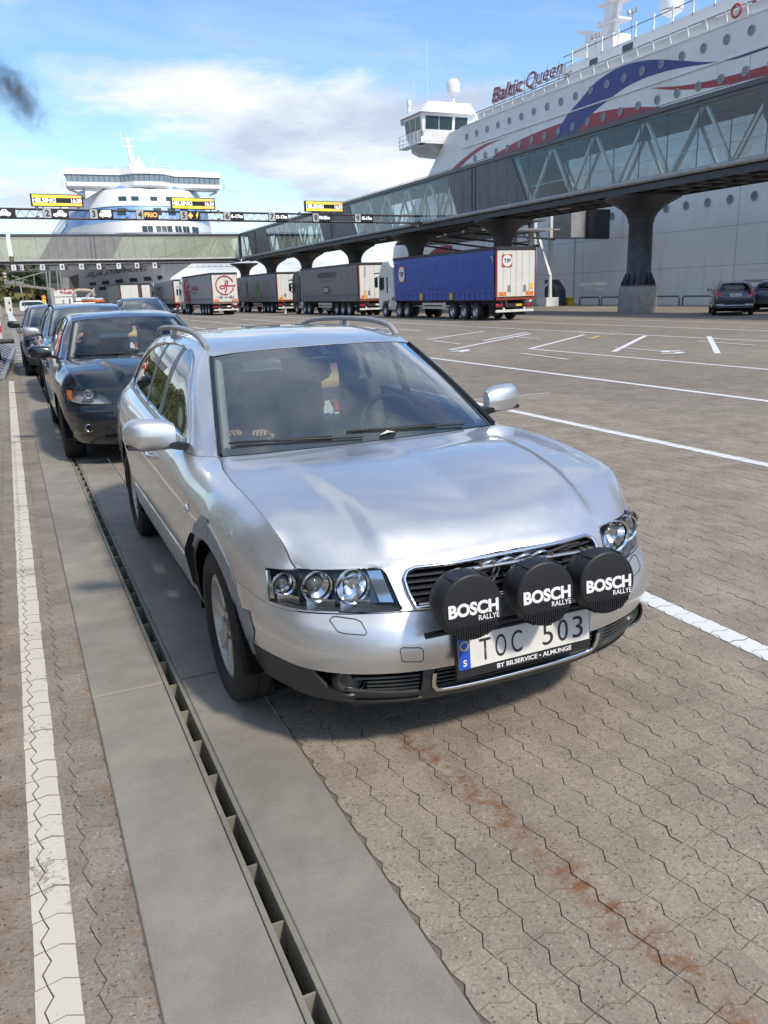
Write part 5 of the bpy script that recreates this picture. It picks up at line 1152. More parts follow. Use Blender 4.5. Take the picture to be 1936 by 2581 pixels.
    for k in ('front_door', 'rear_door'):
        if k in out:
            face_out(out[k], (0, rp_[1], .55)); l_ = edge_panel(out[k], gap); r_ = mirrored(l_); doors[k] = (obj_from_bm(l_, k, pm, root, 50), obj_from_bm(r_, k, pm, root, 50))
            hz_ = {'front_door': (2.30, .80), 'rear_door': (3.20, .83)}[k]; p = W([[.872, hz_[0], hz_[1]]])[0]
            for i_, sgn in ((0, 1), (1, -1)):
                mb = MB(); mb.tube([(sgn*(p[0]-.004), p[1]+.02, p[2]), (sgn*(p[0]+.022), p[1]+.005, p[2]+.004), (sgn*(p[0]+.024), p[1]-.10, p[2]+.002), (sgn*(p[0]-.002), p[1]-.125, p[2])], .012, 8); mb.build('door_handle', pm, doors[k][i_], 50)
    # roof
    roof = both(roof); face_out(roof, (0, rp_[1], 0)); obj_from_bm(edge_panel(roof, 0.0, 0.002), 'roof', pm, root, 60)
    # greenhouse: windows out, the rest painted
    gf = lambda f: f.calc_center_median().x > 0.30 and f.calc_center_median().y < W([[0, 4.12, 0]])[0][1]
    win = take(gh, cut(gh, wf2(P.get('dlo', DLO), (1, 2)), (1, 2), gf))
    pil = []
    for pl in (P.get('pilb', PILB), P.get('pilc', PILC)):
        pil.append(take(win, cut(win, wf2(pl, (1, 2)), (1, 2), lambda f: True)))
    rg = P.get('rw_poly', [(-.01,1.285),(.36,1.275),(.43,1.245),(.55,1.04),(.53,1.01),(-.01,1.0)])
    rw = take(gh, cut(gh, wf2(rg, (0, 2)), (0, 2), lambda f: f.calc_center_median().y > W([[0, 4.0, 0]])[0][1] and f.normal.y > 0.3))
    face_out(gh, rp_); gl_ = edge_panel(gh, 0.0008, 0.015); gr_ = mirrored(gl_)
    obj_from_bm(gl_, 'pillar', pm, root, 50); obj_from_bm(gr_, 'pillar', pm, root, 50)
    # window panes: islands of the window area
    def islands(b):
        seen = set(); res = []
        for f in b.faces:
            if f in seen: continue
            st = [f]; seen.add(f); isl = []
            while st:
                g_ = st.pop(); isl.append(g_)
                for e in g_.edges:
                    for h_ in e.link_faces:
                        if h_ not in seen: seen.add(h_); st.append(h_)
            res.append(isl)
        return res
    for isl in islands(win):
        nb = bmesh.new(); mp = {}
        for f in isl:
            for v in f.verts:
                if v not in mp: mp[v] = nb.verts.new(v.co)
            try: nb.faces.new([mp[v] for v in f.verts])
            except ValueError: pass
        if sum(f.calc_area() for f in nb.faces) < 0.003: continue
        face_out(nb, rp_); offset_bm(nb, -0.003); m2 = mirrored(nb); obj_from_bm(nb, 'side_window', P.get('lside', SIDEGLASS), root, 60); obj_from_bm(m2, 'side_window', P.get('rside', SIDEGLASS), root, 60)
    for b_ in pil:
        if len(b_.faces): face_out(b_, rp_); offset_bm(b_, -0.002); m2 = mirrored(b_); obj_from_bm(b_, 'pillar_trim', TRIMB, root, 60); obj_from_bm(m2, 'pillar_trim', TRIMB, root, 60)
    if len(rw.faces): rw = both(rw); face_out(rw, rp_); offset_bm(rw, -0.004); obj_from_bm(rw, 'rear_window', P.get('rglass', SIDEGLASS), root, 60)
    # chrome or black line round the side windows, lying on the greenhouse surface
    def on_gh(s, z):
        j = np.argmin(np.abs(GH[rows//2][:, 1]-s)); best = None
        A = np.array(GH); dd = (A[..., 1]-s)**2+(A[..., 2]-z)**2; k = np.unravel_index(np.argmin(dd[:, :7*NS]), dd[:, :7*NS].shape)
        # local linear fit of x(s, z)
        i0, j0 = min(max(k[0], 1), rows-1), min(max(k[1], 1), 7*NS-2); Q = A[i0-1:i0+2, j0-1:j0+2].reshape(-1, 3); X = np.c_[np.ones(9), Q[:, 1:]]; co, *_ = np.linalg.lstsq(X, Q[:, 0], rcond=None); return float(co[0]+co[1]*s+co[2]*z)
    dl = wf2(P.get('dlo', DLO), (1, 2)); dp = resample(np.array([(0, a, b) for a, b in dl+[dl[0]]]), 90)[:-1]
    pts = [(on_gh(a, b)+0.004, a, b) for _, a, b in dp]
    for sg in (1, -1):
        mb = MB(); mb.tube([(sg*x, y, z) for x, y, z in pts], P.get('trim_r', 0.008), 6, closed=True); mb.build('window_trim', P.get('window_trim', CHROME), root, 60)
    # ---- windscreen
    hb = cw.copy(); wsb = hb+np.array([0, .035, -.004]); wsb[-1] = hb[-1]+np.array([-.012, .02, 0])
    wst = resample(head, len(wsb)).copy(); wst += np.array([0, -.004, -.004])
    n_q = 16; k_ = np.linspace(0, 1, n_q)[:, None]
    cl = wsb[0]*(1-k_)+wst[0]*k_; cl[:, 2] += 0.022*np.sin(math.pi*k_[:, 0]); cl[:, 1] -= 0.01*np.sin(math.pi*k_[:, 0])
    sl_ = (wsb[-1]*(1-k_)+wst[-1]*k_); sl_[:, 2] += 0.012*np.sin(math.pi*k_[:, 0]); sl_[:, 0] -= 0.008
    WG = coons(wsb, wst, cl, sl_); ws = both(grid_bm(WG)); face_out(ws, (0, WG[..., 1].max()+0.3, 0.8)); obj_from_bm(ws, 'windscreen', P.get('wsglass', CARGLASS), root, 60)
    for sg in (1, -1):
        mb = MB(); mb.tube([(sg*(p[0]+.004), p[1], p[2]+.002) for p in sl_], .011, 6); mb.build('windscreen_trim', TRIMB, root, 60)
    # cowl with its louvres
    CG = [[(p[0], p[1]+.002, p[2]-.012) for p in cw], [(p[0], p[1]+.05, p[2]-.018) for p in cw], [(p[0], p[1]+.10, p[2]-.03) for p in cw]]
    cb = both(grid_bm(CG)); obj_from_bm(cb, 'cowl', TRIMB, root, 60)
    # ---- inner shell, arches, floor: dark, closes the gaps
    mb = MB(); f0, f1 = W([[0, .50, 0]])[0][1], W([[0, 4.25, 0]])[0][1]; wdt = .76*W.xk
    for a, b in ((f0, W([[0, sF, 0]])[0][1]-ar-.01), (W([[0, sF, 0]])[0][1]+ar+.01, W([[0, sR, 0]])[0][1]-ar-.01), (W([[0, sR, 0]])[0][1]+ar+.01, f1)): mb.box((0, (a+b)/2, .215), (2*wdt, b-a, .03))
    mb.box((0, (f0+f1)/2, .24), (1.2*W.xk, f1-f0, .04)); mb.build('floor_pan', UNDER, root)
    for s0 in (sF, sR):
        sc = W([[0, s0, 0]])[0][1]
        for sg in (1, -1):
            mb = MB(); G = []
            for t in np.linspace(-0.15, math.pi+0.15, 26): G.append([(sg*.858*W.xk, sc+(ar+.012)*math.cos(t), wr+(ar+.012)*math.sin(t)), (sg*.58*W.xk, sc+(ar+.012)*math.cos(t), wr+(ar+.012)*math.sin(t))])
            mb.grid(G); mb.box((sg*.57*W.xk, sc, wr+.12), (.02, 2*ar+.1, ar*1.5)); mb.build('wheel_arch_liner', UNDER, root, 60)
    # door inner skins
    for sg in (1, -1):
        mb = MB(); I = D[2*NR:, 11*NS:15*NS+1:4]; G = [[(sg*(p[0]-.07), p[1], p[2]-.004) for p in r] for r in I[::4]]; mb.grid(G); mb.build('door_lining', DASH, root, 60)
    mb = MB(); s_bulk = W([[0, 1.30, 0]])[0][1]; mb.box((0, s_bulk, .56), (1.42*W.xk, .03, .62)); mb.build('bulkhead', UNDER, root)
    # ---- wheels
    tw = P.get('tyre_w', .205); xw = P.get('wheel_x', .862)*W.xk-tw/2
    for s0 in (sF, sR):
        sc = W([[0, s0, 0]])[0][1]
        for sg in (1, -1): make_wheel(root, sg*xw, sc, wr, tw, P.get('rim_r', .215), P.get('spokes', 7), detail=hi or P.get('wdetail', False), rimmat=P.get('rimmat'))
    # ---- mirrors
    for sg in (1, -1):
        mc = W([[.80, 1.66, .905]])[0]; mb = MB(); MG = []
        mz, mw = P.get('mirror_size', (.070, .112))
        for t in np.linspace(0, 1, 9):     # from inboard to outboard
            x = mc[0]+.035+t*2*mw; hh = (0.80+0.20*min(1, t/.14))*mz*(0.80+0.28*math.sin(math.pi*(0.15+0.6*t)))*(1 if t < .85 else 1-(t-.85)*4.2); dd_ = .058*(0.7+0.5*math.sin(math.pi*t*.7+.3))*(1 if t < .85 else 1-(t-.85)*4.5)
            yc = mc[1]+.01+.035*t; zc = mc[2]+.085+.012*t
            MG.append([(sg*x, yc+dd_*np.sign(-math.cos(a))*abs(math.cos(a))**.8*(1.0 if math.cos(a) > 0 else .35), zc+hh*np.sign(math.sin(a))*abs(math.sin(a))**.75) for a in np.linspace(0, 2*math.pi, 20, endpoint=False)])
        MG = [r+[r[0]] for r in MG]; mb.grid(MG); mb.add(MG[0][:-1], [tuple(range(20))]); mb.add(MG[-1][:-1], [tuple(range(20))]); mir = mb.build('mirror', P.get('mirror_paint', pm), root, 55)
        mb = MB(); mb.grid([[(sg*(mc[0]+.05+2*mw*.88*t), mc[1]-.035+.03*t, mc[2]+.028+.004*t), (sg*(mc[0]+.05+2*mw*.88*t), mc[1]+.03+.03*t, mc[2]+.028+.004*t), (sg*(mc[0]+.05+2*mw*.88*t), mc[1]+.02+.03*t, mc[2]+.048+.004*t), (sg*(mc[0]+.05+2*mw*.88*t), mc[1]-.030+.03*t, mc[2]+.046+.004*t), (sg*(mc[0]+.05+2*mw*.88*t), mc[1]-.035+.03*t, mc[2]+.028+.004*t)] for t in np.linspace(0, 1, 5)]); mb.bar((sg*(mc[0]-.045), mc[1]+.01, mc[2]+.015), (sg*(mc[0]+.07), mc[1], mc[2]+.045), .075, .035); mb.build('mirror_foot', TRIMB, mir, 40)
        mb = MB(); mb.box((sg*(mc[0]+.045+mw), mc[1]+.052, mc[2]+.09), (2*mw*.85, .006, mz*1.5)); mb.build('mirror_glass', CHROME, mir)
    # ---- interior
    dz = W([[0, 1.5, .90]])[0]
    mb = MB(); G = []
    for x in np.linspace(-.66, .66, 15):
        k = 1-(x/.70)**4*0.25; s0 = dz[1]-.10+.10*(x/.66)**2
        G.append([(x*W.xk, s0, dz[2]-.03), (x*W.xk, s0+.20, dz[2]-.012*k), (x*W.xk, s0+.34, dz[2]-.02), (x*W.xk, s0+.40, dz[2]-.07), (x*W.xk, s0+.36, dz[2]-.20), (x*W.xk, s0+.26, dz[2]-.34)])
    mb.grid(G); mb.build('dashboard', DASH, root, 40)
    sy = W([[0, 2.22, 0]])[0][1]; sm = P.get('seat', SEAT)
    def seat(x, y, wd=.50, hr=True):
        s_ = bpy.data.objects.new('seat', None); COL.objects.link(s_); s_.parent = root; s_.location = (x, y, .30)
        mb = MB(); mb.box((0, -.02, .12), (wd, .50, .16)); mb.build('cushion', sm, s_, bevel=.04)
        mb = MB(); rot = Matrix.Rotation(math.radians(-16), 3, 'X'); mb.box((0, .32, .46), (wd, .12, .62), M4=rot); mb.build('backrest', sm, s_, bevel=.045)
        if hr: mb = MB(); mb.box((0, .44, .84), (.27, .09, .17), M4=rot); mb.build('headrest', sm, s_, bevel=.035)
    for x in (-.37, .37): seat(x*W.xk, sy)
    for x in (-.40, .40): seat(x*W.xk, W([[0, 3.10, 0]])[0][1], .62)
    swc = W([[.37, 1.86, .87]])[0]; mb = MB(); ring = []
    for t in np.linspace(0, 2*math.pi, 28, endpoint=False):
        u, v = .185*math.cos(t), .185*math.sin(t); ring.append((swc[0]+u, swc[1]+v*.42, swc[2]+v*.90))
    mb.tube(ring, .015, 8, closed=True); mb.bar((swc[0]-.18, swc[1], swc[2]), (swc[0]+.18, swc[1], swc[2]), .05, .03); mb.bar((swc[0], swc[1]-.08, swc[2]-.17), (swc[0], swc[1], swc[2]), .05, .03); mb.lathe([(.001, -.03), (.07, -.03), (.07, 0)], (swc[0], swc[1], swc[2]), ax='Y', n=16); mb.build('steering_wheel', DASH, root, 50)
    LG_ = RG.copy(); LG_[..., 2] -= 0.025; LG_ = LG_[5:-2, :-1]; lb_ = both(grid_bm(LG_)); obj_from_bm(lb_, 'headlining', LINER, root, 60)
    for sg in (1, -1):                      # inner pillar cladding, sun visor
        mb = MB(); mb.tube([(sg*(p[0]-.035), p[1]+.03, p[2]-.02) for p in sl_[1:]], .02, 6); mb.build('pillar_cladding', LINER, root, 50)
        v0 = W([[sg*.30, 2.12, 1.292]])[0]; mb = MB(); mb.box((v0[0], v0[1], v0[2]), (.38, .15, .016), M4=Matrix.Rotation(math.radians(14), 3, 'X')); mb.build('sun_visor', LINER, root, bevel=.006)
    m0 = W([[0, 1.95, 1.275]])[0]; mb = MB(); mb.box((m0[0], m0[1], m0[2]-.035), (.22, .03, .065)); mb.tube([(0, m0[1]-.02, m0[2]+.03), (0, m0[1], m0[2])], .012, 6); mb.build('inner_mirror', TRIMB, root, bevel=.015)
    # ---- wipers
    for (x0, x1) in P.get('wipers', ((.50, -.12), (-.06, -.62))):
        q0 = W([[x0, 1.30, .945]])[0]; q1 = W([[x1, 1.27+.10*(x1/.62)**2, .955]])[0]
        bsurf = lambda x, up: (x, float(np.interp(abs(x), wsb[:, 0], wsb[:, 1]))+up*.9, float(np.interp(abs(x), wsb[:, 0], wsb[:, 2]))+up*.55+.016)
        mb = MB(); xs_ = np.linspace(x0*W.xk, x1*W.xk, 9); mb.tube([bsurf(x, .012+.05*k/8) for k, x in enumerate(xs_)], .0055, 6); mb.tube([bsurf(x, .035+.028*k/8) for k, x in enumerate(np.linspace(x0*W.xk*.75+x1*W.xk*.25, x1*W.xk*1.04, 7))], .0045, 5); mb.build('wiper', RUBBER, root, 50)
    # ---- roof rails
    if P.get('rails', True):
        rr = W(np.array([(.544,2.15,1.342),(.553,2.24,1.385),(.556,2.42,1.412),(.553,2.80,1.424),(.548,3.25,1.418),(.536,3.62,1.398),(.528,3.78,1.372),(.520,3.88,1.345)], float)); rr = spline(rr, 4)
        for sg in (1, -1):
            mb = MB(); mb.tube([(sg*a, b, c) for a, b, c in rr], .016, 10)
            q = W([[.553, 2.98, 1.40]])[0]; mb.bar((sg*q[0], q[1], q[2]-.04), (sg*q[0], q[1], q[2]+.01), .02, .06); mb.build('roof_rail', P.get('rail_mat', EDGE), root, 60)
    # ---- headlamps
    if P.get('hl', True):
        lens = out['hl']; face_out(lens, (0, 1.2, .6)); back = lens.copy()
        for sg in (1, -1):
            l_ = lens.copy() if sg == 1 else mirrored(lens); hl = bpy.data.objects.new('headlamp', None); COL.objects.link(hl); hl.parent = root
            hb_ = back.copy() if sg == 1 else mirrored(back)
            bd = [e for e in hb_.edges if e.is_boundary]; r = bmesh.ops.extrude_edge_only(hb_, edges=bd); vs_ = [g_ for g_ in r['geom'] if isinstance(g_, bmesh.types.BMVert)]
            for v in vs_: v.co.y += .085; v.co.x -= sg*.012
            inner = [f for f in hb_.faces if all(v not in vs_ for v in f.verts)]
            for f in list(inner): pass
            cap = hb_.copy(); bmesh.ops.delete(hb_, geom=inner, context='FACES')
            obj_from_bm(hb_, 'housing', P.get('lampin', LAMPIN), hl, 40)
            c_ = back.copy() if sg == 1 else mirrored(back)
            for v in c_.verts: v.co.y += .083; v.co.x -= sg*.012
            obj_from_bm(c_, 'lamp_back', P.get('lampin', LAMPIN), hl, 60); cap.free()
            obj_from_bm(l_, 'lens', LENS, hl, 60)
            P['lampfn'](hl, sg, W, D) if 'lampfn' in P else None
    return root, dict(W=W, D=D, HG=HG, GH=GH, out=out, wsb=wsb, wst=wst, RG=RG, edge=edge)
def front_s(D, x, z):
    """nose surface depth at (x, z)"""
    A = D[:, :6*NS].reshape(-1, 3); d = (A[:, 0]-abs(x))**2+(A[:, 2]-z)**2; k = np.argsort(d)[:9]; Q = A[k]; X = np.c_[np.ones(9), Q[:, 0], Q[:, 2]]
    co, *_ = np.linalg.lstsq(X, Q[:, 1], rcond=None); return float(co[0]+co[1]*abs(x)+co[2]*z)
# ------------------------------------------------------------------ silver estate car in front
SILVER = paint('silver_paint', (0.72, 0.725, 0.73), metal=0.82, rough=0.33, flake=0.10)
def lamp_silver(hl, sg, W, D):
    for x, z, r, kind in ((.735, .655, .034, 'p'), (.645, .655, .048, 'p'), (.543, .656, .055, 'r')):
        s = front_s(D, x, z); c = (sg*x, s+.030, z)
        mb = MB(); mb.lathe([(r, -.016), (r+.006, -.020), (r+.007, -.012), (r+.003, .0), (r*.8, .03)], c, ax='Y', n=28, cap=False); mb.build('lamp_ring', CHROME, hl, 40)
        if kind == 'p':
            mb = MB(); mb.lathe([(r*.98, .0), (r*.70, .012), (r*.62, .014)], c, ax='Y', n=28, cap=False); mb.build('reflector', REFL, hl, 50)
            mb = MB(); rr = r*.62; mb.lathe([(rr*math.cos(t), .016-rr*.75*math.sin(t)) for t in np.linspace(0, 1.55, 7)], c, ax='Y', n=24, cap=False); mb.build('projector_lens', mat('projector_glass', (0.10, 0.11, 0.12), 0.03, coat=1.0), hl, 60)
        else:
            mb = MB(); mb.lathe([(r*.98, -.004), (r*.75, .022), (r*.45, .036), (r*.2, .042), (.001, .043)], c, ax='Y', n=18, cap=False); mb.build('reflector', REFL, hl, 20)
            mb = MB(); mb.cyl((c[0], c[1]+.04, c[2]), (c[0], c[1]+.005, c[2]), .009, n=10); mb.build('bulb', AMBER if False else CHROME, hl, 40)
    for x0, x1, z, m_ in ((.50, .585, .599, REFL), (.60, .68, .599, REFL), (.70, .755, .604, REFL)):
        G = []
        for x in np.linspace(x0, x1, 7):
            t = (x-x0)/(x1-x0); G.append([(sg*x, front_s(D, x, z)+.030+.02*math.sin(math.pi*t), z+dz) for dz in (-.014, .014)])
        mb = MB(); mb.grid(G); mb.tube([(sg*x, front_s(D, x, z)+.024, z+.016) for x in np.linspace(x0, x1, 7)], .0025, 5); mb.build('lower_reflector', m_, hl, 30)
    G = [[(sg*(.764+.005*k), front_s(D, .764+.004*k, zq)+.016, zq) for zq in np.linspace(.60, .690, 6)] for k in range(3)]
    mb = MB(); mb.grid(G); mb.build('side_reflector', REFL, hl, 30)
    G = [[(sg*(.425+.02*k-(zq-.60)*-.18), front_s(D, .44, zq)+.026+.012*k, zq) for zq in np.linspace(.602, .70, 7)] for k in range(3)]
    mb = MB(); mb.grid(G); mb.build('side_reflector', REFL, hl, 25)
AUDI, K = make_car('estate_car', 'silver estate car with three black covered driving lamps on its front, first in the queue', (1.469, 2.142, 0.0), math.radians(-0.316),
    dict(paint=SILVER, hi=True, lampfn=lamp_silver, lampin=mat('lamp_smoke', (0.16, 0.165, 0.17), 0.22, 0.7), lside=CARGLASS), tilt=math.radians(0.61))
D_ = K['D']; fs = lambda x, z: front_s(D_, x, z)
# --- grille
gr = bpy.data.objects.new('grille', None); COL.objects.link(gr); gr.parent = AUDI
def sym(poly):   # half outline -> closed full outline
    h = [p for p in poly if p[0] > -.005]; return [(-x, z) for x, z in h[::-1]]+h
gout = [(.0,.716),(.345,.707),(.372,.698),(.387,.677),(.385,.64),(.372,.591),(.0,.589)]
full = gout[1:6]; loop = [(-x, z) for x, z in full[::-1]]+full
P3 = resample(np.array([(x, 0, z) for x, z in loop+[loop[0]]]), 120)[:-1]
mb = MB(); mb.tube([(p[0], fs(min(abs(p[0]), .40), min(p[2], .712))-.004, p[2]) for p in P3], .0085, 8, closed=True); mb.build('frame', CHROME, gr, 60)
mb = MB(); mb.grid([[(x, fs(min(abs(x), .38), zq)+.055, zq) for zq in (.588, .65, .716)] for x in np.linspace(-.40, .40, 17)]); mb.build('grille_back', UNDER, gr)
for k in range(6):
    z = .606+k*.0185; wx = .370+(z-.60)*.10; mb = MB()
    mb.grid([[(x, fs(min(abs(x), .38), z)+.008, z+.0045), (x, fs(min(abs(x), .38), z)+.006, z-.001), (x, fs(min(abs(x), .38), z)+.045, z-.006), (x, fs(min(abs(x), .38), z)+.045, z+.002), (x, fs(min(abs(x), .38), z)+.008, z+.0045)] for x in np.linspace(-wx, wx, 25)]); mb.build('slat', mat('grille_grey', (0.030, 0.033, 0.038), 0.38), gr, 40)
for k in range(17):
    x = -.344+k*.043
    mb = MB(); mb.add([(x, fs(abs(x), zq)+.014, zq) for zq in (.592, .65, .704)]+[(x, fs(abs(x), zq)+.05, zq) for zq in (.592, .65, .704)], [(0, 1, 4, 3), (1, 2, 5, 4)]); mb.build('fin', mat('grille_grey'), gr)
mb = MB(); mb.grid([[(x, fs(min(abs(x), .38), .60)-.001, z) for z in (.598, .606)] for x in np.linspace(-.36, .36, 21)]); mb.build('lower_bar', CHROME, gr)
for k in range(4):
    x = -.1035+k*.069; c = (x, fs(abs(x), .664)-.008+.002*(k % 2), .664); mb = MB()
    mb.tube([(c[0]+.045*math.cos(t), c[1]+.045*math.sin(t)*-.45, c[2]+.045*math.sin(t)) for t in np.linspace(0, 2*math.pi, 32, endpoint=False)], .006, 8, closed=True); mb.build('emblem_ring', CHROME, gr, 60)
# --- lower openings
lg = bpy.data.objects.new('lower_grille', None); COL.objects.link(lg); lg.parent = AUDI
mb = MB(); mb.grid([[(x, fs(min(abs(x), .70), .33)+.06, z) for z in (.27, .44)] for x in np.linspace(-.685, .685, 29)]); mb.build('grille_back', UNDER, lg)
for k in range(5):
    z = .305+k*.0165; mb = MB(); mb.grid([[(x, fs(abs(x), z)+.012, z+.003), (x, fs(abs(x), z)+.012, z-.003), (x, fs(abs(x), z)+.05, z-.002)] for x in np.linspace(-.322, .322, 21)]); mb.build('slat', PLAST, lg, 40)
ul = [(.333, .372), (.334, .34), (.331, .315), (.318, .297), (.29, .2925)]; ul = ul+[(x, .291) for x in np.linspace(.25, -.25, 15)]+[(-x, z) for x, z in ul[::-1]]
mb = MB(); mb.tube([(x, fs(abs(x), z)-.003, z) for x, z in ul], .0085, 8); mb.build('chrome_strip', CHROME, lg, 60)
for sg in (1, -1):
    for k in range(4):
        z = .315+k*.0155; xs_ = np.linspace(.376, .54 if k < 3 else .58, 9); mb = MB()
        mb.grid([[(sg*x, fs(x, z)+.010, z+.0035), (sg*x, fs(x, z)+.010, z-.0035), (sg*x, fs(x, z)+.05, z-.003)] for x in xs_]); mb.build('slat', PLAST, lg, 40)
    mb = MB(); c = (sg*.585, fs(.585, .350)+.028, .350)
    mb.lathe([(.050, -.008), (.056, -.012), (.058, 0), (.058, .03)], c, ax='Y', n=26, cap=False); mb.build('fog_bezel', TRIMB, lg, 50)
    mb = MB(); mb.lathe([(.001, .03), (.03, .02), (.048, .0)], c, ax='Y', n=26, cap=False); mb.build('fog_reflector', mat('fog_grey', (.22, .22, .22), .3, .4), lg, 30)
    mb = MB(); mb.lathe([(.001, -.008), (.03, -.006), (.049, .0)], c, ax='Y', n=26, cap=False); mb.build('fog_lens', glass('fog_glass', (0.55, 0.56, 0.55), 1.4, 1.5), lg, 60)
    mb = MB(); mb.tube([(sg*x, fs(x, .262)-.003, .262) for x in np.linspace(.36, .58, 9)], .006, 6); mb.build('lip_bead', PLAST, lg, 50)
    mb = MB(); mb.grid([[(sg*x, fs(x, .275)-.001, .268), (sg*x, fs(x, .275)-.001, .282)] for x in np.linspace(.37, .57, 9)]); mb.build('lip_slot', UNDER, lg)
    # headlamp washer flap, towing-eye cover: the outline of each is a fine groove
    for nm, pl in (('washer_flap', [(.635, .562), (.625, .571), (.612, .573), (.560, .567), (.548, .560), (.540, .532), (.547, .524), (.605, .528), (.622, .533)]), ('towing_cover', [(.452, .474), (.446, .482), (.388, .476), (.380, .470), (.378, .430), (.384, .424), (.440, .431), (.448, .438)])):
        if nm == 'towing_cover' and sg == 1: continue
        q = resample(np.array([(x, 0, z) for x, z in pl+[pl[0]]]), 40)[:-1]; mb = MB(); mb.tube([(sg*p[0], fs(p[0], p[2])-.0005, p[2]) for p in q], .0021, 5, closed=True); mb.build(nm, mat('groove', (0.05, 0.052, 0.055), 0.6), AUDI, 60)
# --- number plate
np_ = bpy.data.objects.new('license_plate', None); COL.objects.link(np_); np_.parent = AUDI; np_.location = (-.018, -.024, .392); np_.rotation_euler = (math.radians(-4), 0, 0)
mb = MB(); mb.box((0, .012, .042), (.535, .014, .155)); mb.build('holder', BLACK, np_, bevel=.004)
mb = MB(); mb.box((0, .002, .056), (.520, .005, .112)); mb.build('plate', PLATE_W, np_, bevel=.0015)
mb = MB(); mb.box((-.2385, -.0005, .056), (.042, .003, .111)); pb = mb.build('euro_band', PLATE_B, np_)
text('country_letter', 'S', PRINTW, np_, (-.2385, -.0025, .012), ex, ez, .022, bold=.02, align='CENTER', ext=.0006)
for k in range(12):
    a = 2*math.pi*k/12; mb = MB(); q = [((.0022 if i % 2 else .0045)*math.sin(i*math.pi/5), (.0022 if i % 2 else .0045)*math.cos(i*math.pi/5)) for i in range(10)]
    mb.prism(q, (-.2385+.0145*math.sin(a), -.0030, .082+.0145*math.cos(a)), ex, ez, ey, 0, .001); mb.build('star', GOLD, np_)
PRNT = mat('plate_ink', (0.025, 0.025, 0.028), 0.45)
for ch, x in (('T', -.178), ('O', -.118), ('C', -.056), ('5', .068), ('0', .130), ('3', .192)):
    text('plate_character', ch, PRNT, np_, (x+.018, -.001, .018), ex, ez, .078, width=.042 if ch != 'T' else .044, bold=-.004, align='CENTER', ext=.0012)
text('dealer_lettering', 'BY BILSERVICE \u2022 ALMUNGE', PRINTW, np_, (-.115, .0045, -.024), ex, ez, .0155, width=.30, bold=.025, shear=.0, ext=.001)
# --- driving lamps with covers
LCOV = mat('lamp_cover', (0.012, 0.0125, 0.015), 0.5, bump=(350, 0.05))
for x, z, yaw, pitch in ((-.287, .653, 3, 4), (-.018, .643, 4, 5), (.226, .635, 5, 5)):
    lm = bpy.data.objects.new('driving_lamp', None); COL.objects.link(lm); lm.parent = AUDI; lm.location = (x, -.055, z); lm.rotation_euler = (math.radians(-pitch), 0, math.radians(-yaw)); lm.scale = (.945, .945, .945)
    mb = MB(); mb.lathe([(.001, -.093), (.085, -.0925), (.1035, -.090), (.1085, -.086), (.1105, -.078), (.1115, -.05), (.1125, -.045), (.1125, -.018), (.1095, -.014), (.108, .0)], ax='Y', n=56, cap=False); mb.build('cover', LCOV, lm, 30)
    mb = MB(); mb.lathe([(.106, .0), (.10, .03), (.07, .07), (.03, .085), (.001, .087)], ax='Y', n=36, cap=False); mb.build('lamp_body', BLACK, lm, 50)
    rb = MB()
    for k in range(23):
        rx = -.095+k*.0086; zb = -math.sqrt(max(0, .1055**2-rx**2)); 
        if zb < -.064: rb.bar((rx, -.0945, -.060), (rx, -.0945, zb), .0048, .004, up=(0, 1, 0)); rb.bar((rx, -.089, zb-.002), (rx, -.05, zb-.0045), .0048, .006)
    rb.build('cover_rib', LCOV, lm)
    for a in (math.radians(118), math.radians(62), math.radians(240), math.radians(-60)):
        mb = MB(); mb.box((math.cos(a)*.1125, -.046, math.sin(a)*.1125), (.022, .085, .005), M4=Matrix.Rotation(-(a-math.pi/2), 3, 'Y')); mb.build('cover_clip', LCOV, lm, bevel=.002)
    text('cover_lettering', 'BOSCH', PRINTW, lm, (-.088, -.0935, -.022), ex, ez, .040, width=.180, bold=.045, ext=.0012)
    text('cover_lettering', 'RALLYE', PRINTW, lm, (.018, -.0935, -.046), ex, ez, .0175, width=.075, bold=.012, ext=.0012)
    mb = MB(); mb.bar((0, .02, .10), (0, .01, .088), .02); mb.bar((0, .03, -.09), (0, .09, -.14), .03, .006); mb.build('lamp_foot', STEELM, lm)
STAIN = mat('stainless', (0.55, 0.53, 0.50), 0.2, 0.95)
lb = bpy.data.objects.new('lamp_bracket', None); COL.objects.link(lb); lb.parent = AUDI
mb = MB(); mb.tube([(-.275, -.032, .740), (-.1, -.034, .735), (.262, -.032, .720)], .0075, 8); mb.build('upper_bar', STAIN, lb, 50)
mb = MB(); mb.tube([(-.40, -.03, .545), (.34, -.03, .530)], .011, 8); mb.build('lower_bar', BLACK, lb, 50)
for x, z in ((-.20, .742), (-.155, .741), (.07, .732), (.19, .727)):
    mb = MB(); mb.cyl((x, -.034, z-.004), (x, -.034, z+.012), .006, n=8); mb.bar((x, -.034, z), (x+.01, fs(abs(x), .69), .685), .005); mb.build('bracket_bolt', mat('rusty_bolt', (0.16, 0.09, 0.055), 0.7), lb, 40)
mb = MB(); mb.tube([(.05, -.035, .745), (.13, -.03, .756), (.19, -.02, .752)], .005, 6); mb.build('cable', RUBBER, lb)
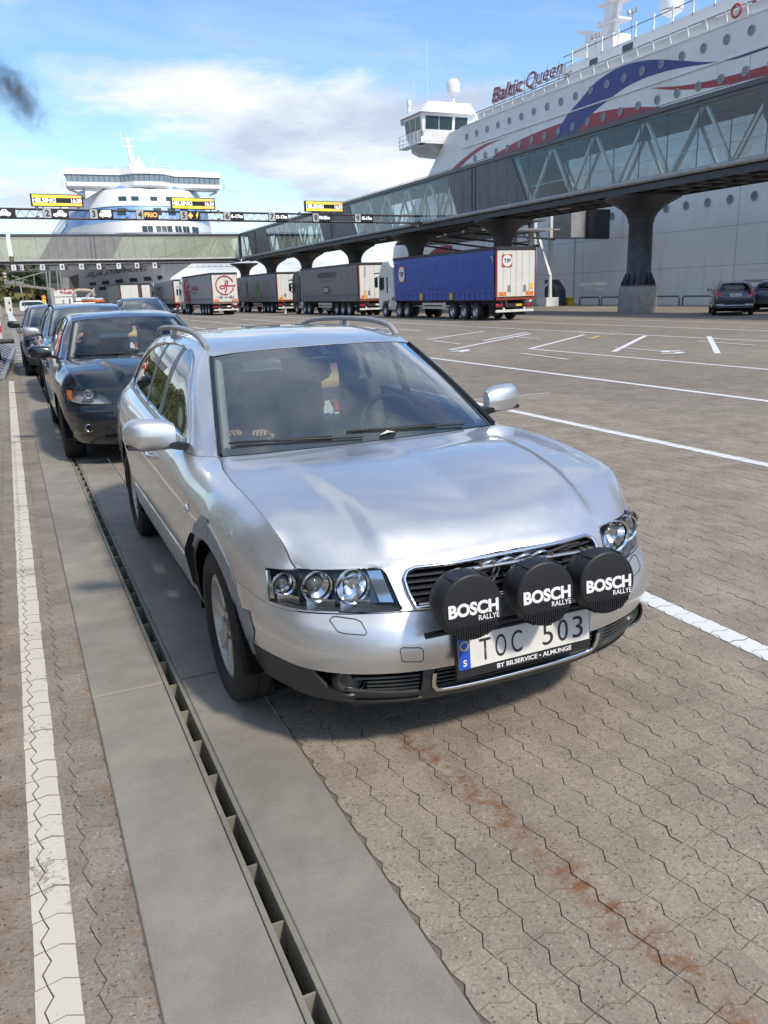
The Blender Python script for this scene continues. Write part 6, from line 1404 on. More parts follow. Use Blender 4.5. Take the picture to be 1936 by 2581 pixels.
# --- damaged right front wing: taped arch edge, black sheet for the torn hole, side repeater
TAPE = mat('duct_tape', (0.29, 0.31, 0.33), 0.48, 0.1, noise=(22, 0.22), bump=(40, 0.35))
def side_x(s, z):
    A = D_[:, 4*NS:17*NS].reshape(-1, 3); d = (A[:, 1]-s)**2+(A[:, 2]-z)**2; k = np.argsort(d)[:9]; Q = A[k]; X = np.c_[np.ones(9), Q[:, 1], Q[:, 2]]; co, *_ = np.linalg.lstsq(X, Q[:, 0], rcond=None); return float(co[0]+co[1]*s+co[2]*z)
rt = random.Random(5); G = []; th = np.linspace(math.radians(48), math.radians(176), 40)
for k, a in enumerate(th):
    u = (a-th[0])/(th[-1]-th[0]); rin = .350+.006*math.sin(u*9)+rt.uniform(-.002, .002); rout = .405+.035*math.sin(u*math.pi)+(.014 if 2 < k < 7 or 24 < k < 29 else 0)+.005*math.sin(u*23)+rt.uniform(-.002, .002); row = []
    for t in np.linspace(0, 1, 7):
        r_ = rin+(rout-rin)*t; s = .92-r_*math.cos(a); s = .92+r_*math.cos(a); z = .316+r_*math.sin(a)
        row.append((-(side_x(s, z)+.0025+.0015*math.sin(k*.5+t*4)*t*(1-t)*4-(.012 if t == 0 else 0)), s, z))
    G.append(row)
# the strip runs from just behind the top of the arch forward and down to the bumper corner
mb = MB(); mb.grid([[(x, 1.84-s, z) for x, s, z in r] if False else r for r in G]); tp_ = mb.build('duct_tape', TAPE, AUDI, 40); sm_ = tp_.modifiers.new('thick', 'SOLIDIFY'); sm_.thickness = 0.001
for poly in ([(1.05, .665), (1.08, .715), (1.0, .765), (.90, .77), (.87, .70)], [(.61, .43), (.57, .40), (.50, .41), (.47, .46), (.49, .53), (.57, .52)]):
    pr_s = [(.92+1.0*(a-.92), b) for a, b in poly]; n_ = len(pr_s); ca = np.mean([a for a, _ in pr_s]); cb = np.mean([b for _, b in pr_s])
    mb = MB(); mb.add([(-(side_x(ca, cb)+.0055), ca, cb)]+[(-(side_x(a, b)+.0042+.0012*(i % 2)), a, b) for i, (a, b) in enumerate(pr_s)], [(0, i+1, (i+1) % n_+1) for i in range(n_)]); mb.build('duct_tape', TAPE, AUDI)
hole_pts = [(1.12, .655), (1.20, .645), (1.28, .60), (1.345, .555), (1.405, .515), (1.425, .485), (1.385, .43), (1.375, .38), (1.395, .31), (1.40, .25), (1.22, .24), (1.24, .40), (1.18, .55)]
mb = MB(); mb.add([(-(side_x(s, z)+.004), s, z) for s, z in hole_pts], [tuple(range(len(hole_pts)))]); mb.build('torn_hole_sheet', UNDER, AUDI)  # flat black sheet on the wing, its colour stands for the hole's shade
mb = MB(); c = (side_x(1.27, .72), 1.27, .72); mb.lathe([(.001, .010), (.018, .009), (.028, .002), (.030, 0)], (0, 0, 0), ax='X', n=18, cap=False); o = mb.build('side_repeater', mat('repeater_clear', (0.62, 0.63, 0.64), 0.15, coat=1.0), AUDI, 60); o.location = (-(c[0]), 1.265, .735); o.scale = (-1, 1.15, .62)
# belt moulding and rub strip
for sg in (1, -1):
    mb = MB(); mb.tube([(sg*(side_x(s, .47)-.001), s, .47) for s in np.linspace(1.46, 3.10, 24)], .006, 6); mb.build('rub_strip', SILVER, AUDI, 60)
# leaf litter caught on the cowl
lf = MB(); lf.add([(.02, 1.235, .955), (.06, 1.228, .965), (.10, 1.24, .962), (.12, 1.262, .955), (.07, 1.27, .968), (.03, 1.262, .952)], [tuple(range(6))]); tag(lf.build('paper_scrap', mat('paper_scrap', (0.6, 0.58, 0.54), 0.7)), 'crumpled pale paper scrap under the wiper of the silver car', 'paper')
bpy.data.objects['paper_scrap'].matrix_world = AUDI.matrix_basis
# ------------------------------------------------------------------ lorries waiting in the lorry lanes
def curtain(name, col, seed=1):
    m = mat(name, col, 0.42, noise=(1.3, 0.12)); nt = m.node_tree; b = nt.nodes['Principled BSDF']; t = N(nt, 'ShaderNodeTexCoord')
    mp = N(nt, 'ShaderNodeMapping'); mp.inputs['Scale'].default_value = (1, 1.6, 0.35); L(nt, t.outputs['Object'], mp.inputs[0])
    n = N(nt, 'ShaderNodeTexNoise', inp={'Scale': 2.2, 'Detail': 4.0, 'Distortion': 0.7}); L(nt, mp.outputs[0], n.inputs['Vector'])
    bp = N(nt, 'ShaderNodeBump', inp={'Strength': 0.5, 'Distance': 0.06}); L(nt, n.outputs[0], bp.inputs['Height']); L(nt, bp.outputs[0], b.inputs['Normal']); return m
CUR_BLUE = curtain('curtain_blue', (0.003, 0.058, 0.34)); CUR_GREY = curtain('curtain_grey', (0.15, 0.15, 0.155)); CUR_LG = curtain('curtain_light_grey', (0.23, 0.235, 0.24)); CUR_MID = curtain('curtain_mid_grey', (0.30, 0.30, 0.31))
DOORW = mat('door_white', (0.68, 0.67, 0.62), 0.45, noise=(1.5, 0.07)); REDF = mat('frame_red', (0.24, 0.045, 0.035), 0.5); ORANGE = mat('marker_orange', (0.75, 0.20, 0.03), 0.5); YELT = mat('strap_yellow', (0.65, 0.38, 0.03), 0.6)
CHAS = mat('chassis', (0.03, 0.031, 0.034), 0.6); ALU = mat('aluminium', (0.5, 0.5, 0.5), 0.35, 0.8); CABW = paint('cab_white', (0.70, 0.70, 0.68), 0.0, 0.3); CABG = paint('cab_anthracite', (0.035, 0.04, 0.048), 0.2, 0.35)
LOGOR = mat('logo_red', (0.45, 0.05, 0.06), 0.5); GREEN = mat('logo_green', (0.12, 0.42, 0.10), 0.5); DGREEN = mat('leaf_green', (0.05, 0.11, 0.03), 0.5); LOGOD = mat('logo_dark', (0.05, 0.055, 0.07), 0.5); LOGOW = mat('logo_white', (0.75, 0.75, 0.75), 0.5); TIPRED = mat('label_red', (0.55, 0.06, 0.03), 0.45); STKY = mat('sticker_yellow', (0.75, 0.52, 0.05), 0.5)
def lorry_wheel(par, x, y, r=.44, wd=.30, sg=-1):
    w_ = bpy.data.objects.new('wheel', None); COL.objects.link(w_); w_.parent = par; w_.location = (x, y, r); w_.scale = (sg, 1, 1)
    mb = MB(); h = wd/2; mb.lathe([(r*.58, -h), (r-.03, -h), (r, -h*.7), (r, h*.7), (r-.03, h), (r*.58, h*.95)], ax='X', n=26, cap=False); mb.build('tyre', TYRE, w_, 35)
    mb = MB(); mb.lathe([(r*.60, h*.9), (r*.54, h*.7), (r*.46, h*.25), (r*.25, h*.25), (r*.23, h*.55), (.001, h*.6)], ax='X', n=22, cap=False); mb.build('rim', ALU, w_, 40); return w_
def lorry(label, x, y, cfg):
    """x: left side of the trailer, y: its rear; it faces away along +Y"""
    t = thing('lorry', label, 'lorry', (x, y, 0), 0, 'lorries waiting in the lorry lanes'); Ln, Wd, H, z0 = cfg.get('L', 11.8), cfg.get('W', 2.3), cfg.get('H', 3.50), 1.02
    cu = cfg['curtain']; zb = z0+.42
    # curtain sides (with a slack surface), straps below
    for xs in (0.0, Wd):
        sg = -1 if xs == 0 else 1; rr = random.Random(int(y*7)); G = []
        for i in range(40):
            yy = .12+(Ln-.24)*i/39; G.append([(xs+sg*(.012+.012*math.sin(i*1.7)*math.sin(k*.9)+(.02 if 0 < k < 7 else 0)), yy, zb+(H-.12-zb)*k/7) for k in range(8)])
        mb = MB(); mb.grid(G); mb.build('curtain', cu, t, 60)
        mb = MB(); mb.grid([[(xs+sg*(.014+(.006 if i % 2 else 0)), .12+(Ln-.24)*i/39, z) for z in (z0, zb-.03)] for i in range(40)]); mb.build('curtain_skirt', cu, t, 60)
        n_ = 22
        for i in range(n_):
            yy = .5+(Ln-1.0)*i/(n_-1); mb = MB(); mb.box((xs+sg*.034, yy, (z0+zb)/2), (.012, .05, zb-z0-.02)); mb.build('strap', cfg.get('strap', STEELM), t)
        mb = MB(); mb.box((xs+sg*.03, Ln/2, zb), (.012, Ln-.3, .035)); mb.build('strap_rail', cfg.get('strap', STEELM), t)
        mb = MB(); mb.box((xs+sg*.01, Ln/2, H-.05), (.05, Ln, .14)); mb.build('top_rail', cfg.get('top', CHAS), t)
    mb = MB(); mb.box((Wd/2, Ln/2, H), (Wd, Ln, .05)); mb.build('roof', cfg.get('roofm', CHAS), t); mb = MB(); mb.box((Wd/2, Ln/2, z0+.02), (Wd-.06, Ln-.06, .12)); mb.build('floor', CHAS, t); mb = MB(); mb.box((Wd/2, Ln-.04, (z0+H)/2), (Wd, .08, H-z0)); mb.build('headboard', DOORW, t)
    # rear frame and doors
    fr = cfg.get('frame', REDF)
    for xs in (.035, Wd-.035): mb = MB(); mb.box((xs, .03, (z0+H)/2), (.07, .12, H-z0+.03)); mb.build('corner_post', fr, t)
    mb = MB(); mb.box((Wd/2, .02, H-.07), (Wd, .14, .17)); mb.build('rear_header', CHAS, t); mb = MB(); mb.box((Wd/2, .02, z0+.03), (Wd, .14, .12)); mb.build('rear_sill', fr, t)
    for k in (0, 1):
        xa, xb = (.07, Wd/2-.008) if k == 0 else (Wd/2+.008, Wd-.07)
        mb = MB(); mb.box(((xa+xb)/2, -.01, (z0+H)/2-.02), (xb-xa, .05, H-z0-.30)); d = mb.build('rear_door', DOORW, t, bevel=.008)
        for xx in ((xa+xb)/2-.2, (xa+xb)/2+.22):
            mb = MB(); mb.tube([(xx, -.05, z0+.2), (xx, -.05, H-.22)], .015, 6); mb.build('lock_rod', DOORW, d)
        mb = MB(); mb.box(((xa+xb)/2+(-.05 if k else .12), -.045, z0+.52), (.14, .03, .30)); mb.build('lock_box', ALU, d)
        if cfg.get('orange', True): mb = MB(); mb.box((.36 if k == 0 else Wd-.36, -.042, z0+.27), (.44, .012, .19)); mb.build('marker_board', ORANGE, t)
    # chassis, bumper, mudflaps
    mb = MB(); mb.box((.62, Ln*.45, z0-.16), (.14, Ln*.9, .26)); mb.build('chassis_rail', CHAS, t); mb = MB(); mb.box((Wd-.62, Ln*.45, z0-.16), (.14, Ln*.9, .26)); mb.build('chassis_rail', CHAS, t)
    mb = MB(); mb.box((Wd/2, .08, .47), (Wd-.1, .10, .12)); mb.build('rear_bumper', cfg.get('bumper', DOORW), t)
    mb = MB(); mb.box((Wd/2, .15, .74), (Wd-.2, .06, .20)); lbx = mb.build('lamp_bar', CHAS, t)
    for xs in (.28, Wd-.28): mb = MB(); mb.box((xs, .11, .74), (.38, .03, .13)); mb.build('tail_lamp', REDL, lbx, bevel=.01)
    mb = MB(); mb.box((Wd/2+.3, .10, .74), (.42, .02, .11)); mb.build('license_plate', PLATE_W if not cfg.get('yplate') else STKY, lbx)
    for xs in (.55, Wd-.55): mb = MB(); mb.bar((xs, .1, .5), (xs, .3, .9), .08); mb.build('bumper_bracket', DOORW, t)
    for xs in (.35, Wd-.35): mb = MB(); mb.box((xs, .7, .48), (.55, .02, .5)); mb.build('mudflap', BLACK, t)
    for yy in cfg.get('axles', (2.0, 3.2, 4.45)):
        for xs, sg in ((.16, -1), (Wd-.16, 1)): lorry_wheel(t, xs, yy, sg=sg)
        mb = MB(); mb.cyl((.3, yy, .44), (Wd-.3, yy, .44), .07); mb.build('axle', CHAS, t, 40)
    for z in (.62, .82): mb = MB(); mb.box((.05, Ln*.56, z), (.04, Ln*.24, .13)); mb.build('side_guard', cfg.get('guard', ALU), t)
    if cfg.get('box'): mb = MB(); mb.box((.35, Ln*.55, .62), (.6, 1.6, .6)); mb.build('storage_box', STEELM, t, bevel=.03)
    if not cfg.get('tractor', True): return t
    # tractor unit
    cb = cfg.get('cab', CABW); y0 = Ln+.45; yl = y0+1.95; cw = Wd-.04
    side = [(y0, 1.0), (y0, 3.05), (y0+.35, 3.42), (y0+1.2, 3.38), (yl-.35, 3.05), (yl-.04, 2.45), (yl, 1.5), (yl+.02, .62), (yl-.1, .45), (yl-.45, .45), (yl-.62, .98), (yl-1.30, .98), (yl-1.42, .6), (y0+.1, .6)]
    mb = MB(); mb.prism(side, (.02, 0, 0), ey, ez, ex, 0, cw); mb.build('cab', cb, t, bevel=.06)
    for xs in (.012, Wd-.012):
        mb = MB(); mb.prism([(yl-.88, 1.72), (yl-.90, 2.45), (yl-.30, 2.45), (yl-.14, 1.78), (yl-.4, 1.62)], (xs, 0, 0), ey, ez, ex, -.008, .008); mb.build('side_window', WINGLASS, t)
        mb = MB(); mb.prism([(yl-1.45, 1.5), (yl-1.45, 2.45), (yl-1.28, 2.45), (yl-1.28, 1.5)], (xs, 0, 0), ey, ez, ex, -.006, .006); mb.build('side_window', WINGLASS, t)
        mb = MB(); mb.prism([(y0-.42, 1.3), (y0-.30, 3.0), (y0+.02, 3.1), (y0+.02, 1.1)], (xs, 0, 0), ey, ez, ex, -.02, .02); mb.build('cab_fairing', CHAS if cfg.get('darkfair') else cb, t)
        mb = MB(); mb.box((xs+(-.16 if xs < 1 else .16), yl-.02, 2.15), (.16, .22, .62)); mb.bar((xs, yl-.1, 2.45), (xs+(-.16 if xs < 1 else .16), yl-.02, 2.5), .04); mb.build('mirror', BLACK, t, bevel=.03)
        mb = MB(); mb.box((xs, yl-1.55, .95), (.02, .12, .28)); mb.build('door_handle', BLACK, t)
    mb = MB(); mb.box((Wd/2, yl+.01, 2.15), (cw-.2, .02, .8)); mb.build('windscreen', WINGLASS, t)
    mb = MB(); mb.box((-.16+.1, yl+.05, 2.72), (.3, .25, .06)); mb.build('sun_visor', BLACK, t)
    for yy in (yl-.95, y0-1.05, y0-2.12):
        for xs, sg in ((.16, -1), (Wd-.16, 1)): lorry_wheel(t, xs, yy, sg=sg)
    mb = MB(); mb.box((.3, y0-.0, .72), (.55, 1.15, .6)); mb.build('fuel_tank', ALU, t, bevel=.08); mb = MB(); mb.box((Wd/2, y0-1.2, .85), (.9, 3.6, .25)); mb.build('tractor_frame', CHAS, t)
    return t
TY0 = 35.37
blue = lorry('lorry with a blue curtain trailer, white rear doors and white cab, nearest of the row', 22.0, TY0, dict(curtain=CUR_BLUE, strap=mat('strap_blue', (0.10, 0.15, 0.42), 0.5), yplate=True))
def badge(par, o, ex_, ez_, nrm, w_, h_):
    b = bpy.data.objects.new('logo_label', None); COL.objects.link(b); b.parent = par
    o = Vector(o); mb = MB(); mb.prism([(-w_/2, -h_/2), (w_/2, -h_/2), (w_/2, h_/2), (-w_/2, h_/2)], o, ex_, ez_, nrm, 0, .008); mb.build('label_field', TIPRED, b)
    mb = MB(); mb.prism([(w_*.47*math.cos(t), h_*.47*math.sin(t)) for t in np.linspace(0, 2*math.pi, 32, endpoint=False)], o+Vector(nrm)*.012, ex_, ez_, nrm, 0, .004); mb.build('label_disc', LOGOW, b)
    text('lettering', 'TIP', INK, b, o+Vector(nrm)*.02-Vector(ez_)*h_*.15, ex_, ez_, h_*.30, width=w_*.70, bold=.03, align='CENTER', ext=.004)
badge(blue, (-.045, 10.55, 2.54), (0, -1, 0), ez, (-1, 0, 0), .88, .92); badge(blue, (.60, -.06, 2.86), ex, ez, (0, -1, 0), .58, .58)
for yy in (8.0, 4.45): mb = MB(); mb.box((-.05, yy, 1.22), (.02, .34, .36)); mb.build('marker_tag', YELT, blue)
mb = MB(); mb.prism([(0, 0), (.20, 0), (.20, .28), (0, .28)], (1.92, -.05, 1.50), ex, ez, (0, -1, 0), 0, .006); mb.build('warning_sticker', STKY, blue)
text('door_lettering', 'SCHMITZ', mat('ghost_print', (0.05, 0.09, 0.36), 0.5), blue, (-.045, 11.3, 1.50), (0, -1, 0), ez, .09, ext=.002) if False else None
for yy, zz_ in ((0.35, 3.05), (11.45, 3.2)): mb = MB(); mb.box((-.045, yy, zz_), (.01, .20, .03)); mb.box((-.045, yy+(-.1 if yy < 5 else .1), zz_-.12), (.01, .03, .26)); mb.build('corner_mark', LOGOW, blue)
exv = lorry('lorry with a dark grey curtain trailer marked EXPRESSVEDO and an anthracite cab', 22.0, 52.8, dict(curtain=CUR_GREY, L=12.2, cab=CABG, box=True, darkfair=True, top=LOGOD))
text('lettering', 'EXPRESSVEDO', LOGOD, exv, (-.05, 8.1, 2.72), (0, -1, 0), ez, .36, width=3.9, bold=.03, ext=.01); text('lettering', 'INTERNATIONAL TRANSPORT', LOGOD, exv, (-.05, 7.6, 2.42), (0, -1, 0), ez, .09, width=2.8, ext=.01)
mb = MB(); mb.prism([(.72*math.cos(t), .30*math.sin(t)) for t in np.linspace(0, 2*math.pi, 32, endpoint=False)], (-.046, 6.2, 1.82), (0, -1, 0), ez, (-1, 0, 0), 0, .006); mb.build('logo_oval', LOGOD, exv); text('lettering', 'EXV', LOGOW, exv, (-.056, 6.2, 1.70), (0, -1, 0), ez, .26, width=1.0, bold=.02, align='CENTER', ext=.006, shear=.2)
mb = MB(); mb.box((.42, -.045, 1.42), (.17, .012, .62)); mb.build('marker_board', YELT, exv); text('lettering', 'EXPRESSVEDO', LOGOD, exv, (.52, -.045, 2.55), (0, 0, 1), (-1, 0, 0), .10, width=.75, ext=.004)
l3 = lorry('lorry with a grey curtain trailer, green number sign and leaf pattern on its rear door', 22.0, 71.6, dict(curtain=CUR_LG, L=12.0, cab=CABG))
text('lettering', '3L', GREEN, l3, (-.05, 6.9, 1.65), (0, -1, 0), ez, 1.25, width=1.7, bold=.03, ext=.01); text('lettering', 'PKS', LOGOD, l3, (-.05, 8.3, 2.2), (0, -1, 0), ez, .16, ext=.01)
def leaf(par, o, a, ln_, ex_, m): mb = MB(); o = Vector(o); d = Vector(ex_)*math.cos(a)+ez*math.sin(a); p = Vector(ex_)*-math.sin(a)+ez*math.cos(a); n_ = Vector(ex_).cross(ez); mb.prism([(0, 0), (ln_*.4, ln_*.10), (ln_, 0), (ln_*.4, -ln_*.10)], o, d, p, n_, 0, .008); mb.build('leaf_print', m, par)
for k in range(5): leaf(l3, (2.1, -.07, 2.45-k*.10), math.radians(150-k*-18), 1.0, ex, DGREEN if k % 2 else INK)
for k in range(7): leaf(l3, (-.05, 9.6, 2.3), math.radians(100+k*27), 1.0, (0, -1, 0), LOGOD if k % 2 else DGREEN)
mb = MB(); mb.box((.45, -.045, 1.35), (.2, .012, .45)); mb.build('marker_board', YELT, l3)
ah = lorry('lorry with light grey trailer, its rear showing a red ring emblem over WAY AHEAD', 16.6, 73.2, dict(curtain=CUR_MID, L=13.0, H=3.6, roofm=CHAS, frame=mat('frame_brown', (0.28, 0.16, 0.12), 0.5)))
def ring_logo(par, o, ex_, nrm, R, a0=35, a1=325, m=LOGOR):
    o = Vector(o); g = bpy.data.objects.new('ring_emblem', None); COL.objects.link(g); g.parent = par; ex_ = Vector(ex_); nrm = Vector(nrm)
    P = lambda x, z: o+ex_*x+ez*z
    mb = MB(); mb.tube([P(R*math.cos(t), R*math.sin(t)) for t in np.linspace(math.radians(20), math.radians(290), 30)], R*.075, 5); mb.tube([P(R*math.cos(t), R*math.sin(t)) for t in np.linspace(math.radians(302), math.radians(345), 6)], R*.075, 5); mb.build('ring', m, g, 40)
    mb = MB(); mb.tube([P(-.25*R, -.32*R), P(-.05*R, -.32*R), P(.18*R, .50*R), P(.36*R, .50*R), P(.12*R, -.62*R), P(-.02*R, -.75*R)], R*.07, 5); mb.tube([P(1.25*R, -.05*R), P(-.45*R, -.05*R), P(-.60*R, -.2*R), P(-.45*R, -.34*R), P(-.2*R, -.32*R)], R*.07, 5); mb.build('letter_stroke', m, g, 40)
ring_logo(ah, (1.15, -.05, 2.55), ex, (0, -1, 0), .78); text('lettering', 'WAY AHEAD', LOGOD, ah, (1.15, -.05, 1.47), ex, ez, .12, width=1.6, bold=.015, align='CENTER', ext=.01)
ring_logo(ah, (-.05, 10.6, 2.2), (0, -1, 0), (-1, 0, 0), 1.15); text('lettering', 'AHOLA', LOGOR, ah, (-.05, 8.5, 2.2), (0, -1, 0), ez, .42, width=3.3, ext=.01, bold=.02); text('lettering', 'TRANSPORT', LOGOD, ah, (-.05, 8.4, 1.9), (0, -1, 0), ez, .16, width=2.6, ext=.01)
l5 = lorry('light grey trailer with a small red word, half hidden by the ring emblem lorry', 16.6, 91.4, dict(curtain=CUR_MID, L=12.6, H=3.5, top=LOGOW, orange=False)); text('lettering', 'telineen', LOGOR, l5, (-.05, 10.6, 2.5), (0, -1, 0), ez, .5, width=3.0, ext=.01)
mb = MB(); mb.box((.45, -.045, 1.4), (.16, .012, .6)); mb.build('marker_board', YELT, l5)
lorry('plain dark grey lorry trailer with white rear doors behind the blue-grey crossover', 10.2, 84.0, dict(curtain=CUR_GREY, L=11, H=3.1, W=1.72, tractor=False, orange=False)); lorry('plain dark trailer between the white-doored trailer and the light grey lorry', 14.2, 98.0, dict(curtain=CUR_GREY, L=11, H=3.3, W=1.0, tractor=False, orange=False, plain=True))
# ------------------------------------------------------------------ other cars
def lamp_simple(rings, amber=None, drl=False):
    def fn(hl, sg, W, D):
        for x, z, r in rings:
            s = front_s(D, x, z); mb = MB(); mb.lathe([(r, -.005), (r*1.08, 0), (r*.9, .02), (r*.5, .045), (.001, .05)], (sg*x, s+.02, z), ax='Y', n=22, cap=False); mb.build('reflector', REFL, hl, 30)
            mb = MB(); mb.lathe([(.001, -.004), (r*.4, .002), (r*.52, .016)], (sg*x, s+.024, z), ax='Y', n=18, cap=False); mb.build('projector_lens', mat('projector_glass'), hl, 50)
        if amber:
            x0, x1, z0, z1 = amber; mb = MB(); mb.grid([[(sg*x, front_s(D, x, z)+.008, z) for z in np.linspace(z0, z1, 5)] for x in np.linspace(x0, x1, 5)]); mb.build('indicator_lens', AMBER, hl, 60)
    return fn
NAVY = paint('navy_paint', (0.004, 0.006, 0.014), 0.0, 0.25); BLGREY = paint('blue_grey_paint', (0.12, 0.15, 0.21), 0.6, 0.3); DKGREY = paint('dark_grey_paint', (0.055, 0.065, 0.085), 0.55, 0.3); NIGHT = paint('night_blue_paint', (0.02, 0.03, 0.06), 0.4, 0.28)
def plate_front(par, y, z, txt=None, w_=.52):
    p = bpy.data.objects.new('license_plate', None); COL.objects.link(p); p.parent = par; p.location = (0, y, z); mb = MB(); mb.box((0, 0, 0), (w_, .012, .11)); mb.build('plate', PLATE_W, p, bevel=.002)
    mb = MB(); mb.box((-.24, -.007, 0), (.04, .003, .108)); mb.build('euro_band', PLATE_B, p)
    if txt: text('plate_character', txt, PRNT, p, (.02, -.006, -.036), ex, ez, .072, width=.40, align='CENTER', ext=.002)
    return p
# dark blue saloon-nosed estate right behind
VW = Warp(([0, .92, 1.335, 2.02, 3.57, 4.544], [0, .93, 1.42, 2.12, 3.75, 4.72]), ([0, .235, .455, .70, .92, 1.31, 1.40], [0, .22, .46, .755, .985, 1.37, 1.465]), 1.045)
vol, KV = make_car('estate_car', 'dark blue estate car with amber-tipped headlamps close behind the silver car', (1.26, 8.15, 0.0), math.radians(-0.2),
    dict(paint=NAVY, warp=VW, trim=NAVY, lampin=mat('lamp_grey', (0.42, 0.43, 0.44), 0.3, 0.3), lampfn=lamp_simple([(.64, .705, .050)], amber=(.785, .83, .665, .75)), hl_poly=[(.800,.705),(.70,.708),(.60,.700),(.52,.678),(.445,.630),(.420,.596),(.50,.592),(.60,.592),(.70,.598),(.77,.610),(.802,.628)],
         gr_poly=[(-.01,.70),(.25,.695),(.29,.68),(.27,.58),(.20,.50),(-.01,.50)], dome=.035, crease=([.1, .30, .43, .66, 1.03, 1.3], [.30, .31, .34, .41, .50, .60]), axles=(.92, 3.57), arch_r=.37, wheel_r=.322, rails=False, window_trim=TRIMB, seat=SEATL, mirror_size=(.066, .12), wdetail=False, wsglass=glass('windscreen_second', (.85, .9, .86), 2.0), lside=CARGLASS, rside=CARGLASS))
DV = KV['D']; fv = lambda x, z: front_s(DV, x, z)
gv = bpy.data.objects.new('grille', None); COL.objects.link(gv); gv.parent = vol
zz3 = lambda z: float(np.interp(z, *VW.zk)); lp = [(-.27, .585), (-.30, .69), (-.26, .702), (.26, .702), (.30, .69), (.27, .585), (.20, .497), (-.20, .497)]
pp3 = resample(np.array([(x*VW.xk, 0, zz3(z)) for x, z in lp+[lp[0]]]), 70)[:-1]; mb = MB(); mb.tube([(p[0], fv(abs(p[0]), p[2])-.006, p[2]) for p in pp3], .016, 8, closed=True); mb.build('frame', CHROME, gv, 60)
mb = MB(); mb.grid([[(x, fv(abs(x), .6)+.05, z) for z in (.48, .78)] for x in np.linspace(-.32, .32, 9)]); mb.build('grille_back', UNDER, gv)
for k in range(9): x = -.24+k*.06; mb = MB(); mb.bar((x, fv(abs(x), .6)+.02, .53), (x, fv(abs(x), .72)+.02, .74), .012, .03); mb.build('slat', TRIMB, gv)
for sg in (1, -1):
    mb = MB(); c = (sg*.68, fv(.68, .42)+.0, .40); mb.lathe([(.034, -.012), (.04, -.008), (.04, .02), (.03, .03), (.001, .035)], c, ax='Y', n=20, cap=False); mb.build('fog_lamp', CHROME, vol, 40)
    mb = MB(); mb.tube([(sg*x, fv(x, .545)-.004, .545-.0*x) for x in np.linspace(.45, .86, 12)], .010, 6); mb.build('bumper_strip', NAVY, vol, 60)
plate_front(vol, -.03, .48); mb = MB(); mb.grid([[(x, fv(abs(x), .33)-.002, z) for z in (.30, .37)] for x in np.linspace(-.55, .55, 13)]); mb.build('lower_grille', UNDER, vol)
for sg in (1, -1): mb = MB(); p = VW([[.28*sg, .95, .935]])[0]; mb.box((p[0], p[1], p[2]), (.07, .015, .012)); mb.build('washer_jet', TRIMB, vol)
# grey-blue tall estate, third in the queue
CW = Warp(([0, .92, 1.335, 2.02, 3.57, 4.544], [0, .92, 1.40, 2.1, 3.7, 4.7]), ([0, .235, .455, .70, .92, 1.31, 1.40], [0, .26, .52, .80, 1.04, 1.455, 1.545]), 1.06)
SILV2 = paint('silver_paint_old', (0.42, 0.43, 0.45), 0.6, 0.33)
c3, K3 = make_car('estate_car', 'blue-grey estate car with roof rails and a silver mirror, third in the queue', (1.33, 13.7, 0), 0, dict(paint=BLGREY, warp=CW, hl=True, lampfn=lamp_simple([(.70, .73, .05)]), hl_poly=HLP, mirror_paint=SILV2, rail_mat=TRIMB, window_trim=TRIMB, mirror_size=(.075, .13), arch_r=.38, wheel_r=.34, seat=SEAT))
c4, K4 = make_car('estate_car', 'dark car with a dark mirror just visible fourth in the queue', (1.12, 19.4, 0), 0, dict(paint=DKGREY, warp=CW, lampfn=lamp_simple([(.70, .73, .05)]), mirror_paint=TRIMB, rails=False, window_trim=TRIMB, mirror_size=(.075, .13), arch_r=.38, wheel_r=.34))
# dark blue-grey crossover in the next lane
MW = Warp(([0, .92, 1.335, 2.02, 3.57, 4.544], [0, .93, 1.45, 2.2, 3.75, 4.68]), ([0, .235, .455, .70, .92, 1.31, 1.40], [0, .30, .60, .93, 1.13, 1.56, 1.65]), 1.09)
c5, K5 = make_car('crossover_car', 'dark blue-grey crossover with four-point headlamps in the next lane', (4.12, 26.4, 0), 0, dict(paint=DKGREY, warp=MW, lampfn=lamp_simple([(.76, .90, .03), (.70, .90, .03), (.76, .84, .03), (.70, .84, .03)]), hl_poly=[(.79,.705),(.70,.712),(.62,.712),(.585,.69),(.59,.63),(.64,.60),(.72,.605),(.79,.64)], gr_poly=[(-.01,.64),(.45,.63),(.48,.58),(.40,.52),(-.01,.51)], rail_mat=TRIMB, window_trim=TRIMB, arch_r=.40, wheel_r=.36, bulge=.5))
mb = MB(); mb.grid([[(x, front_s(K5['D'], abs(x), .72)+.05, z) for z in (.6, .86)] for x in np.linspace(-.55, .55, 9)]); mb.build('grille', TRIMB, c5)
plate_front(c5, -.02, .62)
for sg in (1, -1):
    for x, z in ((.76, .90), (.70, .90), (.76, .845), (.70, .845)):
        mb = MB(); mb.cyl((sg*x, front_s(K5['D'], x, z)+.008, z), (sg*x, front_s(K5['D'], x, z)+.02, z), .02, n=10); mb.build('daylight_lamp', mat('led_daylight', (0.9, 0.9, 0.9), 0.4, emit=((1, 1, 1), 1.2)), c5)
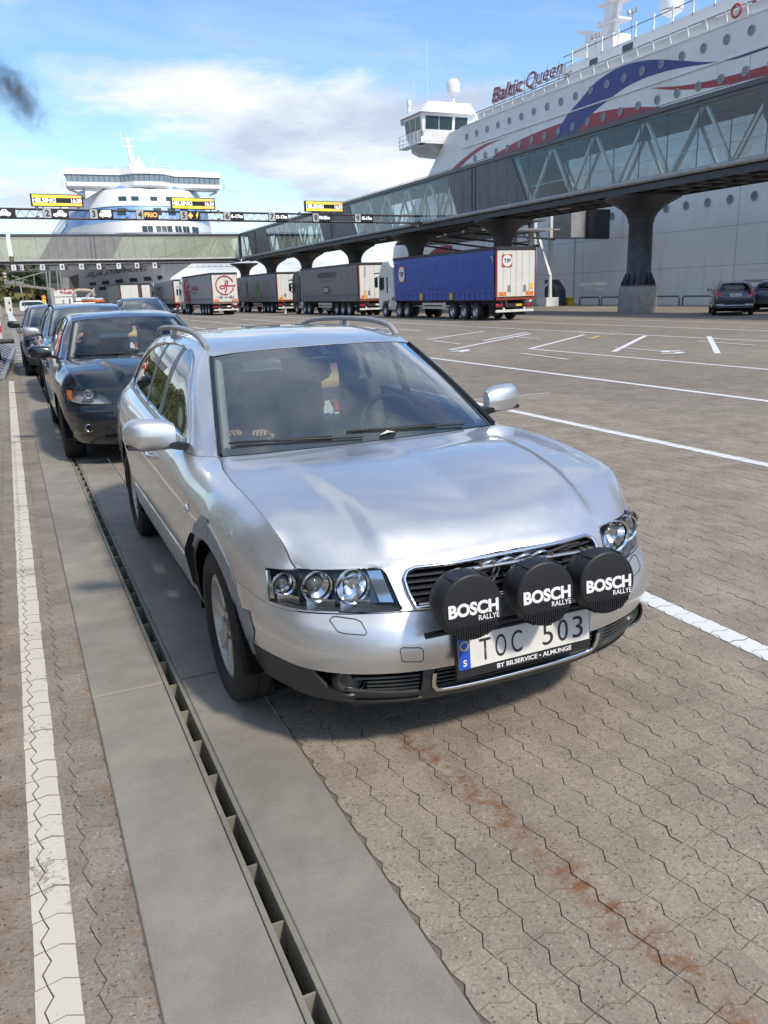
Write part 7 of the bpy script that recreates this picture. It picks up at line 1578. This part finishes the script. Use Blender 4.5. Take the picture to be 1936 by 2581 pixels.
# grey estate on the quay, seen from behind
XW = Warp(([0, .92, 1.335, 2.02, 3.57, 4.15, 4.544], [0, .93, 1.45, 2.2, 3.85, 4.55, 4.92]), ([0, .235, .455, .70, .92, 1.31, 1.40], [0, .30, .60, .90, 1.09, 1.46, 1.55]), 1.05)
c6, K6 = make_car('estate_car', 'dark grey estate car seen from behind on the quay under the footbridge', (34.0, 32.2, 0), math.radians(137), dict(paint=DKGREY, warp=XW, hl=False, grille=False, rear=True, tl_poly=[(.60,.80),(.62,.98),(.75,1.0),(.84,.93),(.86,.80),(.84,.70),(.52,.68),(.50,.74)], window_trim=TRIMB, rail_mat=EDGE, arch_r=.40, wheel_r=.37, rw_poly=[(-.01,1.285),(.36,1.275),(.45,1.245),(.60,1.06),(.57,1.02),(-.01,1.0)]))
tl = K6['out']['tl']; 
if len(tl.faces):
    face_out(tl, (0, 3.5, .7)); offset_bm(tl, -.004); t2 = mirrored(tl); obj_from_bm(tl, 'tail_lamp', REDL, c6, 60); obj_from_bm(t2, 'tail_lamp', REDL, c6, 60)
p6 = bpy.data.objects.new('license_plate', None); COL.objects.link(p6); p6.parent = c6; p6.location = (0, 4.93, .93); p6.rotation_euler = (0, 0, math.pi)
mb = MB(); mb.box((0, 0, 0), (.54, .03, .13)); mb.build('plate', PLATE_W, p6); mb = MB(); mb.box((-.25, -.017, 0), (.04, .004, .12)); mb.build('euro_band', PLATE_B, p6); text('plate_character', 'PXW 452', PRNT, p6, (.02, -.017, -.04), ex, ez, .08, width=.42, align='CENTER', ext=.004)
mb = MB(); mb.box((0, 4.95, .47), (1.25, .06, .06)); mb.box((.62, 4.93, .49), (.34, .08, .09)); mb.box((-.62, 4.93, .49), (.34, .08, .09)); mb.build('skid_strip', ALU, c6, bevel=.02)
mb = MB(); mb.box((0, 4.9, .42), (1.5, .10, .14)); mb.build('rear_valance', PLAST, c6)
mb = MB(); mb.prism([(0, 0), (.28, 0), (.05, .08)], (0, 4.1, 1.545), ey, ez, ex, -.015, .015); mb.build('roof_aerial', DKGREY, c6)
# black car at the right edge, door open
c7, K7 = make_car('black_car', 'black car with its door open at the right picture edge behind the grey estate', (38.6, 33.2, 0), math.radians(128), dict(paint=NIGHT, warp=XW, hl=False, grille=False, rails=False, window_trim=TRIMB, arch_r=.40, wheel_r=.37))
# ------------------------------------------------------------------ far vehicles on the left
def simple_wheel(par, x, y, r, sg, wd=.2): return make_wheel(par, x, y, r, wd, r*.66, 7, detail=False)
vn = thing('van', 'white passenger van with dark side windows crossing in the distance', 'van', (1.9, 140.0, 0))
prof = [(.05, .35), (.0, .9), (.1, 1.65), (.22, 1.85), (.6, 1.93), (2.9, 1.90), (3.5, 1.72), (4.2, 1.15), (4.75, 1.0), (4.95, .75), (4.95, .35)]
mb = MB(); mb.prism(prof, (0, -.95, 0), ex, ez, ey, 0, 1.9); mb.build('body', paint('van_white', (0.78, 0.78, 0.77), 0, 0.3), vn, bevel=.08)
mb = MB(); mb.prism([(.35, 1.18), (.38, 1.62), (.8, 1.72), (2.75, 1.70), (3.25, 1.58), (3.75, 1.2)], (0, -.965, 0), ex, ez, ey, -.004, .01); mb.build('side_window', WINGLASS, vn)
for x in (.95, 4.0):
    for s_ in (-.87, .87): w_ = make_wheel(vn, 0, 0, .34, .22, .22, 7, detail=False); w_.location = (x, s_, .34); w_.rotation_euler = (0, 0, -math.pi/2 if s_ < 0 else math.pi/2)
mb = MB(); mb.box((3.35, -1.08, 1.2), (.15, .2, .24)); mb.build('mirror', BLACK, vn, bevel=.03)
pc = thing('motorhome', 'white box-bodied motorhome with red lettering Procab on its rear', 'motorhome', (5.9, 95.0, 0))
mb = MB(); mb.box((0, 2.6, 1.75), (2.25, 5.2, 2.3)); mb.build('box_body', paint('motorhome_white', (0.76, 0.76, 0.74), 0, 0.35), pc, bevel=.06)
mb = MB(); mb.box((0, -.02, 2.88), (2.2, .06, .06)); mb.build('red_edge', LOGOR, pc); mb = MB(); mb.box((0, -.02, 2.1), (2.2, .03, .05)); mb.build('panel_joint', STEELM, pc); mb = MB(); mb.box((0, .2, .55), (2.0, .3, .35)); mb.build('rear_bumper', STEELM, pc)
text('lettering', 'Procab', LOGOR, pc, (-.45, -.03, 2.38), ex, ez, .34, width=1.15, bold=.03, ext=.012)
for x in (-.85, 0, .85): mb = MB(); mb.box((x, -.03, 2.78), (.12, .05, .07)); mb.build('marker_lamp', BLACK, pc)
for x in (-.95, .95):
    for y in (1.2, 4.3): make_wheel(pc, x, y, .36, .24, .22, 7, detail=False)
mb = MB(); mb.box((-1.3, .3, 1.7), (.35, .25, 2.6)); tag(mb.build('lamp_column', mat('pole_grey', (0.33, 0.32, 0.30), 0.6)), 'grey square column standing left of the white motorhome', 'column'); bpy.data.objects['lamp_column'].location = (5.9, 94, 0)
pk = thing('pickup', 'white pickup with orange light bar carrying a beige sleeper frame', 'pickup', (5.15, 62.0, 0))
BEI = mat('frame_beige', (0.52, 0.43, 0.31), 0.7)
mb = MB(); mb.prism([(0, .5), (0, 1.15), (2.2, 1.15), (2.45, 1.85), (3.9, 1.85), (4.3, 1.2), (5.2, 1.1), (5.3, .5)], (-.85, 0, 0), ey, ez, ex, 0, 1.7); mb.build('body', CABW, pk, bevel=.07)
mb = MB(); mb.box((.45, .1, 1.70), (1.45, .5, .13)); mb.build('load_cover', CABW, pk, bevel=.03); mb = MB(); mb.box((.5, -.05, 1.56), (1.5, .25, .16)); mb.build('light_bar', mat('beacon_orange', (0.7, 0.14, 0.02), 0.3), pk, bevel=.03)
mb = MB(); mb.tube([(-.75, .2, 1.5), (-.72, .2, 2.05), (-.6, .2, 2.28), (-.4, .2, 2.34), (.35, .2, 2.30), (.55, .2, 2.2), (.6, .2, 1.9)], .11, 8); mb.build('sleeper_frame', BEI, pk, 50)
for k in range(9): mb = MB(); mb.bar((-.55+k*.12, .22, 1.7), (-.53+k*.12, .22, 2.3), .02); mb.build('frame_bar', STEELM, pk)
mb = MB(); mb.box((-.55, .1, 1.58), (.6, .4, .12)); mb.build('load_box', BEI, pk, bevel=.02)
for x in (-.75, .75):
    for y in (.9, 4.3): make_wheel(pk, x, y, .36, .24, .22, 7, detail=False)
ki = thing('ticket_kiosk', 'pale check-in kiosk with two dark openings at the left of the lanes', 'kiosk', (.45, 150, 0))
mb = MB(); mb.box((0, 0, 1.3), (1.05, .9, 2.6)); mb.build('cabinet', mat('kiosk_cream', (0.62, 0.60, 0.54), 0.6), ki, bevel=.04)
for z in (.55, 1.65): mb = MB(); mb.prism([(0, -.25), (.22, -.1), (.22, .25), (0, .25)], (.05, -.455, z), ex, ez, ey, -.01, .01); mb.build('opening', BLACK, ki)
tag((lambda mb: (mb.box((1.56, 120, 3.15), (.98, .2, .45)), mb.bar((1.56, 120.2, 3.3), (1.56, 120.2, 5.5), .06), mb.build('info_screen', SCREEN))[-1])(MB()), 'dark information screen hanging over the far kiosk lane', 'screen')
sg_ = thing('road_sign', 'orange round road sign on a yellow board left of the motorhome', 'sign', (4.35, 110, 0)); mb = MB(); mb.box((0, 0, 1.95), (.42, .03, .85)); mb.build('board', STKY, sg_); mb = MB(); mb.cyl((0, -.03, 2.2), (0, -.02, 2.2), .26, n=20); mb.build('disc', ORANGE, sg_); mb = MB(); mb.cyl((0, -.045, 2.2), (0, -.035, 2.2), .12, n=16); mb.build('disc_centre', STKY, sg_); mb = MB(); mb.cyl((0, 0, 0), (0, 0, 1.6), .03, n=8); mb.build('post', STEELM, sg_)
mb = MB(); mb.cyl((2.6, 130, 0), (2.2, 130, 5), .06, n=8); tag(mb.build('flagpole', WHITE), 'thin pale pole standing above the white van', 'pole')
cn = thing('traffic_cone', 'tiny white marker cone standing before the dark grey lorry', 'cone', (20.9, 66.0, 0)); mb = MB(); mb.lathe([(.14, 0), (.05, .42), (.001, .44)], n=14); mb.build('cone', WHITE, cn, 40); mb = MB(); mb.box((0, 0, .015), (.34, .34, .03)); mb.build('base', BLACK, cn)
# boarding ramp on the far left: steel frames and a glazed tube
br = thing('boarding_ramp', 'grey steel boarding ramp with braces and glazing at the far left', 'ramp', (0, 125, 0))
GALV = mat('galvanised', (0.33, 0.34, 0.34), 0.45, 0.4, noise=(1, 0.15))
for a, b, w_ in (((.26, 4.3), (6.48, 3.25), .34), ((1.18, 4.51), (5.49, 5.64), .16), ((.4, 4.35), (2.6, 4.2), .42), ((4.07, 5.25), (4.03, 3.9), .14), ((5.68, 5.69), (5.51, .2), .2), ((6.14, 5.68), (5.58, 0), .24), ((7.07, 5.76), (6.86, 0), .18), ((7.45, 5.8), (7.42, 0), .18), ((2.6, 4.9), (2.6, 4.2), .14), ((1.3, 5.2), (3.0, 4.6), .14)):
    mb = MB(); mb.bar((a[0], 0, a[1]), (b[0], 0, b[1]), w_); mb.build('steel_member', GALV, br)
mb = MB(); mb.box((4.2, 1.2, 4.9), (6.4, .1, 1.6)); mb.build('glazing', glass('ramp_glass', (0.5, 0.62, 0.58), 1.5), br); mb = MB(); mb.box((4.2, 1.6, 5.75), (7, 1.6, .12)); mb.build('roof', STEELM, br); mb = MB(); mb.box((8.0, .5, 3.9), (.9, 1.0, 1.8)); mb.build('cabin', GALV, br); mb = MB(); mb.prism([(8.6, 4.9), (9.9, 5.3), (9.7, 3.0), (9.3, 3.0)], (0, .4, 0), ex, ez, ey, 0, .6); mb.build('bellows', BLACK, br)
for k in range(5): mb = MB(); mb.lathe([(.05, 0), (.22, .06), (.2, .22), (.05, .28)], (.45, -2, 3.6+k*.42), n=10); mb.build('insulator', mat('insulator_white', (0.7, 0.68, 0.66), 0.4), br, 40)
for k in range(2): mb = MB(); mb.bar((9.5, -1, 1.0+k*.25), (14.5, 30, 3.4+k*.25), .12); mb.build('mooring_rope', DOORW, br)
# barrier trailer at the left edge
bt = thing('traffic_barrier', 'red and white striped barrier panel standing at the left picture edge', 'barrier', (-.42, 22.6, 0))
mb = MB(); mb.box((0, 0, 1.22), (.50, .07, .95)); mb.build('panel', mat('panel_white', (0.66, 0.64, 0.58), 0.5), bt, bevel=.01)
for k in range(3): mb = MB(); mb.prism([(-.25, .80+k*.30), (.25, .92+k*.30), (.25, 1.07+k*.30), (-.25, .95+k*.30)], (0, -.04, 0), ex, ez, ey, -.006, 0); mb.build('red_stripe', mat('stripe_red', (0.55, 0.05, 0.03), 0.5), bt)
mb = MB(); mb.box((.12, -.3, .70), (.75, .8, .08)); mb.box((.05, .0, .4), (.2, .2, .7)); mb.build('rubber_foot', BLACK, bt, bevel=.02)
lt = thing('loading_flap', 'grey perforated steel flap lying slanted on the paving at the left edge', 'steel flap', (-.30, 20.6, 0))
mb = MB(); P0, P1, P2, P3_ = (-1.1, -.2, .75), (.02, -1.4, .02), (.36, 5.8, .30), (-.55, 6.0, .95); G = [[Vector(P0).lerp(Vector(P3_), v).lerp(Vector(P1).lerp(Vector(P2), v), u) for u in np.linspace(0, 1, 6)] for v in np.linspace(0, 1, 14)]
mb.grid(G); o = mb.build('plate', GALV, lt); s_ = o.modifiers.new('t', 'SOLIDIFY'); s_.thickness = .03
for i in range(1, 13): mb = MB(); mb.bar(G[i][0], G[i][-1], .04, .05); mb.build('rib', STEELM, lt)
mb = MB(); mb.bar(P1, P2, .10, .10); mb.bar(P0, P3_, .08, .08); mb.bar(P0, P1, .08, .08); mb.bar(P3_, P2, .1, .1); mb.build('edge_frame', GALV, lt)
# ------------------------------------------------------------------ wooded hills
hm = mat('hill_ground', (0.06, 0.07, 0.035), 0.95, noise=(0.1, 0.4))
hb = MB(); G = []
for a in np.linspace(math.radians(-8), math.radians(250), 70):
    row = []
    for r_, z in ((300, -2.0), (325, 3), (360, 10+3*math.sin(a*9)), (420, 16+4*math.sin(a*7+1)+3*math.sin(a*17)), (520, 12), (560, -3)): row.append((r_*math.sin(-a)+20, r_*math.cos(a)+60, z))
    G.append(row)
hb.grid(G); struct(hb.build('hill', hm, None, 60))
fm = bpy.data.materials.new('wood_foliage'); fm.use_nodes = True; nt_ = fm.node_tree; b_ = nt_.nodes['Principled BSDF']; b_.inputs['Roughness'].default_value = .8
oi = N(nt_, 'ShaderNodeTexNoise', inp={'Scale': .12, 'Detail': 3}); po = N(nt_, 'ShaderNodeNewGeometry'); L(nt_, po.outputs['Position'], oi.inputs['Vector']); cr_ = N(nt_, 'ShaderNodeValToRGB'); L(nt_, oi.outputs[0], cr_.inputs[0])
cr_.color_ramp.elements[0].color = (.055, .080, .028, 1); cr_.color_ramp.elements[0].position = .35; cr_.color_ramp.elements[1].color = (.20, .165, .055, 1); cr_.color_ramp.elements[1].position = .68; L(nt_, cr_.outputs[0], b_.inputs['Base Color'])
rw_ = np.random.RandomState(4); vs, fc = [], []
for k in range(5200):
    near = k < 1500
    a = math.radians(rw_.uniform(-6, 14)) if near else math.radians(rw_.uniform(-8, 245)); r_ = rw_.uniform(318, 430); zb_ = np.interp(r_, [300, 325, 360, 420, 520], [-2, 3, 10, 16, 12]); c = np.array([r_*math.sin(-a)+20, r_*math.cos(a)+60, zb_+rw_.uniform(.5, 6.5)])
    for q in range(9):
        d = rw_.normal(size=3)*np.array([1.9, 1.9, 1.7]); n_ = rw_.normal(size=3); n_ /= np.linalg.norm(n_); u = np.cross(n_, [0, 0, 1.0]); u /= np.linalg.norm(u)+1e-9; v = np.cross(n_, u); s_ = rw_.uniform(.7, 1.6); o = len(vs)
        vs += [tuple(c+d+u*s_), tuple(c+d+v*s_), tuple(c+d-u*s_), tuple(c+d-v*s_)]; fc.append((o, o+1, o+2, o+3))
me = bpy.data.meshes.new('wood'); me.from_pydata(vs, [], fc); me.materials.append(fm); o = bpy.data.objects.new('wood', me); COL.objects.link(o); stuff(o)
# ------------------------------------------------------------------ smoke drifting into the upper left corner
sm = bpy.data.materials.new('funnel_smoke'); sm.use_nodes = True; nt_ = sm.node_tree; nt_.nodes.clear()
tcs = N(nt_, 'ShaderNodeTexCoord'); ns_ = N(nt_, 'ShaderNodeTexNoise', inp={'Scale': .085, 'Detail': 7.0, 'Roughness': .65, 'Distortion': 1.6}); L(nt_, tcs.outputs['Object'], ns_.inputs['Vector'])
ln_ = N(nt_, 'ShaderNodeVectorMath', operation='LENGTH'); dv_ = N(nt_, 'ShaderNodeVectorMath', operation='DIVIDE'); dv_.inputs[1].default_value = (13, 14, 32); L(nt_, tcs.outputs['Object'], dv_.inputs[0]); L(nt_, dv_.outputs[0], ln_.inputs[0])
fall = M(nt_, 'SUBTRACT', 1.0, ln_.outputs['Value'], clamp=True); dn = M(nt_, 'MULTIPLY', M(nt_, 'SUBTRACT', M(nt_, 'ADD', ns_.outputs[0], M(nt_, 'MULTIPLY', fall, .35)), .60, clamp=True), M(nt_, 'MULTIPLY', fall, .9))
pv = N(nt_, 'ShaderNodeVolumePrincipled'); pv.inputs['Color'].default_value = (.12, .12, .14, 1); pv.inputs['Absorption Color'].default_value = (0, 0, 0, 1); L(nt_, dn, pv.inputs['Density']); mo = N(nt_, 'ShaderNodeOutputMaterial'); L(nt_, pv.outputs[0], mo.inputs['Volume'])
mb = MB(); G = [[(13*math.sin(p)*math.cos(t), 14*math.sin(p)*math.sin(t), 32*math.cos(p)) for t in np.linspace(0, 2*math.pi, 25)] for p in np.linspace(.001, math.pi-.001, 14)]; mb.grid(G); o = mb.build('smoke_plume', sm); stuff(o); o.location = (14, 400, 88); o.rotation_euler = (0, math.radians(-38), 0)

# ------------------------------------------------------------------ terminal building along the left side of the lanes: seen as the lattice mirrored in the car windows
tb = thing('terminal_building', 'grey terminal building with lattice front, mirrored in the side windows of the silver car', 'building', (-13.0, 0, 0))
mb = MB(); mb.box((-6, 2, 5.5), (12, 56, 11)); mb.build('wall', mat('terminal_wall', (0.10, 0.105, 0.10), 0.7, noise=(.6, .3)), tb)
for z in (0.8, 4.2, 7.6, 10.8): mb = MB(); mb.box((.35, 2, z), (.3, 56, .28)); mb.build('floor_beam', STRUT, tb)
lat = MB()
for z0 in (0.9, 4.3, 7.7):
    y = -25.0
    while y < 29: lat.bar((.4, y, z0), (.4, y+1.6, z0+3.2), .16); lat.bar((.4, y+1.6, z0+3.2), (.4, y+3.2, z0), .16); y += 3.2
stuff(lat.build('facade_lattice', STRUT, tb))
for k in range(14): mb = MB(); mb.box((.1, -23+k*3.9, 6.0), (.06, 2.6, 2.4)); mb.build('window', WINGLASS, tb)
# ------------------------------------------------------------------ people
SKIN = mat('skin', (0.50, 0.32, 0.24), 0.5); HAIR = mat('hair_brown', (0.07, 0.05, 0.035), 0.6); SHIRT = mat('shirt_navy', (0.015, 0.02, 0.045), 0.8); SHIRT2 = mat('shirt_blue', (0.10, 0.14, 0.24), 0.8); SHIRT3 = mat('shirt_grey', (0.30, 0.31, 0.33), 0.8); JEANS = mat('jeans', (0.03, 0.04, 0.08), 0.8); EYE = mat('eye', (0.03, 0.025, 0.02), 0.2); LIPS = mat('lips', (0.34, 0.15, 0.13), 0.5)
def person(label, loc, rz, J, shirt, parent_m=None, sleeve=0.55, group=None, hair=HAIR):
    """J: joints (local metres): pelvis, chest, neck, head, and per side shoulder, elbow, wrist, hip, knee, ankle"""
    t = thing('person', label, 'person', loc, rz, group)
    if parent_m is not None: t.matrix_world = parent_m @ Matrix.Translation(loc)
    V = {k: Vector(v) for k, v in J.items() if k[0] != '_'}; order = list(V); idx = {k: i for i, k in enumerate(order)}
    rad = dict(pelvis=.15, waist=.135, chest=.155, neckb=.075, neck=.055, skull=.06)
    for s_ in 'LR': rad.update({'sh'+s_: .075, 'el'+s_: .045, 'wr'+s_: .028, 'hip'+s_: .095, 'kn'+s_: .062, 'an'+s_: .042, 'toe'+s_: .04})
    E = [('pelvis', 'waist'), ('waist', 'chest'), ('chest', 'neckb'), ('neckb', 'neck'), ('neck', 'skull')]
    for s_ in 'LR': E += [('chest', 'sh'+s_), ('sh'+s_, 'el'+s_), ('el'+s_, 'wr'+s_), ('pelvis', 'hip'+s_), ('hip'+s_, 'kn'+s_), ('kn'+s_, 'an'+s_), ('an'+s_, 'toe'+s_)]
    E = [(a, b) for a, b in E if a in idx and b in idx]
    me = bpy.data.meshes.new('person_body'); me.from_pydata([V[k] for k in order], [(idx[a], idx[b]) for a, b in E], []); ob = bpy.data.objects.new('body', me); COL.objects.link(ob)
    md = ob.modifiers.new('skin', 'SKIN'); sv = me.skin_vertices[0].data
    for k in order: sv[idx[k]].radius = (rad[k], rad[k]*(.75 if k in ('pelvis', 'waist', 'chest') else 1)); sv[idx[k]].use_root = k == 'pelvis'
    ob.modifiers.new('sub', 'SUBSURF').levels = 2
    dg = bpy.context.evaluated_depsgraph_get(); ev = bpy.data.meshes.new_from_object(ob.evaluated_get(dg)); bpy.data.objects.remove(ob)
    ev.materials.clear()
    for m_ in (shirt, SKIN, JEANS): ev.materials.append(m_)
    segs = [(V[a], V[b], a, b) for a, b in E]
    for p in ev.polygons:
        c = p.center; best = min(segs, key=lambda s: (c-(s[0]+(s[1]-s[0])*max(0, min(1, (c-s[0]).dot(s[1]-s[0])/max(1e-9, (s[1]-s[0]).length_squared))))).length)
        a, b = best[2], best[3]; f = max(0, min(1, (c-best[0]).dot(best[1]-best[0])/(best[1]-best[0]).length_squared))
        m_ = 0
        if b in ('neck', 'skull') : m_ = 1
        if b[:2] == 'wr' and f > sleeve-.4: m_ = 1
        if b[:3] == 'hip' or b[:2] in ('kn', 'an', 'to'): m_ = 2
        p.material_index = m_; p.use_smooth = True
    bo = bpy.data.objects.new('body', ev); COL.objects.link(bo); bo.parent = t
    # head
    h = V['skull']; hd = bpy.data.objects.new('head', None); COL.objects.link(hd); hd.parent = t; hd.location = h+Vector((0, -.01, .075)); hd.rotation_euler = J.get('_turn', (0, 0, 0))
    def blob(G, nm, m_): mb = MB(); mb.grid(G); return mb.build(nm, m_, hd, 70)
    G = []
    for ph in np.linspace(.001, math.pi-.001, 16):
        row = []
        for th in np.linspace(0, 2*math.pi, 25):
            x, y, z = .076*math.sin(ph)*math.cos(th), .098*math.sin(ph)*math.sin(th), .122*math.cos(ph)
            if z < 0: x *= 1-.30*(z/-.122)**1.5; y = y*(1-.15*(z/-.122)) if y < 0 else y*(1-.45*(z/-.122))
            if y < -.05 and abs(x) < .02 and -.045 < z < .005: y -= .020*(1-abs(x)/.02)
            if y < -.05 and .012 < z < .03: y -= .004
            row.append((x, y, z))
        G.append(row)
    blob(G, 'face', SKIN)
    blob([[(.083*math.sin(ph)*math.cos(th), .016+.096*math.sin(ph)*math.sin(th), .012+.124*math.cos(ph)) for th in np.linspace(-.35, math.pi+.35, 20)] for ph in np.linspace(.001, 1.95, 10)], 'hair', hair); blob([[(.080*math.sin(ph)*math.cos(th), .004+.102*math.sin(ph)*math.sin(th), .016+.120*math.cos(ph)) for th in np.linspace(0, 2*math.pi, 25)] for ph in np.linspace(.001, .85, 6)], 'hair', hair)
    for s_ in (-1, 1):
        mb = MB(); mb.lathe([(.001, -.008), (.008, -.006), (.011, 0)], (s_*.030, -.086, .012), ax='Y', n=10); mb.build('eye', EYE, hd, 60)
        mb = MB(); mb.lathe([(.001, -.010), (.02, -.006), (.022, .004)], (0, 0, 0), ax='X', n=10); o = mb.build('ear', SKIN, hd, 60); o.location = (s_*.074, .008, -.005); o.scale = (s_*-1, .7, 1.4)
    mb = MB(); mb.box((0, -.086, -.062), (.044, .012, .010)); mb.build('mouth', LIPS, hd, bevel=.004)
    # hands: palm and five unequal bent fingers
    for s_ in 'LR':
        if 'wr'+s_ not in V: continue
        w_ = V['wr'+s_]; d = (w_-V['el'+s_]).normalized(); dn_ = J.get('_palm'+s_, (0, 0, -1)); dn_ = Vector(dn_); sd = d.cross(dn_).normalized(); dn_ = sd.cross(d).normalized(); sg = 1 if s_ == 'L' else -1
        mb = MB(); G = []
        for k in range(6):
            f = k/5; c = w_+d*(.085*f-.005); a_, b_ = .026+.016*math.sin(f*2.2), .020-.006*f
            G.append([tuple(c+sd*a_*math.cos(q)+dn_*b_*math.sin(q)) for q in np.linspace(0, 2*math.pi, 13)])
        mb.grid(G); mb.add(G[-1][:-1], [tuple(range(12))])
        for q, (off, ln_) in enumerate(((-.030, .062), (-.010, .075), (.010, .080), (.029, .070))):
            b0 = w_+d*.074+sd*off; p1 = b0+d*ln_*.5+dn_*.006; p2 = p1+(d*.75+dn_*.65).normalized()*ln_*.32; p3 = p2+(d*.35+dn_*.9).normalized()*ln_*.26; mb.tube([b0-d*.012, b0, p1, p2, p3], [.0095, .0095, .0085, .0078, .0065], 8)
        th0 = w_+d*.022-sd*sg*.030*-1; th1 = th0+(d*.6+sd*sg*.7+dn_*.3).normalized()*.038; mb.tube([w_+d*.012, th0, th1, th1+(d*.85+dn_*.5).normalized()*.030], [.012, .013, .0105, .008], 8); mb.build('hand', SKIN, bo, 60)
    return t
def seated(dx=0, la=None, ra=None, lean=0, turn=(0, 0, 0), h=0):
    J = dict(pelvis=(dx, .20, .50), waist=(dx, .26, .66), chest=(dx, .30+lean*.3, .86+h), neckb=(dx, .30+lean*.5, 1.00+h), neck=(dx, .29+lean*.6, 1.06+h), skull=(dx, .275+lean*.7, 1.11+h))
    for s_, sg in (('L', 1), ('R', -1)):
        J['sh'+s_] = (dx+sg*.19, .30+lean*.4, .93+h); J['hip'+s_] = (dx+sg*.11, .10, .47); J['kn'+s_] = (dx+sg*.14, -.34, .52); J['an'+s_] = (dx+sg*.13, -.52, .18)
    J.update(la or {}); J.update(ra or {}); return J
AM = Matrix.Translation((1.469, 2.142, 0)) @ Matrix.Rotation(math.radians(-.316), 4, 'Z') @ Matrix.Rotation(math.radians(-.61), 4, 'Y')
J = seated(la=dict(elL=(.16, .06, .74), wrL=(.045, -.20, .885)), ra=dict(elR=(-.24, .05, .74), wrR=(-.165, -.21, .895)))
person('passenger in navy top inside the silver car, both hands raised before the chest', (-.385, 2.14, .0), 0, J, SHIRT, AM, sleeve=.9)
VM = Matrix.Translation((1.26, 8.15, 0)) @ Matrix.Rotation(math.radians(-.2), 4, 'Z')
J = seated(la=dict(elL=(.25, .02, .78), wrL=(.12, -.15, .86)), ra=dict(elR=(-.30, -.05, .82), wrR=(-.18, -.16, 1.08)), h=.03)
J['_palmR'] = (1, 0, 0)
person('passenger of the dark blue car with a bare forearm raised holding a phone', (-.40, 2.30, .04), 0, J, SHIRT, VM, sleeve=.40)
J = seated(la=dict(elL=(.27, .0, .72), wrL=(.14, -.28, .90)), ra=dict(elR=(-.27, .0, .72), wrR=(-.14, -.28, .90)), lean=-.12, h=.02)
person('driver of the dark blue car in a pale top behind the steering wheel', (.40, 2.30, .04), 0, J, SHIRT3, VM, sleeve=.8)
J = dict(pelvis=(0, 0, .93), waist=(0, 0, 1.08), chest=(0, .01, 1.30), neckb=(0, .02, 1.46), neck=(0, .01, 1.52), skull=(0, 0, 1.57))
for s_, sg in (('L', 1), ('R', -1)): J.update({'sh'+s_: (sg*.19, .01, 1.40), 'el'+s_: (sg*.25, .02, 1.12), 'wr'+s_: (sg*.26, -.03, .88), 'hip'+s_: (sg*.1, 0, .88), 'kn'+s_: (sg*.11, -.01, .48), 'an'+s_: (sg*.11, .01, .08), 'toe'+s_: (sg*.12, -.14, .04)})
person('dark-haired person in dark clothes standing far off beside the motorhome', (4.75, 80.0, 0), .3, J, SHIRT)
# lane tags hanging from the mirrors
def hang_tag(label, M_, w_, h_):
    t = thing('hanging_tag', label, 'tag'); t.matrix_world = M_
    mb = MB(); mb.prism([(-w_/2, 0), (w_/2, 0), (w_/2, h_*.82), (w_*.42, h_), (w_*.05, h_), (w_*.05, h_*.93), (w_*.12, h_*.86), (-.05*w_, h_*.76), (-w_/2, h_*.69)], (0, 0, 0), ex, ez, ey, 0, .001); mb.build('card', mat('tag_navy', (0.03, 0.04, 0.075), 0.4), t)
    mb = MB(); mb.prism([(-w_/2, h_*.58), (w_/2, h_*.58), (w_/2, h_*.82), (w_*.42, h_), (w_*.05, h_), (w_*.05, h_*.93), (w_*.12, h_*.86), (-.05*w_, h_*.76), (-w_/2, h_*.69)], (0, -.001, 0), ex, ez, ey, 0, .001); m_ = mat('tag_sunset', (0.72, 0.42, 0.16), 0.4); nt = m_.node_tree
    if not nt.nodes.get('grad'):
        g_ = N(nt, 'ShaderNodeTexCoord'); g_.name = 'grad'; sp_ = N(nt, 'ShaderNodeSeparateXYZ'); L(nt, g_.outputs['Generated'], sp_.inputs[0]); c_ = N(nt, 'ShaderNodeValToRGB'); L(nt, sp_.outputs[2], c_.inputs[0]); e = c_.color_ramp.elements; e[0].color = (.40, .22, .10, 1); e[1].color = (.45, .16, .20, 1); q = e.new(.35); q.color = (.85, .62, .25, 1); L(nt, c_.outputs[0], nt.nodes['Principled BSDF'].inputs['Base Color'])
    mb.build('sunset_print', m_, t)
    mb = MB(); mb.prism([(-w_*.45+a*w_*.55*1.0, h_*.10+b*h_*.26) for a, b in ((0, .12), (0, .55), (.1, .62), (.12, .95), (.62, 1.0), (.80, .62), (.95, .55), (1.0, .12), (.86, .10), (.84, 0), (.66, 0), (.62, .12))], (0, -.001, 0), ex, ez, ey, 0, .001); mb.build('car_print', LOGOW, t)
    mb = MB(); mb.prism([(w_*.15, h_*.16), (w_*.42, h_*.16), (w_*.42, h_*.30), (w_*.30, h_*.33), (w_*.22, h_*.38), (w_*.15, h_*.36)], (0, -.001, 0), ex, ez, ey, 0, .001); mb.build('red_print', TIPRED, t)
    mb = MB(); mb.prism([(w_*.15, h_*.10), (w_*.42, h_*.10), (w_*.42, h_*.135), (w_*.15, h_*.135)], (0, -.001, 0), ex, ez, ey, 0, .001); mb.build('white_print', LOGOW, t); return t
hang_tag('orange and navy boarding tag hanging from the mirror of the silver car', AM @ Matrix.Translation((.022, 1.87, .945)), .098, .295)
hang_tag('orange and navy boarding tag hanging from the mirror of the dark blue car', VM @ Matrix.Translation((.05, 1.98, 1.00)), .098, .295)
hang_tag('orange boarding tag behind the windscreen of the blue-grey crossover', Matrix.Translation((4.15, 28.5, 1.18)), .12, .30)
